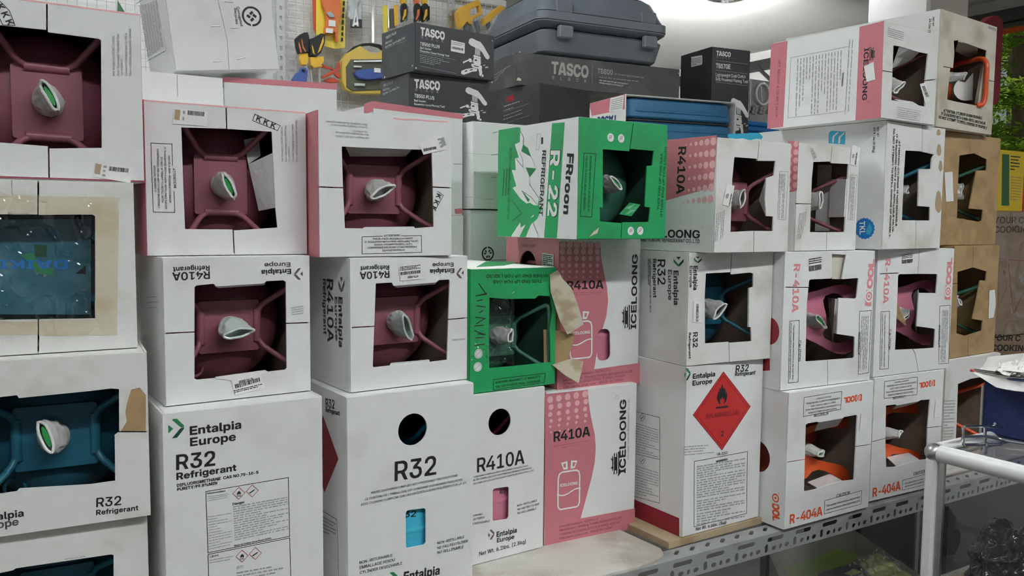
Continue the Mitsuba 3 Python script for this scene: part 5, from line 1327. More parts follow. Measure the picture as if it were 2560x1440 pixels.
c.sticker(F, R2([(1545, 815), (1600, 800), (1645, 960), (1600, 1010)]))
c.barcode(F, R2(1562, 840), R2(1608, 950), R2(1590, 832), 10)
c.tab([(*R2(1350, 450), 0.001), (*R2(1545, 508), 0.001), (*R2(1445, 605), 0.05), (*R2(1275, 665), 0.04)], 'card_worn')
c.tab([(*R2(1350, 985), 0.001), (*R2(1540, 1022), 0.001), (*R2(1480, 985), 0.02), (*R2(1300, 960), 0.02)], 'card_white')
lying_cylinder(c, 'dark mauve gas cylinder in the carton with the long boxed warning', 'paint_rose', (R2(1395, 800), R2(1320, 900)), seed=53, plug=False, tip_depth=0.02, depth=0.08)
c.close()

c = Carton('beige carton with an orange rod handle in its opening, topmost at the right', POSE['b31'], 'card_beige', {'left': 'card_worn'},
           window=R2([(1880, 395), (1920, 390), (2110, 460), (2200, 490), (2180, 700), (2120, 1028), (1900, 985), (1815, 965), (1845, 660), (1872, 660), (1885, 520)]), seams=[R2([(1780, 645), (1880, 665)]), R2([(2190, 772), (2270, 792)])])
F, L = c.front, c.left
c.text(F, 'ATTENTION: CYLINDER IS NON REUSABLE.', R2(1778, 1085), R2(2156, 1160), None, 700, 'ink_black')
c.text(F, "IT IS EQUIPPED WITH A NON-REFILLABLE VALVE.", R2(1755, 1115), R2(2188, 1212), None, 700, 'ink_black')
c.text(F, 'DO NOT ATTEMPT TO REFILL DISPOSE OF PROPERLY', R2(1733, 1148), R2(2200, 1255), None, 700, 'ink_black')
c.poly(F, R2([(2214, 248), (2292, 278), (2290, 306), (2212, 277)]), 'ink_grey')
c.text(L, 'NET WT.', R2(1675, 168), R2(1672, 262), None, 650); c.text(L, '24 Lbs (10.9kg)', R2(1642, 182), R2(1625, 420), None, 650)
c.tab([(*R2(1920, 392), 0.001), (*R2(2115, 462), 0.001), (*R2(2110, 520), 0.05), (*R2(2010, 565), 0.07), (*R2(1895, 505), 0.05)], 'card_beige')
c.tab([(*R2(2180, 610), 0.001), (*R2(2120, 1028), 0.001), (*R2(2090, 1010), 0.02), (*R2(2150, 640), 0.02)], 'card_beige')
k, P = lying_cylinder(c, 'dark red gas cylinder with a bent orange rod in the topmost right carton', 'paint_orange_deep', (R2(1985, 700), R2(1990, 770)), seed=55, plug=False, tip_depth=0.03, depth=0.11, scale=1.0, style='none', boss=False)
rod = [F.W(R2(*p), d) for p, d in (((1832, 955), 0.10), ((1835, 640), 0.10), ((2205, 548), -0.008), ((2180, 1012), -0.008), ((2095, 1025), 0.002))]
part(k, 'handle', tube(fillet(rod, 0.03, 7), 0.0062, 12), 'paint_orange', 40, label='bent orange rod handle')
a = np.linspace(-0.2, math.pi + 0.9, 22)
tag = F.poly([R2(2068, 705), R2(2062, 972)] + [R2(1985 - 105 * math.sin(t), 870 + 106 * math.cos(t)) for t in np.linspace(0.0, 2.6, 12)] + [R2(1990, 800), R2(2020, 765)], 0.04)
part(k, 'paper_tag', F.slab(tag, 0.04, 0.041), 'label_paper', label='white paper tag')
c.close()

# ------------------------------------------------------------------ rear shelf and the second row of cartons
rear = thing('rear_shelf', 'rear shelf boards behind the front stacks of cartons', 'shelf')
part(rear, 'board', bx(0.02, 1.12, 1.58, 1.90, 0.508, 0.528), 'board_worn')
part(rear, 'board', bx(0.78, 2.75, 1.835, 2.40, 0.832, 0.855), 'board_worn')
part(rear, 'board', bx(1.27, 1.80, 1.50, 1.80, 0.780, 0.800), 'board_worn')
for x, y, z in ((0.03, 1.86, 0.507), (1.08, 1.86, 0.507), (0.79, 2.22, 0.831), (2.555, 2.22, 0.831), (2.555, 1.86, 0.831), (1.40, 1.755, 0.779), (1.74, 1.755, 0.779)):
    part(rear, 'post', bx(x, x + 0.03, y, y + 0.03, 0.0004 if y < 1.8 else FLOOR + 0.0005, z), 'steel_grey')

p0, p1 = at_y((352, 178), 1.62), at_y((557, 193), 1.62)
c = Carton('plain glossy white carton at the back, right of the topmost far left carton', (p0[0], 1.62, 0.5285, 0.0, p1[0] - p0[0], 0.20, 0.5 * (p0[2] + p1[2]) - 0.5285), 'card_white', {}, lining=None)
c.line(c.front, z1([(1318, 555), (1322, 720)]), 0.0012, 'ink_grey')
c.close()
c = Carton('white carton with a pink band along its top, in the row behind', (0.383, 1.70, 0.5285, -0.217, 0.216, 0.18, 0.3590), 'card_white', {}, lining=None)
c.poly(c.front, z1([(1655, 572), (2510, 622), (2510, 668), (1655, 610)]), 'ink_pink')
c.close()
c = Carton('white carton with pink bands and a stepped flap, behind the green wolf picture carton', (0.650, 1.60, 0.5285, 0.096, 0.216, 0.13, 0.3175), 'card_white', {}, lining=None)
c.poly(c.front, z4([(690, 752), (1362, 850), (1362, 888), (690, 805)]), 'ink_pink')
c.poly(c.left, z4([(625, 775), (690, 752), (692, 830), (625, 850)]), 'ink_pink')
c.line(c.front, z4([(1290, 1220), (1365, 1222)]), 0.0014, 'ink_grey')
c.poly(c.front, z5([(1120, 245), (1180, 240), (1175, 280), (1125, 282)]), 'ink_pink')
c.close()
for (zx, zy, zz, w, h, lab, mk) in ((0.872, 1.585, 0.641, 0.235, 0.186, 'plain white stapled carton standing behind the wolf picture carton', 0), (0.873, 1.60, 0.5285, 0.23, 0.110, 'white carton with a round black recycling mark, under the stapled carton', 1)):
    c = Carton(lab, (zx, zy, zz, 0.0, w, 0.20, h), 'card_white', lining=None)
    if mk:
        q = frame(1120, 280, 3.6)
        cc = c.front.px(q(358, 1275)); rr = 0.0155
        ring = Point(*cc).buffer(rr, 32).difference(Point(*cc).buffer(rr * 0.78, 32)).difference(affinity.rotate(sbox(cc[0] - .0012, cc[1], cc[0] + .0012, cc[1] + 0.02), 6, origin=tuple(cc)))
        c.add('ink_black', c.front.flat(ring, 0.0005), 'logo')
        c.hold()
        for k in range(3):
            for sgn in (0, 1):
                a_ = k * 2.09 + sgn * 0.75
                m_ = Polygon([(cc[0] + rr * r_ * math.cos(a_ + t_), cc[1] + rr * r_ * math.sin(a_ + t_)) for r_, t_ in ((0.62, 0.0), (0.66, 0.42), (0.34, 0.62), (0.26, 0.05))])
                c.add('ink_black', c.front.flat(m_, 0.0005), 'logo')
        c.free()
    else:
        q = frame(1120, 280, 3.6)
        for a_, b_ in (((400, 188), (450, 178)), ((395, 388), (448, 378)), ((390, 588), (438, 588)), ((342, 788), (400, 782))):
            part(c.key, 'staple', tube([c.front.W(q(*a_), -0.001), c.front.W(q(*b_), -0.001)], 0.0007, 6), 'steel_dull')
        c.line(c.front, q([(140, 760), (420, 790)]), 0.0006, 'ink_pale'); c.line(c.front, q([(140, 372), (440, 385)]), 0.0005, 'ink_pale')
    c.close()
c = Carton('narrow white carton edge between the R410A carton and the recycling mark carton', (0.790, 1.615, 0.5285 - 0.0, 0.0, 0.075, 0.12, 0.098), 'card_white', {'top': 'card_pink'}, lining=None)
c.line(c.front, frame(1120, 280, 3.6)([(135, 1190), (142, 1255)]), 0.0012, 'ink_grey')
c.close()

p0, p1 = at_y((440, 186), 1.66), at_y((699, 181), 1.66)
roll = math.atan2(p1[2] - p0[2], p1[0] - p0[0])
c = Carton('white carton tilted on top of the second row, recycling mark and staples on its base', (p0[0], 1.66, p0[2] + 0.006, 0.0, float(np.hypot(p1[0] - p0[0], p1[2] - p0[2])), 0.27, 0.205), 'card_white', {}, lining=None, roll=roll)
F, L = c.front, c.left
c.line(F, z1([(1622, 0), (1690, 290), (1708, 540)]), 0.0010, 'ink_grey')
for a_, b_ in (((1672, 12), (1738, 15)), ((1573, 197), (1640, 193)), ((1717, 210), (1780, 207)), ((1585, 460), (1650, 455)), ((1762, 440), (1825, 428))):
    part(c.key, 'staple', tube([F.W(z1(*a_), -0.001), F.W(z1(*b_), -0.001)], 0.0010, 6), 'steel_dull')
cc = F.px(z1(1873, 122)); rr = 0.0185
ring = Point(*cc).buffer(rr, 32).difference(Point(*cc).buffer(rr * 0.80, 32)).difference(affinity.rotate(sbox(cc[0] - .0015, cc[1] - 0.03, cc[0] + .0015, cc[1]), -8, origin=tuple(cc)))
c.add('ink_black', F.flat(ring, 0.0005), 'logo')
c.hold()
for dx, dy in ((0, .33), (0, -.33), (-.33, 0.0), (.3, .05)):
    m_ = affinity.rotate(sbox(cc[0] + rr * (dx - .2), cc[1] + rr * (dy - .13), cc[0] + rr * (dx + .2), cc[1] + rr * (dy + .13)), 40 if dx == 0 else -38)
    c.add('ink_black', F.flat(m_, 0.0005), 'logo')
c.free()
c.text(F, 'Corrugated', z1(1760, 52), z1(1790, 195), None, 600, 'ink_black'); c.text(F, 'Recycles', z1(1740, 62), z1(1755, 180), None, 600, 'ink_black')
q = frame(130, 0, 8.83)
c.poly(L, q([(1450, 0), (1620, 285), (1440, 270)]), 'ink_green')
c.line(L, z1([(1058, 0), (1012, 30), (1095, 455), (1238, 375), (1160, -20)]), 0.0008, 'ink_dark_green')
for k in range(7): c.fine(L, *z1([(1035 + k * 20, 40 - k * 6), (1049 + k * 20, 38 - k * 6), (1114 + k * 17, 420 - k * 12), (1100 + k * 17, 425 - k * 12)]), 26, 'ink_pale', 200 + k, fill=0.75, full=0.8)
c.close()

# ------------------------------------------------------------------ black tool cartons, tool case
TOOL = [([(0.17, 0.86), (0.19, 0.96), (0.27, 1.0), (0.44, 0.96), (0.60, 0.93), (0.72, 0.84), (0.84, 0.72), (0.97, 0.60), (0.99, 0.54), (0.93, 0.49), (0.84, 0.52), (0.70, 0.66), (0.58, 0.73), (0.40, 0.77), (0.26, 0.80)], 'ink_white'),
        ([(0.42, 0.77), (0.62, 0.72), (0.64, 0.56), (0.44, 0.58)], 'ink_pale'), ([(0.40, 0.57), (0.66, 0.54), (0.68, 0.49), (0.40, 0.51)], 'ink_white'),
        ([(0.42, 0.505), (0.66, 0.485), (0.70, 0.36), (0.66, 0.30), (0.46, 0.31), (0.40, 0.38)], 'ink_white'), ([(0.46, 0.45), (0.54, 0.45), (0.54, 0.41), (0.46, 0.41)], 'ink_black'),
        ([(0.04, 0.34), (0.24, 0.43), (0.27, 0.40), (0.06, 0.30)], 'ink_white'), ([(0.24, 0.46), (0.34, 0.45), (0.36, 0.36), (0.27, 0.36)], 'ink_white'), ([(0.34, 0.42), (0.43, 0.40), (0.43, 0.36), (0.35, 0.37)], 'ink_pale'),
        ([(0.36, 0.33), (0.72, 0.31), (0.76, 0.24), (0.70, 0.20), (0.42, 0.23), (0.35, 0.27)], 'ink_white'), ([(0.44, 0.29), (0.62, 0.275), (0.62, 0.255), (0.44, 0.265)], 'ink_black'),
        ([(0.78, 0.33), (0.86, 0.35), (0.86, 0.32), (0.78, 0.30)], 'ink_pale'), ([(0.86, 0.29), (0.97, 0.31), (0.97, 0.27), (0.86, 0.25)], 'ink_pale'),
        ([(0.02, 0.10), (0.20, 0.17), (0.44, 0.22), (0.58, 0.20), (0.58, 0.14), (0.40, 0.11), (0.12, 0.0), (0.03, 0.02)], 'ink_white'),
        ([(0.14, 0.105), (0.22, 0.135), (0.24, 0.11), (0.15, 0.08)], 'ink_black'), ([(0.32, 0.16), (0.41, 0.185), (0.42, 0.16), (0.33, 0.135)], 'ink_black'),
        ([(0.62, 0.20), (0.74, 0.22), (0.78, 0.12), (0.74, 0.02), (0.68, 0.04), (0.66, 0.12)], 'ink_white'), ([(0.76, 0.08), (0.83, 0.07), (0.84, 0.02), (0.77, 0.0)], 'ink_white')]
def tool_art(c, face, o, r, u):
    f = c.quad_frame(face, o, r, u)
    c.hold()
    for i, (q_, m_) in enumerate(TOOL): c.art(face, f, q_, m_, 0.0006 + i * 0.00003, 'picture')
    c.free()
def rivets(c, face, pts):
    for p_ in pts: part(c.key, 'rivet', lathe([(0.0026, -0.0002), (0.0022, 0.0009), (0, 0.0012)], face.W(p_), face.n, 10), 'chrome')

tz = 0.8555
c = Carton('black flaring tool carton with a silver tool picture, lower of two alike', (0.855, 1.874, tz, 0.036, 0.228, 0.165, 0.1125), 'card_black', lining=None)
F, L = c.front, c.left
c.text(F, 'TASCO', z4(1000, 655), z4(1190, 672), z4(1000, 588), 900, 'ink_white', track=-0.04)
c.text(F, 'BLACK', z4(1006, 676), z4(1180, 696), None, 500, 'ink_grey', track=1.1)
c.text(F, 'TB550 PLUS', z4(998, 725), z4(1147, 744), z4(998, 697), 700, 'ink_white')
c.text(F, 'Ball Index', z4(998, 755), z4(1085, 763), None, 700, 'ink_white'); c.text(F, 'Eccentric Cone Flaring Tool', z4(998, 780), z4(1225, 802), None, 700, 'ink_white')
tool_art(c, F, z4(1320, 880), z4(1530, 905), z4(1345, 640))
c.text(L, 'TB550 PLUS', z4(770, 650), z4(842, 622), None, 600, 'ink_pale'); c.text(L, 'Ball Index', z4(770, 680), z4(818, 664), None, 600, 'ink_pale'); c.text(L, 'Eccentric Cone Flaring Tool', z4(768, 708), z4(888, 655), None, 600, 'ink_pale')
c.close()
c = Carton('black flaring tool carton with a white price sticker, upper of two alike', (0.855, 1.84, tz + 0.1133, 0.102, 0.229, 0.164, 0.112), 'card_black', lining=None)
F, L = c.front, c.left
c.text(F, 'TASCO', z4(1043, 262), z4(1225, 298), z4(1043, 200), 900, 'ink_white', track=-0.04)
c.text(F, 'BLACK', z4(1050, 284), z4(1215, 318), None, 500, 'ink_grey', track=1.1)
c.text(F, 'TB550 PLUS', z4(1041, 338), z4(1187, 362), z4(1041, 312), 700, 'ink_white')
c.text(F, 'Ball Index', z4(1042, 362), z4(1125, 376), None, 700, 'ink_white'); c.text(F, 'Eccentric Cone Flaring Tool', z4(1042, 384), z4(1258, 424), None, 700, 'ink_white')
c.line(F, z4([(1040, 390), (1312, 448)]), 0.0007, 'ink_grey'); c.line(F, z4([(1040, 490), (1310, 548)]), 0.0007, 'ink_grey')
c.fine(F, *z4([(1042, 402), (1270, 450), (1230, 505), (1042, 470)]), 5, 'ink_grey', 5, fill=0.35, full=0.4)
c.sticker(F, z4([(1272, 298), (1374, 322), (1372, 402), (1268, 380)]))
c.barcode(F, z4(1276, 362), z4(1364, 380), z4(1277, 345), 4); c.fine(F, *z4([(1282, 308), (1364, 326), (1362, 350), (1280, 334)]), 2, 'ink_grey', 4, 0.0016)
tool_art(c, F, z4(1340, 555), z4(1545, 580), z4(1370, 275))
c.text(L, 'TB550 PLUS', z4(788, 296), z4(868, 250), None, 600, 'ink_pale'); c.text(L, 'Ball Index', z4(788, 330), z4(838, 305), None, 600, 'ink_pale'); c.text(L, 'Eccentric Cone Flaring Tool', z4(786, 358), z4(930, 288), None, 600, 'ink_pale')
c.line(L, z4([(786, 362), (942, 300)]), 0.0006, 'ink_grey')
rivets(c, F, z4([(1012, 508), (1580, 305), (1578, 612)])); rivets(c, L, z4([(985, 490), (780, 575)]))
c.close()
c = Carton('dusty black carton with red and grey print, under the long tool set carton', (1.282, 1.95, tz, 0.177, 0.197, 0.27, 0.1385), 'card_black', lining=None)
q = frame(1160, 0, 4.5)
L = c.left
c.poly(L, q([(480, 1090), (570, 1060), (560, 1130), (475, 1150)]), 'ink_dark_red')
c.fine(L, *q([(450, 1190), (628, 1130), (628, 1150), (450, 1212)]), 1, 'ink_grey', 3, full=1)
for y_ in (1240, 1300, 1340): c.fine(L, *q([(445, y_), (660, y_ - 75), (660, y_ - 60), (445, y_ + 15)]), 1, 'ink_grey', y_, full=0.5)
c.line(L, q([(448, 1262), (735, 1165)]), 0.0006, 'ink_grey'); c.line(L, q([(448, 1395), (738, 1297)]), 0.0006, 'ink_grey')
c.close()
c = Carton('long dusty black tool set carton with grey lettering, under the big grey case', (1.249, 2.02, tz + 0.1395, -0.10, 0.555, 0.27, 0.090), 'card_dusty_black', lining=None)
F, L = c.front, c.left
c.text(F, 'TASCO', q(982, 830), q(1398, 878), q(982, 688), 900, 'ink_silver', track=-0.04)
c.text(F, 'BLACK', q(990, 890), q(1380, 930), None, 500, 'ink_silver', track=2.0)
c.line(F, q([(1445, 725), (1440, 945)]), 0.0009, 'ink_silver')
c.text(F, 'TB800', q(1500, 825), q(1672, 842), q(1500, 768), 700, 'ink_silver')
c.text(F, 'All-in-one Tube Expander Set', q(1690, 842), q(2022, 884), None, 500, 'ink_silver')
c.fine(F, *q([(1520, 862), (1960, 910), (1960, 925), (1520, 875)]), 1, 'ink_silver', 4, full=1)
c.fine(F, *q([(1520, 890), (1860, 935), (1760, 980), (1520, 945)]), 2, 'ink_silver', 5, full=1)
rivets(c, F, q([(628, 588), (2418, 828)])); rivets(c, L, q([(555, 605)]))
for k, (a_, b_) in enumerate(((840, 790), (875, 825), (910, 870))): c.fine(L, *q([(345, a_), (520 - k * 60, b_ - 60 + k * 20), (520 - k * 60, b_ - 48 + k * 20), (345, a_ + 14)]), 1, 'ink_silver', k, full=1)
c.poly(F, q([(590, 905), (605, 870), (640, 885), (645, 910)]), 'fibre_torn', name='torn_patch')
c.close()

# big grey plastic tool case
mat('case_grey', mottled((0.135, 0.155, 0.180), (0.155, 0.175, 0.20), 8.0), 0.5, 0.5)
case = thing('tool_case', 'big grey plastic tool case with two latches, on top of the black cartons', 'tool case')
ty, tb, yaw_ = 2.0, tz + 0.1395 + 0.0912, 0.0
def shell(x0, x1, y0, y1, z0, z1, t0, t1, r):
    """A tapered shell with rounded upright corners; t0 and t1 pull in the bottom and top."""
    rings = []
    for z_, t_ in ((z0, t0 + r * 0.5), (z0 + r * 0.4, t0), (z1 - r * 0.4, t1), (z1, t1 + r * 0.5)):
        g = sbox(x0 + t_ + r, y0 + t_ + r, x1 - t_ - r, y1 - t_ - r).buffer(r, 6)
        pts = np.array(g.exterior.coords)[:-1]
        rings.append(np.column_stack([pts, np.full(len(pts), z_)]))
    return loft(rings)
def cs(m): return turned(m, -0.10, (1.300, 1.99, tb))
CW_, CD_ = 0.445, 0.40
part(case, 'base', cs(shell(0.010, CW_ - 0.010, 0.010, CD_ - 0.01, 0.0, 0.0762, 0.014, 0.002, 0.03)), 'case_grey', 30)
part(case, 'rim', cs(shell(0.0, CW_, 0.0, CD_, 0.0760, 0.1085, 0.002, 0.002, 0.036)), 'case_grey', 30)
part(case, 'lid', cs(shell(0.008, CW_ - 0.008, 0.008, CD_ - 0.008, 0.1083, 0.195, 0.0, 0.026, 0.034)), 'case_grey', 30)
part(case, 'groove', cs(shell(-0.002, CW_ + 0.002, -0.002, CD_ + 0.002, 0.103, 0.1095, 0.002, 0.002, 0.036)), 'case_grey', 30)
for fx in (0.085, 0.372):
    part(case, 'latch', cs(rbox(fx - 0.023, fx + 0.023, -0.008, 0.012, 0.044, 0.080, 0.004)), 'case_grey')
    part(case, 'latch_recess', cs(rbox(fx - 0.026, fx + 0.026, 0.0065, 0.03, 0.118, 0.152, 0.002)), 'case_grey')

c = Carton('tall black tool carton with white ruled lettering, right of the grey case', (1.970, 2.0, tz, -0.136, 0.152, 0.171, 0.3235), 'card_black', lining=None)
F, L = c.front, c.left
c.text(F, 'TASCO', R1(1535, 645), R1(1702, 663), R1(1535, 588), 900, 'ink_white', track=-0.04)
c.text(F, 'BLACK', R1(1540, 672), R1(1690, 690), None, 500, 'ink_grey', track=1.0)
c.text(F, 'TB570E', R1(1530, 790), R1(1698, 803), R1(1530, 735), 750, 'ink_white')
c.text(F, 'Lightweight Dual Clutch', R1(1528, 885), R1(1875, 910), R1(1528, 845), 550, 'ink_white'); c.text(F, 'Drill Powered Flaring Tool', R1(1528, 935), R1(1903, 968), R1(1528, 897), 550, 'ink_white')
for a_, b_ in (((1530, 700), (1903, 747)), ((1528, 815), (1900, 858)), ((1528, 952), (1900, 995))): c.line(F, [R1(*a_), R1(*b_)], 0.0009, 'ink_pale')
c.sticker(L, R1([(1250, 662), (1378, 640), (1378, 750), (1248, 780)])); c.fine(L, *R1([(1258, 680), (1370, 660), (1370, 745), (1255, 768)]), 5, 'ink_grey', 4, 0.0016)
tool_art(c, F, R1(1640, 1560), R1(1905, 1580), R1(1660, 1130))
c.close()

# blue case in its opened pink and white sleeve
mat('case_blue', mottled((0.035, 0.155, 0.30), (0.03, 0.135, 0.265), 10.0), 0.45, 0.4)
bx_, by_, bz_, ba_, bw_, bd_, bh_ = 1.298, 1.60, 0.8005, -0.156, 0.318, 0.18, 0.1215
blue = thing('tool_case', 'blue plastic tool case standing in an opened pink and white sleeve', 'tool case')
def bl(m): return turned(m, ba_, (bx_, by_, bz_))
part(blue, 'shell', bl(shell(0.006, bw_ - 0.004, 0.004, bd_ - 0.006, 0.004, 0.062, 0.002, 0.0, 0.016)), 'case_blue', 30)
part(blue, 'shell', bl(shell(0.006, bw_ - 0.004, 0.004, bd_ - 0.006, 0.066, bh_ - 0.004, 0.0, 0.004, 0.016)), 'case_blue', 30)
part(blue, 'seam', bl(shell(0.009, bw_ - 0.007, 0.007, bd_ - 0.009, 0.060, 0.068, 0.0, 0.0, 0.014)), 'dark_paint', 30)
for z_ in (0.040, 0.084): part(blue, 'rib', bl(rbox(0.03, bw_ - 0.02, 0.0015, 0.008, z_, z_ + 0.004, 0.001)), 'case_blue')
sl = thing('carton_sleeve', 'pink and white carton sleeve with upside down blue lettering around the blue case', 'carton')
S = Prints(sl)
part(sl, 'panel', bl(bx(-0.0035, 0.0, 0.0, bd_, 0.0, bh_)), 'card_worn'); part(sl, 'panel', bl(sheet((-0.0035, 0, bh_), (bw_, 0, bh_), (bw_, bd_, bh_), (-0.0035, bd_, bh_), 6, 6, 0.0025)), 'card_grey'); part(sl, 'panel', bl(bx(bw_ + 0.001, bw_ + 0.0035, 0.0, bd_, 0.0, bh_ - 0.003)), 'card_worn')
v_ = np.array([-math.sin(ba_), math.cos(ba_), 0]); u_ = np.array([math.cos(ba_), math.sin(ba_), 0])
SL = Face(np.array([bx_, by_, bz_]) - u_ * 0.0035 + v_ * bd_, -v_, (0, 0, 1), bd_, bh_)
S.add('ink_pink', SL.flat(SL.poly(R1([(60, 1190), (530, 1060), (505, 1262), (90, 1345)])).intersection(sbox(0.0005, 0.0005, bd_ - 0.0005, bh_ - 0.0005)), 0.0004), 'print')
S.poly(SL, R1([(312, 1140), (468, 1105), (450, 1275), (292, 1300)]), 'label_paper', 0.0007, 'price_label')
S.fine(SL, *R1([(322, 1155), (460, 1120), (445, 1262), (305, 1288)]), 6, 'ink_grey', 5, 0.0009)
S.text(SL, 'TASCO', R1(388, 1335), R1(150, 1362), R1(385, 1432), 900, 'ink_navy', 0.0007, -0.03)
S.close()

# small packs on the rear shelf, right of the tall black carton
pk = thing('blister_pack', 'clear blister pack with a round ring, between black and pink cartons', 'pack')
cx = at_y((1908, 235), 2.1)
a = np.linspace(0, 2 * np.pi, 33)[:-1]
part(pk, 'ring', tube([cx + np.array([0.034 * math.cos(t), 0, 0.036 * math.sin(t)]) for t in a], 0.0035, 8, True), 'cap_plastic', 40)
part(pk, 'backing', rbox(cx[0] - 0.055, cx[0] + 0.06, 2.108, 2.116, tz + 0.0005, cx[2] + 0.05, 0.002), 'steel_dull')
part(pk, 'needle', tube([cx + np.array([-0.012, 0, 0.026]), cx + np.array([-0.004, 0, -0.026])], 0.0014, 6), 'cap_plastic')
for j in range(3):
    b0 = at_y((1880 + 20 * j, 285), 2.06)
    part(pk, 'fitting', lathe([(0.011, 0), (0.013, 0.008), (0.009, 0.012), (0.012, 0.022), (0.006, 0.030), (0, 0.03)], b0, (0.2, -0.1, 1), 12), 'steel_dull')
bp = thing('pack', 'stack of blue wrapped packs beside the tall black carton', 'pack')
b0, b1 = at_y((1872, 300), 2.02), at_y((1945, 330), 2.02)
for j in range(4):
    part(bp, 'wrapper', rbox(b0[0] + 0.004, b1[0] + 0.02, 2.03 - 0.004 * (j % 2), 2.10, b0[2] - 0.018 * j - 0.016, b0[2] - 0.018 * j, 0.004), 'ink_blue')
part(bp, 'wrapper', rbox(b0[0] + 0.004, b1[0] + 0.02, 2.03, 2.10, tz + 0.0005, b0[2] - 0.0715, 0.004), 'ink_blue')

# ------------------------------------------------------------------ wire grid and the tools hanging on it
grid = thing('wire_grid', 'white wire grid panel with uprights, hung with tools', 'grid panel')
mat('wire_white', (0.50, 0.51, 0.50), 0.45, 0.5)
GY, P_ = 2.60, 0.0240
for i in range(62): part(grid, 'wire', tube([(0.06 + i * P_, GY, 0.80), (0.06 + i * P_, GY, 1.371)], 0.0009, 5), 'wire_white')
for j in range(24): part(grid, 'wire', tube([(0.06, GY - 0.0018, 0.80 + j * P_), (0.06 + 61 * P_, GY - 0.0018, 0.80 + j * P_)], 0.0009, 5), 'wire_white')
for px_, w in ((701, 0.026), (1125, 0.026)):
    x_ = at_y((px_, 90), GY)[0]
    hs = [sbox(x_ - 0.004, 0.80 + k * 0.03, x_ + 0.004, 0.812 + k * 0.03) for k in range(19)]
    part(grid, 'upright', Face((0, GY - 0.006, 0), (1, 0, 0), (0, 0, 1)).slab(sbox(x_ - w / 2, 0.78, x_ + w / 2, 1.372).difference(unary_union(hs)), 0, 0.003), 'steel_dull')

TY = 2.562
def outline(pts, z, y): 
    return Polygon([(at_y(z(*p), y)[0], at_y(z(*p), y)[2]) for p in pts]).buffer(0)
def piece(key, name, z, pts, m, y=TY, t=0.012, r=0.0015, **kw):
    f = Face((0, y - t / 2, 0), (1, 0, 0), (0, 0, 1))
    g = outline(pts, z, y)
    r = min(r, t * 0.3)
    ms = [f.slab(g.buffer(-r), 0, t)]
    ms.append(f.slab(g, r, t - r))
    return part(key, name, ms, m, **kw)
ta, tb2 = frame(690, 0, 5.143), frame(940, 0, 8.0)
mat('grip_yellow', (0.74, 0.44, 0.03), 0.4, 0.5); mat('grip_orange', (0.66, 0.17, 0.05), 0.4, 0.5); mat('pack_yellow', (0.76, 0.60, 0.05), 0.3, 0.5); mat('grip_blue', (0.05, 0.10, 0.34), 0.4, 0.5); mat('grip_red', (0.55, 0.07, 0.03), 0.4, 0.5)
mat('saw_yellow', (0.80, 0.46, 0.05), 0.35, 0.5)
k = thing('snips', 'black and orange handled snips hanging next to the metal upright', 'snips', 'black handled snips on the grid')
piece(k, 'handle', ta, [(340, 430), (390, 425), (408, 480), (415, 600), (405, 680), (340, 690), (290, 690), (262, 600), (250, 500), (290, 455)], 'rubber_black', t=0.03)
piece(k, 'stripe', ta, [(322, 500), (335, 520), (350, 600), (385, 665), (372, 672), (335, 610)], 'grip_orange', y=TY - 0.012, t=0.010); piece(k, 'stripe', ta, [(285, 540), (300, 560), (320, 640), (330, 680), (310, 680), (290, 600)], 'grip_orange', y=TY - 0.012, t=0.010)
piece(k, 'catch', ta, [(300, 690), (400, 690), (408, 770), (390, 840), (320, 840), (295, 770)], 'grip_yellow', t=0.02)
piece(k, 'blade', ta, [(365, 840), (400, 840), (410, 1060), (390, 1090)], 'steel_dull', t=0.004); piece(k, 'blade', ta, [(405, 840), (430, 850), (440, 1060), (425, 1085)], 'steel_dull', t=0.004, y=TY + 0.006)
k = thing('snips', 'black and yellow handled snips hanging under the yellow wrench pack', 'snips', 'black handled snips on the grid')
piece(k, 'handle', ta, [(480, 490), (560, 440), (612, 450), (608, 560), (560, 690), (500, 740), (430, 720), (415, 600), (420, 510)], 'rubber_black', t=0.03, y=TY - 0.012)
piece(k, 'stripe', ta, [(605, 470), (612, 540), (570, 650), (530, 690), (560, 600)], 'grip_yellow', y=TY - 0.025, t=0.010); piece(k, 'stripe', ta, [(455, 580), (470, 600), (490, 680), (500, 710), (470, 680)], 'grip_yellow', y=TY - 0.025, t=0.010)
piece(k, 'catch', ta, [(430, 740), (520, 735), (600, 730), (606, 800), (570, 840), (590, 860), (480, 880), (440, 840)], 'grip_yellow', t=0.02, y=TY - 0.012)
piece(k, 'blade', ta, [(545, 880), (572, 880), (570, 1070), (548, 1090)], 'steel_dull', t=0.004); piece(k, 'blade', ta, [(440, 880), (455, 870), (470, 1080), (450, 1080)], 'steel_dull', t=0.004)
k = thing('wrench_pack', 'yellow carded pack holding an orange pipe wrench, hanging on the grid', 'tool pack')
piece(k, 'card', ta, [(512, -160), (888, -150), (886, 615), (760, 628), (640, 602), (606, 575), (515, 440)], 'pack_yellow', t=0.003, y=TY + 0.004)
piece(k, 'card', ta, [(462, -160), (515, -160), (515, 440), (480, 380)], 'grip_red', t=0.003, y=TY + 0.010)
piece(k, 'wrench', ta, [(575, -140), (800, -140), (835, 150), (815, 240), (790, 320), (785, 540), (765, 545), (752, 420), (660, 420), (610, 440), (640, 280), (625, 150), (590, 60)], 'grip_orange', t=0.016, y=TY - 0.010)
piece(k, 'jaw', ta, [(640, 165), (700, 150), (742, 190), (745, 220), (690, 225)], 'steel_dull', t=0.006, y=TY - 0.022)
piece(k, 'price_label', ta, [(678, 255), (765, 268), (765, 345), (675, 335)], 'label_paper', t=0.001, y=TY - 0.020, r=0.0001)
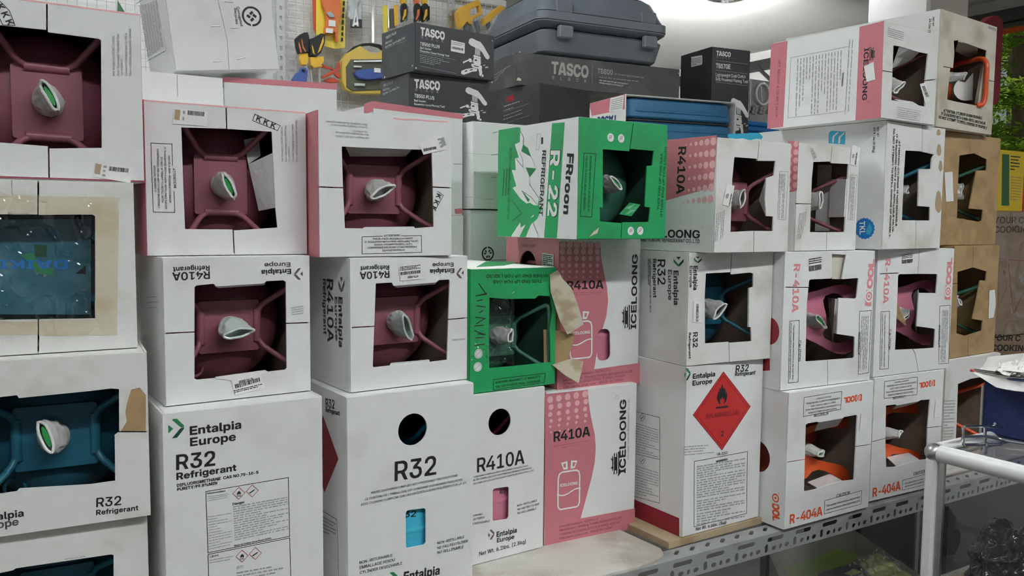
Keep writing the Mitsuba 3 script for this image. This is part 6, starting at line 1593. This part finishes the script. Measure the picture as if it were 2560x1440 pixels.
piece(k, 'header', ta, [(640, 360), (735, 368), (730, 430), (640, 420)], 'cap_plastic', t=0.002, y=TY - 0.020)
kp = Prints(k); FF = Face((0, TY - 0.0020, 0), (1, 0, 0), (0, 0, 1))
vf = [ta(848, 540), ta(852, 470), ta(855, 400), ta(858, 320), ta(862, 240), ta(866, 160), ta(870, 80), ta(874, 0)]
for a_, b_ in zip(vf[:-1], vf[1:]): kp.line(FF, [(a_[0], a_[1] - 2), (b_[0], b_[1] + 3)], 0.006, 'ink_black', 0.0)
kp.close()
k = thing('locking_pliers', 'chrome locking pliers on a grey card, right of the yellow wrench pack', 'pliers')
piece(k, 'card', ta, [(955, 250), (1105, 250), (1108, 365), (955, 362)], 'card_black', t=0.002, y=TY + 0.004); piece(k, 'card', ta, [(950, -100), (1090, -100), (1090, 245), (940, 245)], 'cap_grey', t=0.002, y=TY + 0.006)
piece(k, 'arm', ta, [(990, -60), (1010, 40), (1000, 200), (975, 340), (1000, 345), (1020, 220), (1035, 345), (1060, 340), (1040, 180), (1035, 60), (1075, 10), (1050, -60), (1020, 30)], 'chrome', t=0.010); piece(k, 'arm', ta, [(905, 40), (930, 60), (950, 200), (935, 235), (918, 225), (925, 130)], 'chrome', t=0.008)
piece(k, 'screw', ta, [(985, 290), (1040, 290), (1040, 330), (985, 330)], 'chrome', t=0.014)
k = single('steel_rule', Face((0, TY, 0), (1, 0, 0), (0, 0, 1)).slab(outline([(1226, -100), (1264, -100), (1262, 545), (1232, 545)], ta, TY), 0, 0.003), 'chrome', 'thin steel rule hanging between pliers and yellow tape', 'ruler')
k = thing('tool_kit', 'clear yellow carrying case with a blue tool inside, hanging on the grid', 'tool kit')
mat('case_yellow', (0.62, 0.44, 0.06), 0.25, 0.6); mat('tool_olive', (0.10, 0.105, 0.075), 0.4, 0.4)
bd = [(835, 780), (900, 690), (1000, 630), (1060, 600), (1120, 640), (1200, 690), (1300, 690), (1370, 640), (1440, 620), (1520, 700), (1560, 800), (1560, 1120), (1500, 1215), (1000, 1210), (880, 1160), (830, 1050)]
piece(k, 'frame', ta, bd, 'case_yellow', t=0.03, y=TY)
piece(k, 'window', ta, [(960, 765), (1500, 760), (1510, 1150), (980, 1170), (905, 1120), (900, 860)], 'tool_olive', t=0.006, y=TY - 0.016)
piece(k, 'handle_loop', ta, [(905, 690), (1000, 600), (1100, 565), (1200, 558), (1320, 575), (1420, 640), (1395, 660), (1320, 610), (1210, 582), (1110, 590), (1010, 635), (930, 690)], 'rubber_black', t=0.02)
piece(k, 'cutter', ta, [(1000, 930), (1060, 900), (1200, 890), (1340, 900), (1520, 905), (1520, 1000), (1340, 1010), (1180, 1030), (1060, 1010), (1010, 970)], 'grip_blue', t=0.02, y=TY - 0.026)
piece(k, 'tube', ta, [(1000, 780), (1480, 770), (1480, 795), (1000, 800)], 'chrome', t=0.006, y=TY - 0.024); piece(k, 'tube', ta, [(1000, 1070), (1140, 1075), (1140, 1110), (1010, 1105)], 'cap_grey', t=0.008, y=TY - 0.024); piece(k, 'tube', ta, [(1000, 845), (1095, 850), (1095, 870), (1000, 868)], 'cap_plastic', t=0.008, y=TY - 0.024)
piece(k, 'price_label', ta, [(1262, 872), (1345, 880), (1345, 935), (1262, 930)], 'label_paper', t=0.001, y=TY - 0.038, r=0.0001)
k = thing('pliers', 'orange red handled pliers crossed open, below the snips', 'pliers')
piece(k, 'handle', ta, [(575, 985), (640, 955), (780, 880), (800, 800), (815, 810), (810, 900), (700, 970), (600, 1010)], 'grip_red', t=0.012); piece(k, 'handle', ta, [(600, 830), (640, 850), (740, 890), (735, 905), (640, 880), (590, 870)], 'grip_red', t=0.012); piece(k, 'handle', ta, [(745, 950), (810, 920), (820, 1010), (770, 985)], 'grip_red', t=0.012)
piece(k, 'handle', ta, [(590, 1040), (680, 1000), (760, 1010), (815, 1060), (700, 1068)], 'grip_red', t=0.010, y=TY + 0.008)
k = thing('clamp', 'blue plastic spring clamp behind the pink topped carton', 'clamp')
piece(k, 'jaw', ta, [(205, 1020), (250, 945), (300, 920), (320, 870), (380, 880), (398, 920), (385, 1060), (215, 1060)], 'grip_blue', t=0.02)
piece(k, 'spring', ta, [(335, 890), (375, 895), (370, 920), (340, 915)], 'rubber_black', t=0.01, y=TY - 0.012)
# right part of the grid
single('tape_measure_strip', Face((0, TY, 0), (1, 0, 0), (0, 0, 1)).slab(outline([(138, 110), (225, 110), (228, 640), (150, 645)], tb2, TY), 0, 0.003), 'pack_yellow', 'narrow yellow carded strip, leftmost beside the pliers at the top', 'tool pack')
k = thing('file_pack', 'orange and olive carded files hanging beside the pliers', 'tool pack')
piece(k, 'card', tb2, [(285, 180), (375, 170), (385, 560), (295, 570)], 'tool_olive', t=0.003); piece(k, 'card', tb2, [(352, 100), (435, 90), (452, 500), (370, 520)], 'saw_yellow', t=0.003, y=TY - 0.008); piece(k, 'rod', tb2, [(215, 60), (300, 55), (290, 560), (240, 560)], 'chrome', t=0.006, y=TY + 0.008)
for k_, dx, lb in ((0, 0, 'pair of black and yellow pliers hanging at the top, left of three'), (1, 265, 'pair of black and orange pliers hanging at the top, middle of three'), (2, 420, 'pair of black and yellow pliers hanging at the top, right of three')):
    k = thing('pliers', lb, 'pliers')
    m_ = 'grip_orange' if k_ == 1 else 'grip_yellow'
    piece(k, 'handle', tb2, [(505 + dx, 110), (540 + dx, 70), (600 + dx, 100), (612 + dx, 240), (590 + dx, 360), (530 + dx, 440), (500 + dx, 430), (512 + dx, 330), (498 + dx, 220)], 'rubber_black', t=0.018)
    piece(k, 'stripe', tb2, [(560 + dx, 200), (600 + dx, 180), (598 + dx, 300), (540 + dx, 410), (525 + dx, 400), (545 + dx, 300)], m_, t=0.01, y=TY - 0.008)
    piece(k, 'head', tb2, [(470 + dx, -60), (590 + dx, -60), (600 + dx, 60), (560 + dx, 90), (500 + dx, 80)], m_, t=0.012)
    piece(k, 'handle', tb2, [(610 + dx, 120), (640 + dx, 140), (640 + dx, 400), (600 + dx, 430), (612 + dx, 300)], 'rubber_black' if k_ else 'steel_grey', t=0.014, y=TY + 0.01)
def saw(lb, fr, win, blade):
    k = thing('hacksaw', lb, 'hacksaw')
    f = Face((0, TY - 0.012, 0), (1, 0, 0), (0, 0, 1))
    g = outline(fr, tb2, TY)
    if win: g = g.difference(outline(win, tb2, TY))
    part(k, 'handle', [f.slab(g.buffer(-0.002), 0, 0.024), f.slab(g, 0.002, 0.022)], 'saw_yellow')
    for b in blade: piece(k, 'frame', tb2, b, 'case_grey', t=0.008)
saw('yellow hacksaw with a square handle opening, left of two', [(1590, 250), (1690, 140), (2000, 5), (2050, 40), (2105, 290), (1905, 400), (1890, 500), (1840, 490), (1800, 440), (1720, 540), (1660, 590), (1620, 460)], [(1842, 215), (2030, 120), (2055, 260), (1870, 350)],
    [[(1740, 430), (1800, 440), (1870, 640), (1840, 655), (1760, 600)], [(1850, 510), (1905, 500), (1960, 690), (1890, 680)], [(1960, 440), (2030, 400), (2080, 620), (2020, 680)]])
saw('yellow hacksaw leaning right behind the grey case, right of two', [(2120, 380), (2240, 290), (2340, 200), (2470, 110), (2560, 190), (2440, 270), (2330, 360), (2280, 420), (2150, 510)], None, [[(2200, 480), (2270, 420), (2290, 520), (2230, 600)]])

# ------------------------------------------------------------------ lamp by the bright patch of the ceiling
lamp = thing('ceiling_lamp', 'round crystal mesh ceiling lamp at the top edge', 'ceiling lamp')
LC = at_z((1820, -26), 1.83)
part(lamp, 'canopy', lathe([(0.10, 0), (0.11, 0.01), (0.11, 0.02), (0, 0.02)], (LC[0], LC[1], CEIL - 0.0205), (0, 0, 1), 32), 'chrome', 40)
part(lamp, 'stem', tube([(LC[0], LC[1], 1.83), (LC[0], LC[1], CEIL - 0.02)], 0.012), 'chrome')
for i in range(28):
    t = i * 2 * np.pi / 28
    part(lamp, 'crystal_wire', tube([LC + np.array([0.15 * math.cos(t + s_ * 0.9) * math.cos(s_ * 1.35), 0.15 * math.sin(t + s_ * 0.9) * math.cos(s_ * 1.35), -0.055 * math.sin(s_ * 1.35)]) for s_ in np.linspace(0, 1, 8)], 0.003, 5), 'chrome')
for rr_, zz_ in ((0.15, 0.0), (0.125, -0.028), (0.08, -0.045)): part(lamp, 'ring', tube([LC + np.array([rr_ * math.cos(t), rr_ * math.sin(t), zz_]) for t in a], 0.004, 6, True), 'chrome')
key = numbered(f'{lamp}__bulb')
scene[key] = mikit.ply(trimesh.creation.icosphere(subdivisions=2, radius=0.03).apply_translation(LC + np.array([0, 0, 0.01])), 'ink_white', True, emitter={'type': 'area', 'radiance': {'type': 'rgb', 'value': [30, 30, 29]}})
scene['lamp_beam'] = {'type': 'spot', 'to_world': T4().look_at(origin=(LC + np.array([0.1, 0.1, -0.03])).tolist(), target=[3.85, 4.13, CEIL], up=[0, 1, 0.1]), 'intensity': {'type': 'rgb', 'value': [24, 24, 23.5]}, 'cutoff_angle': 62, 'beam_width': 12}
part(wr, 'cable', tube(fillet([at_x((1888, 160), 5.02), at_x((1905, 178), 5.03), at_x((1925, 197), 5.03), at_x((1935, 215), 5.03)], 0.05), 0.012, 6), 'dark_paint')

# ------------------------------------------------------------------ right edge: cartons, yellow box, red cover, trees outside
mat('card_cook', mottled((0.29, 0.205, 0.135), (0.24, 0.165, 0.105), 8.0), 0.35, 0.5)
for i, (zb, zt, lab, ty_) in enumerate(((0.19, 0.672, 'film wrapped brown carton with cooking lettering, upper, behind the brown cartons', ((1935, 1112), (2290, 1112), (1950, 1045), (1935, 1205), (2330, 1205), (1945, 1140))), (-0.32, 0.187, 'film wrapped brown carton with cooking lettering, lower, behind the brown cartons', None))):
    c = Carton(lab, (3.02, 1.75, zb, 0.0, 0.62, 0.42, zt - zb), 'card_cook', lining=None)
    if ty_:
        c.text(c.front, 'YOUR C', R4(*ty_[0]), R4(2235, 1112), R4(*ty_[2]), 700, 'ink_black'); c.text(c.front, 'COOKING', R4(*ty_[3]), R4(2310, 1205), R4(*ty_[5]), 700, 'ink_black')
        q = frame(2300, 300, 2.4)
        for pts in ([(470, 850), (470, 1130)], [(530, 860), (560, 1160), (620, 1040)], [(455, 830), (620, 845)], [(500, 900), (520, 1000), (480, 1100)]): c.line(c.front, q(pts), 0.003, 'ink_plum')
        g2 = Face(c.front.o + c.front.n * 0.008, c.front.ex, c.front.ey)
        part(c.key, 'stretch_film', sheet(g2.P((0.0, 0.01))[0], g2.P((0.6, 0.01))[0], g2.P((0.6, c.h - 0.005))[0], g2.P((0.0, c.h - 0.005))[0], 60, 60, 0.0, 0.0, 6, 0.008, 0.010), 'film', False, label='crinkled stretch film')
    else:
        q = frame(2300, 300, 2.4)
        c.text(c.front, 'YOUR C', q(425, 1322), q(600, 1326), q(425, 1285), 700, 'ink_black'); c.text(c.front, 'COOKING', q(425, 1383), q(650, 1388), q(425, 1345), 700, 'ink_black')
    c.close()
crate = single('pallet', bx(2.98, 3.70, 1.74, 2.17, FLOOR + 0.0005, -0.321), 'dark_paint', 'dark pallet under the film wrapped cartons', 'pallet')
yb = thing('yellow_pack', 'yellow box with a green stripe standing on the film wrapped carton', 'box')
y0, y1_ = at_y((2484, 372), 1.80), at_y((2556, 516), 1.80)
mat('box_yellow', (0.78, 0.56, 0.02), 0.4, 0.45); mat('stripe_green', (0.03, 0.14, 0.05), 0.45, 0.4); mat('stripe_red', (0.55, 0.05, 0.03), 0.45, 0.4)
part(yb, 'body', rbox(y0[0], y1_[0], 1.80, 1.92, 0.6725, y0[2], 0.003), 'box_yellow')
yp = Prints(yb); FY = Face((0, 1.80, 0), (1, 0, 0), (0, 0, 1))
yp.poly(FY, R4([(2022, 420), (2092, 425), (2090, 938), (2015, 935)]), 'stripe_green', 0.0006)
yp.fine(FY, *R4([(2108, 430), (2200, 440), (2190, 600), (2100, 590)]), 5, 'ink_dark_green', 4, 0.0006, fill=0.4); yp.fine(FY, *R4([(2108, 640), (2215, 650), (2205, 900), (2100, 890)]), 9, 'ink_tan', 5, 0.0006, fill=0.25)
yp.close()
part(yb, 'edge', rbox(y1_[0] + 0.0005, y1_[0] + 0.014, 1.80, 1.92, 0.6725, y0[2], 0.002), 'stripe_red')
rc = thing('helmet_cover', 'dark red rounded cover showing behind the topmost beige carton', 'cover')
mat('cover_red', mottled((0.20, 0.015, 0.025), (0.26, 0.02, 0.03), 6.0), 0.5, 0.4)
rp = [at_y(p_, 1.99) for p_ in ((2440, 60), (2466, 42), (2480, 44), (2490, 62), (2488, 105), (2482, 230), (2478, 262), (2455, 262), (2435, 200))]
gr = Polygon([(p_[0], p_[2]) for p_ in rp]).buffer(-0.012).buffer(0.012)
part(rc, 'cloth', Face((0, 1.96, 0), (1, 0, 0), (0, 0, 1)).slab(gr, 0, 0.035), 'cover_red')
part(rc, 'stand', bx(rp[3][0] - 0.085, rp[3][0] - 0.055, 1.975, 2.005, FLOOR + 0.0005, rp[6][2] + 0.01), 'steel_grey')

out = random.Random(11); nrs = np.random.RandomState(12)
scene['leaf_green'] = {'type': 'principledthin', 'base_color': mottled((0.16, 0.36, 0.05), (0.46, 0.62, 0.11), 3.0, 0.35, 0.65), 'roughness': 0.5, 'diff_trans': 0.9}
def tree(label, cx, cy, z0, z1, rad, n, seed):
    k = thing('tree', label, 'tree')
    part(k, 'trunk', tube(fillet([(cx, cy, FLOOR), (cx + 0.06, cy - 0.04, 0.3), (cx, cy + 0.03, z1 - 0.6)], 0.3), 0.07, 9), 'card_kraft')
    rs = np.random.RandomState(seed)
    # leaves in flat sprays: centres in tiers
    tiers = [(rs.uniform(-1, 1), rs.uniform(-1, 1), rs.uniform(z0, z1)) for _ in range(60)]
    P, ex, ey = [], [], []
    for (tx_, ty_, tz_) in tiers:
        m_ = n // 60
        d = rs.normal(size=(m_, 3)) * [0.22, 0.22, 0.035]
        P.append(np.array([cx + tx_ * rad, cy + ty_ * rad, tz_]) + d)
        e = rs.normal(size=(m_, 3)); e[:, 2] *= 0.4; e /= np.linalg.norm(e, axis=1, keepdims=True)
        b = np.cross(e, rs.normal(size=(m_, 3)) * [0.35, 0.35, 0.3] + [0, 0, 1.0]); b /= np.linalg.norm(b, axis=1, keepdims=True)
        ex.append(e); ey.append(b)
    P, ex, ey = np.vstack(P), np.vstack(ex), np.vstack(ey)
    s_ = rs.uniform(0.024, 0.052, len(P))[:, None]
    V = np.stack([P - ex * s_, P + ey * s_ * 0.4, P + ex * s_, P - ey * s_ * 0.4], 1).reshape(-1, 3)
    f0_ = np.arange(len(P))[:, None] * 4
    Fc = np.vstack([f0_ + [0, 1, 2], f0_ + [0, 2, 3]])
    kk = part(k, 'foliage', trimesh.Trimesh(V, Fc, process=False), 'leaf_green')
    labels[kk] = {'kind': 'stuff'}
tree('bright green leafy tree outside the open shop front', 7.8, 4.1, 0.6, 3.1, 0.85, 21000, 3)
tree('dark green tree behind the bright one outside the shop front', 12.9, 6.9, 0.3, 4.2, 1.3, 18000, 5)
single('hedge_bank', bx(17.0, 17.5, 1.0, 16.5, FLOOR, 2.6), 'dark_paint', 'dark bank behind the trees outside', 'bank')
aw = [(5.2, 0.5, 2.22), (6.4, 0.5, 2.06), (6.4, 3.9, 2.06), (5.2, 3.9, 2.22)]
single('awning', sheet(*aw, 2, 2, 0.03), 'stripe_red', 'red awning over the shop front outside', 'awning')

# ------------------------------------------------------------------ glass showcase in the right foreground
sc_ = thing('showcase', 'glass showcase with white rounded aluminium frame in the right foreground', 'showcase')
mat('alu_white', (0.70, 0.71, 0.70), 0.35, 0.5)
SX, SY, SZ, SX1, SY0 = 1.369, 0.831, 0.223, 2.25, 0.20
rl = 0.0145
part(sc_, 'rail', tube([(SX, SY - 0.012, SZ), (SX, SY0, SZ)], rl, 20), 'alu_white', 40)
part(sc_, 'rail', tube([(SX + 0.012, SY, SZ), (SX1, SY, SZ)], rl, 20), 'alu_white', 40)
part(sc_, 'rail', tube([(SX1, SY, SZ), (SX1, SY0, SZ)], rl, 20), 'alu_white', 40)
part(sc_, 'corner_cap', trimesh.creation.icosphere(subdivisions=3, radius=rl * 1.06).apply_translation((SX, SY, SZ)), 'steel_dull', True, label='grey corner cap')
for x_, y_ in ((SX, SY), (SX1, SY), (SX1, SY0), (SX, SY0)):
    part(sc_, 'post', rbox(x_ - 0.0105, x_ + 0.0105, y_ - 0.0105, y_ + 0.0105, FLOOR + 0.0005, SZ - 0.010, 0.004), 'alu_white')
part(sc_, 'glazing_bead', bx(SX - 0.003, SX + 0.003, SY - 0.022, SY - 0.0108, FLOOR + 0.05, SZ - 0.012), 'steel_dull')
part(sc_, 'glass_top', bx(SX + 0.008, SX1 - 0.008, SY0, SY - 0.008, SZ + 0.002, SZ + 0.007), 'pane_glass')
fg = Face((SX, SY - 0.013, FLOOR + 0.1), (0, -1, 0), (0, 0, 1))
part(sc_, 'glass_side', fg.flat(sbox(0, 0, SY - SY0 - 0.02, SZ - FLOOR - 0.113), 0.0), 'pane_glass')
fb = Face((SX1 - 0.012, SY - 0.0, FLOOR + 0.1), (-1, 0, 0), (0, 0, 1))
part(sc_, 'glass_side', fb.flat(sbox(0, 0, SX1 - SX - 0.024, SZ - FLOOR - 0.113), 0.0), 'pane_glass')
part(sc_, 'glass_shelf', bx(SX + 0.004, SX1 - 0.012, SY0 + 0.012, SY - 0.006, -0.006, -0.001), 'pane_glass')
part(sc_, 'rail', tube([(SX + 0.002, SY - 0.011, 0.0015), (SX + 0.002, SY0, 0.0015)], 0.005, 8), 'alu_white')
part(sc_, 'base', bx(SX - 0.008, SX1, SY0, SY + 0.008, FLOOR + 0.0005, FLOOR + 0.10), 'dark_paint')

mat('bag_black', (0.02, 0.021, 0.022), 0.12, 0.7)
def lump(o, sx, sy, sz, seed, amp=0.35):
    m = trimesh.creation.icosphere(subdivisions=5, radius=1.0)
    v = m.vertices
    n1 = meshkit.fbm(v * 2.2 + seed, 4, seed)
    rid = 1 - np.abs(2 * meshkit.noise(v * np.array([2.6, 2.6, 1.2]) + seed * 3, seed + 9) - 1)
    r_ = 1 + amp * (n1 - 0.5) * 1.6 + 0.26 * (rid ** 3 - 0.3)
    v = v * r_[:, None] * [sx, sy, sz]
    v[:, 2] = np.maximum(v[:, 2], -sz * 0.55)
    m.vertices = v + np.asarray(o) + [0, 0, sz * 0.55]
    return m
single('plastic_bundle', lump((1.475, 0.752, 0.0), 0.062, 0.052, 0.058, 3), 'bag_black', 'bundle in shiny black plastic inside the glass showcase', 'plastic bundle', smooth=True)

# things on the showcase top
GT = SZ + 0.0075
mat('box_navy', mottled((0.012, 0.022, 0.085), (0.018, 0.03, 0.11), 90.0), 0.6, 0.3)
nb = thing('navy_box', 'dark navy blue box standing on the glass showcase', 'box')
part(nb, 'body', rbox(1.545, 1.82, 0.42, 0.850, GT, GT + 0.098, 0.004), 'box_navy')
part(nb, 'edge', rbox(1.541, 1.5445, 0.846, 0.851, GT, GT + 0.090, 0.001), 'steel_dull')
st = thing('hook_stand', 'bent chrome wire hook stand on the glass showcase', 'wire stand')
def wpx(p_): return at_y(p_, 0.80)
s0 = wpx(z8(1500, 620))
for pts in ([(1612, 445), (1355, 442), (1352, 565), (1600, 566)], [(1352, 512), (1500, 510)], [(1612, 445), (1565, 425)], [(1600, 566), (1618, 553)], [(1500, 440), (1502, 628)]):
    part(st, 'wire', tube(fillet([wpx(z8(*p_)) for p_ in pts], 0.006, 5), 0.0026, 8), 'chrome', 40)
e0 = wpx(z8(1502, 505))
part(st, 'leg', tube(fillet([e0, (e0[0] + 0.03, 0.79, e0[2] - 0.008), (1.537, 0.72, GT + 0.003)], 0.01), 0.0026, 8), 'chrome', 40)
f_ = wpx(z8(1502, 628)); part(st, 'leg', tube([f_, (f_[0], f_[1] - 0.002, GT + 0.0026)], 0.0026, 8), 'chrome', 40)

bk = thing('brochure', 'open white brochures with a red and blue edge lying on the navy box', 'brochure')
BT = GT + 0.0985
def leaf(P00, P10, P11, P01, bend, seed, m='label_paper', thick=0.0012): part(bk, 'page', sheet(P00, P10, P11, P01, 14, 14, thick, bend, seed), m, True)
def pd(p_, t): return CAM + ray(*p_) * t
for j, (lift, m_) in enumerate(((0.0, 'label_paper'), (0.004, 'card_grey'), (0.008, 'label_paper'))):
    A_, B_ = pd((2424 + 4 * j, 926 - 3 * j), 1.56), pd((2600, 952 - 4 * j), 1.44)
    C_, D_ = pd((2620, 975 - 4 * j), 1.40), pd((2490, 972 - 4 * j), 1.50)
    leaf(A_, B_, pd((2680, 880 - 5 * j), 1.70), pd((2470, 900 - 4 * j), 1.75), -0.012, j, m_)
leaf(pd((2424, 926), 1.559), pd((2490, 968), 1.50), pd((2600, 980), 1.43), pd((2600, 945), 1.45), -0.006, 8)
e1 = [pd((2426, 924), 1.556), pd((2450, 936), 1.548), pd((2476, 943), 1.535)]
e2 = [pd((2476, 943), 1.535), pd((2520, 948), 1.50), pd((2600, 952), 1.44)]
part(bk, 'edge', tube(e1, 0.0022, 6), 'stripe_red', label='red edge'); part(bk, 'edge', tube(e2, 0.0020, 6), 'ink_navy', label='blue edge')
leaf(pd((2506, 925), 1.50), pd((2640, 940), 1.40), pd((2680, 700), 1.55), pd((2570, 800), 1.60), -0.03, 12)
for j in range(3): part(bk, 'crumpled_page', sheet(pd((2486 + 12 * j, 930), 1.51), pd((2530 + 10 * j, 938), 1.47), pd((2540 + 10 * j, 905), 1.53), pd((2498 + 10 * j, 912 - 4 * j), 1.56), 8, 8, 0.001, 0.0, 30 + j, 0.02), 'label_paper', True)

# ------------------------------------------------------------------ under the shelf at the right
cb = thing('cabinet', 'grey steel cabinet standing in the shade under the shelf end', 'cabinet')
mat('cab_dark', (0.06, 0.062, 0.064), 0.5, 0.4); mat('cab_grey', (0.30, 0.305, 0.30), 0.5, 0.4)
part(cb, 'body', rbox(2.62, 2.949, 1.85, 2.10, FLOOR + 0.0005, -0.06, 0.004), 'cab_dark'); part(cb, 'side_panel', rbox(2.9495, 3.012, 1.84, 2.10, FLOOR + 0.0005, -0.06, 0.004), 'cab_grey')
pk_top = -0.42
pc = thing('packed_carton', 'green and lime printed carton in crinkled film under the shelf', 'carton')
mat('print_grey', (0.24, 0.245, 0.21), 0.3, 0.5); mat('print_olive', (0.24, 0.34, 0.08), 0.3, 0.5); mat('print_lime', (0.62, 0.68, 0.30), 0.25, 0.6); mat('print_slate', (0.11, 0.13, 0.14), 0.3, 0.5)
lz = frame(1850, 1200, 5.12)
TFc = Face((0, 0, pk_top), (1, 0, 0), (0, 1, 0))
tp = [(380, 960), (1470, 640), (2420, 1300), (2600, 1700), (700, 1700)]
part(pc, 'body', TFc.slab(TFc.poly(lz(tp)), 0, 0.18), 'print_grey')  # greyish ground colour of the printed carton
pp = Prints(pc)
pp.poly(TFc, lz([(560, 1130), (1250, 880), (1520, 960), (1400, 1080), (1000, 1190), (960, 1500), (760, 1500)]), 'print_olive', 0.0006)
pp.poly(TFc, lz([(1530, 1080), (1760, 930), (2330, 1320), (2400, 1600), (1900, 1600), (1700, 1250)]), 'print_lime', 0.0006)
pp.poly(TFc, lz([(1000, 1210), (1440, 1060), (1540, 1110), (1900, 1600), (1000, 1600)]), 'print_slate', 0.0008)
pp.poly(TFc, lz([(1330, 1200), (1450, 1140), (1560, 1180), (1420, 1229)]), 'print_lime', 0.0010)
pp.close()
g3 = [np.append(TFc.px(lz(*p_)), pk_top + 0.017) for p_ in ((1380, 1150), (1760, 880), (2450, 1380), (1900, 1700))]
part(pc, 'film', sheet(*g3, 60, 60, 0.0, 0.0, 7, 0.03, 0.02), 'film', False, label='crinkled clear film')
single('low_pallet', bx(1.85, 2.46, 1.30, 1.78, FLOOR + 0.0005, -0.6008), 'dark_paint', 'dark low pallet under the green printed carton', 'pallet')
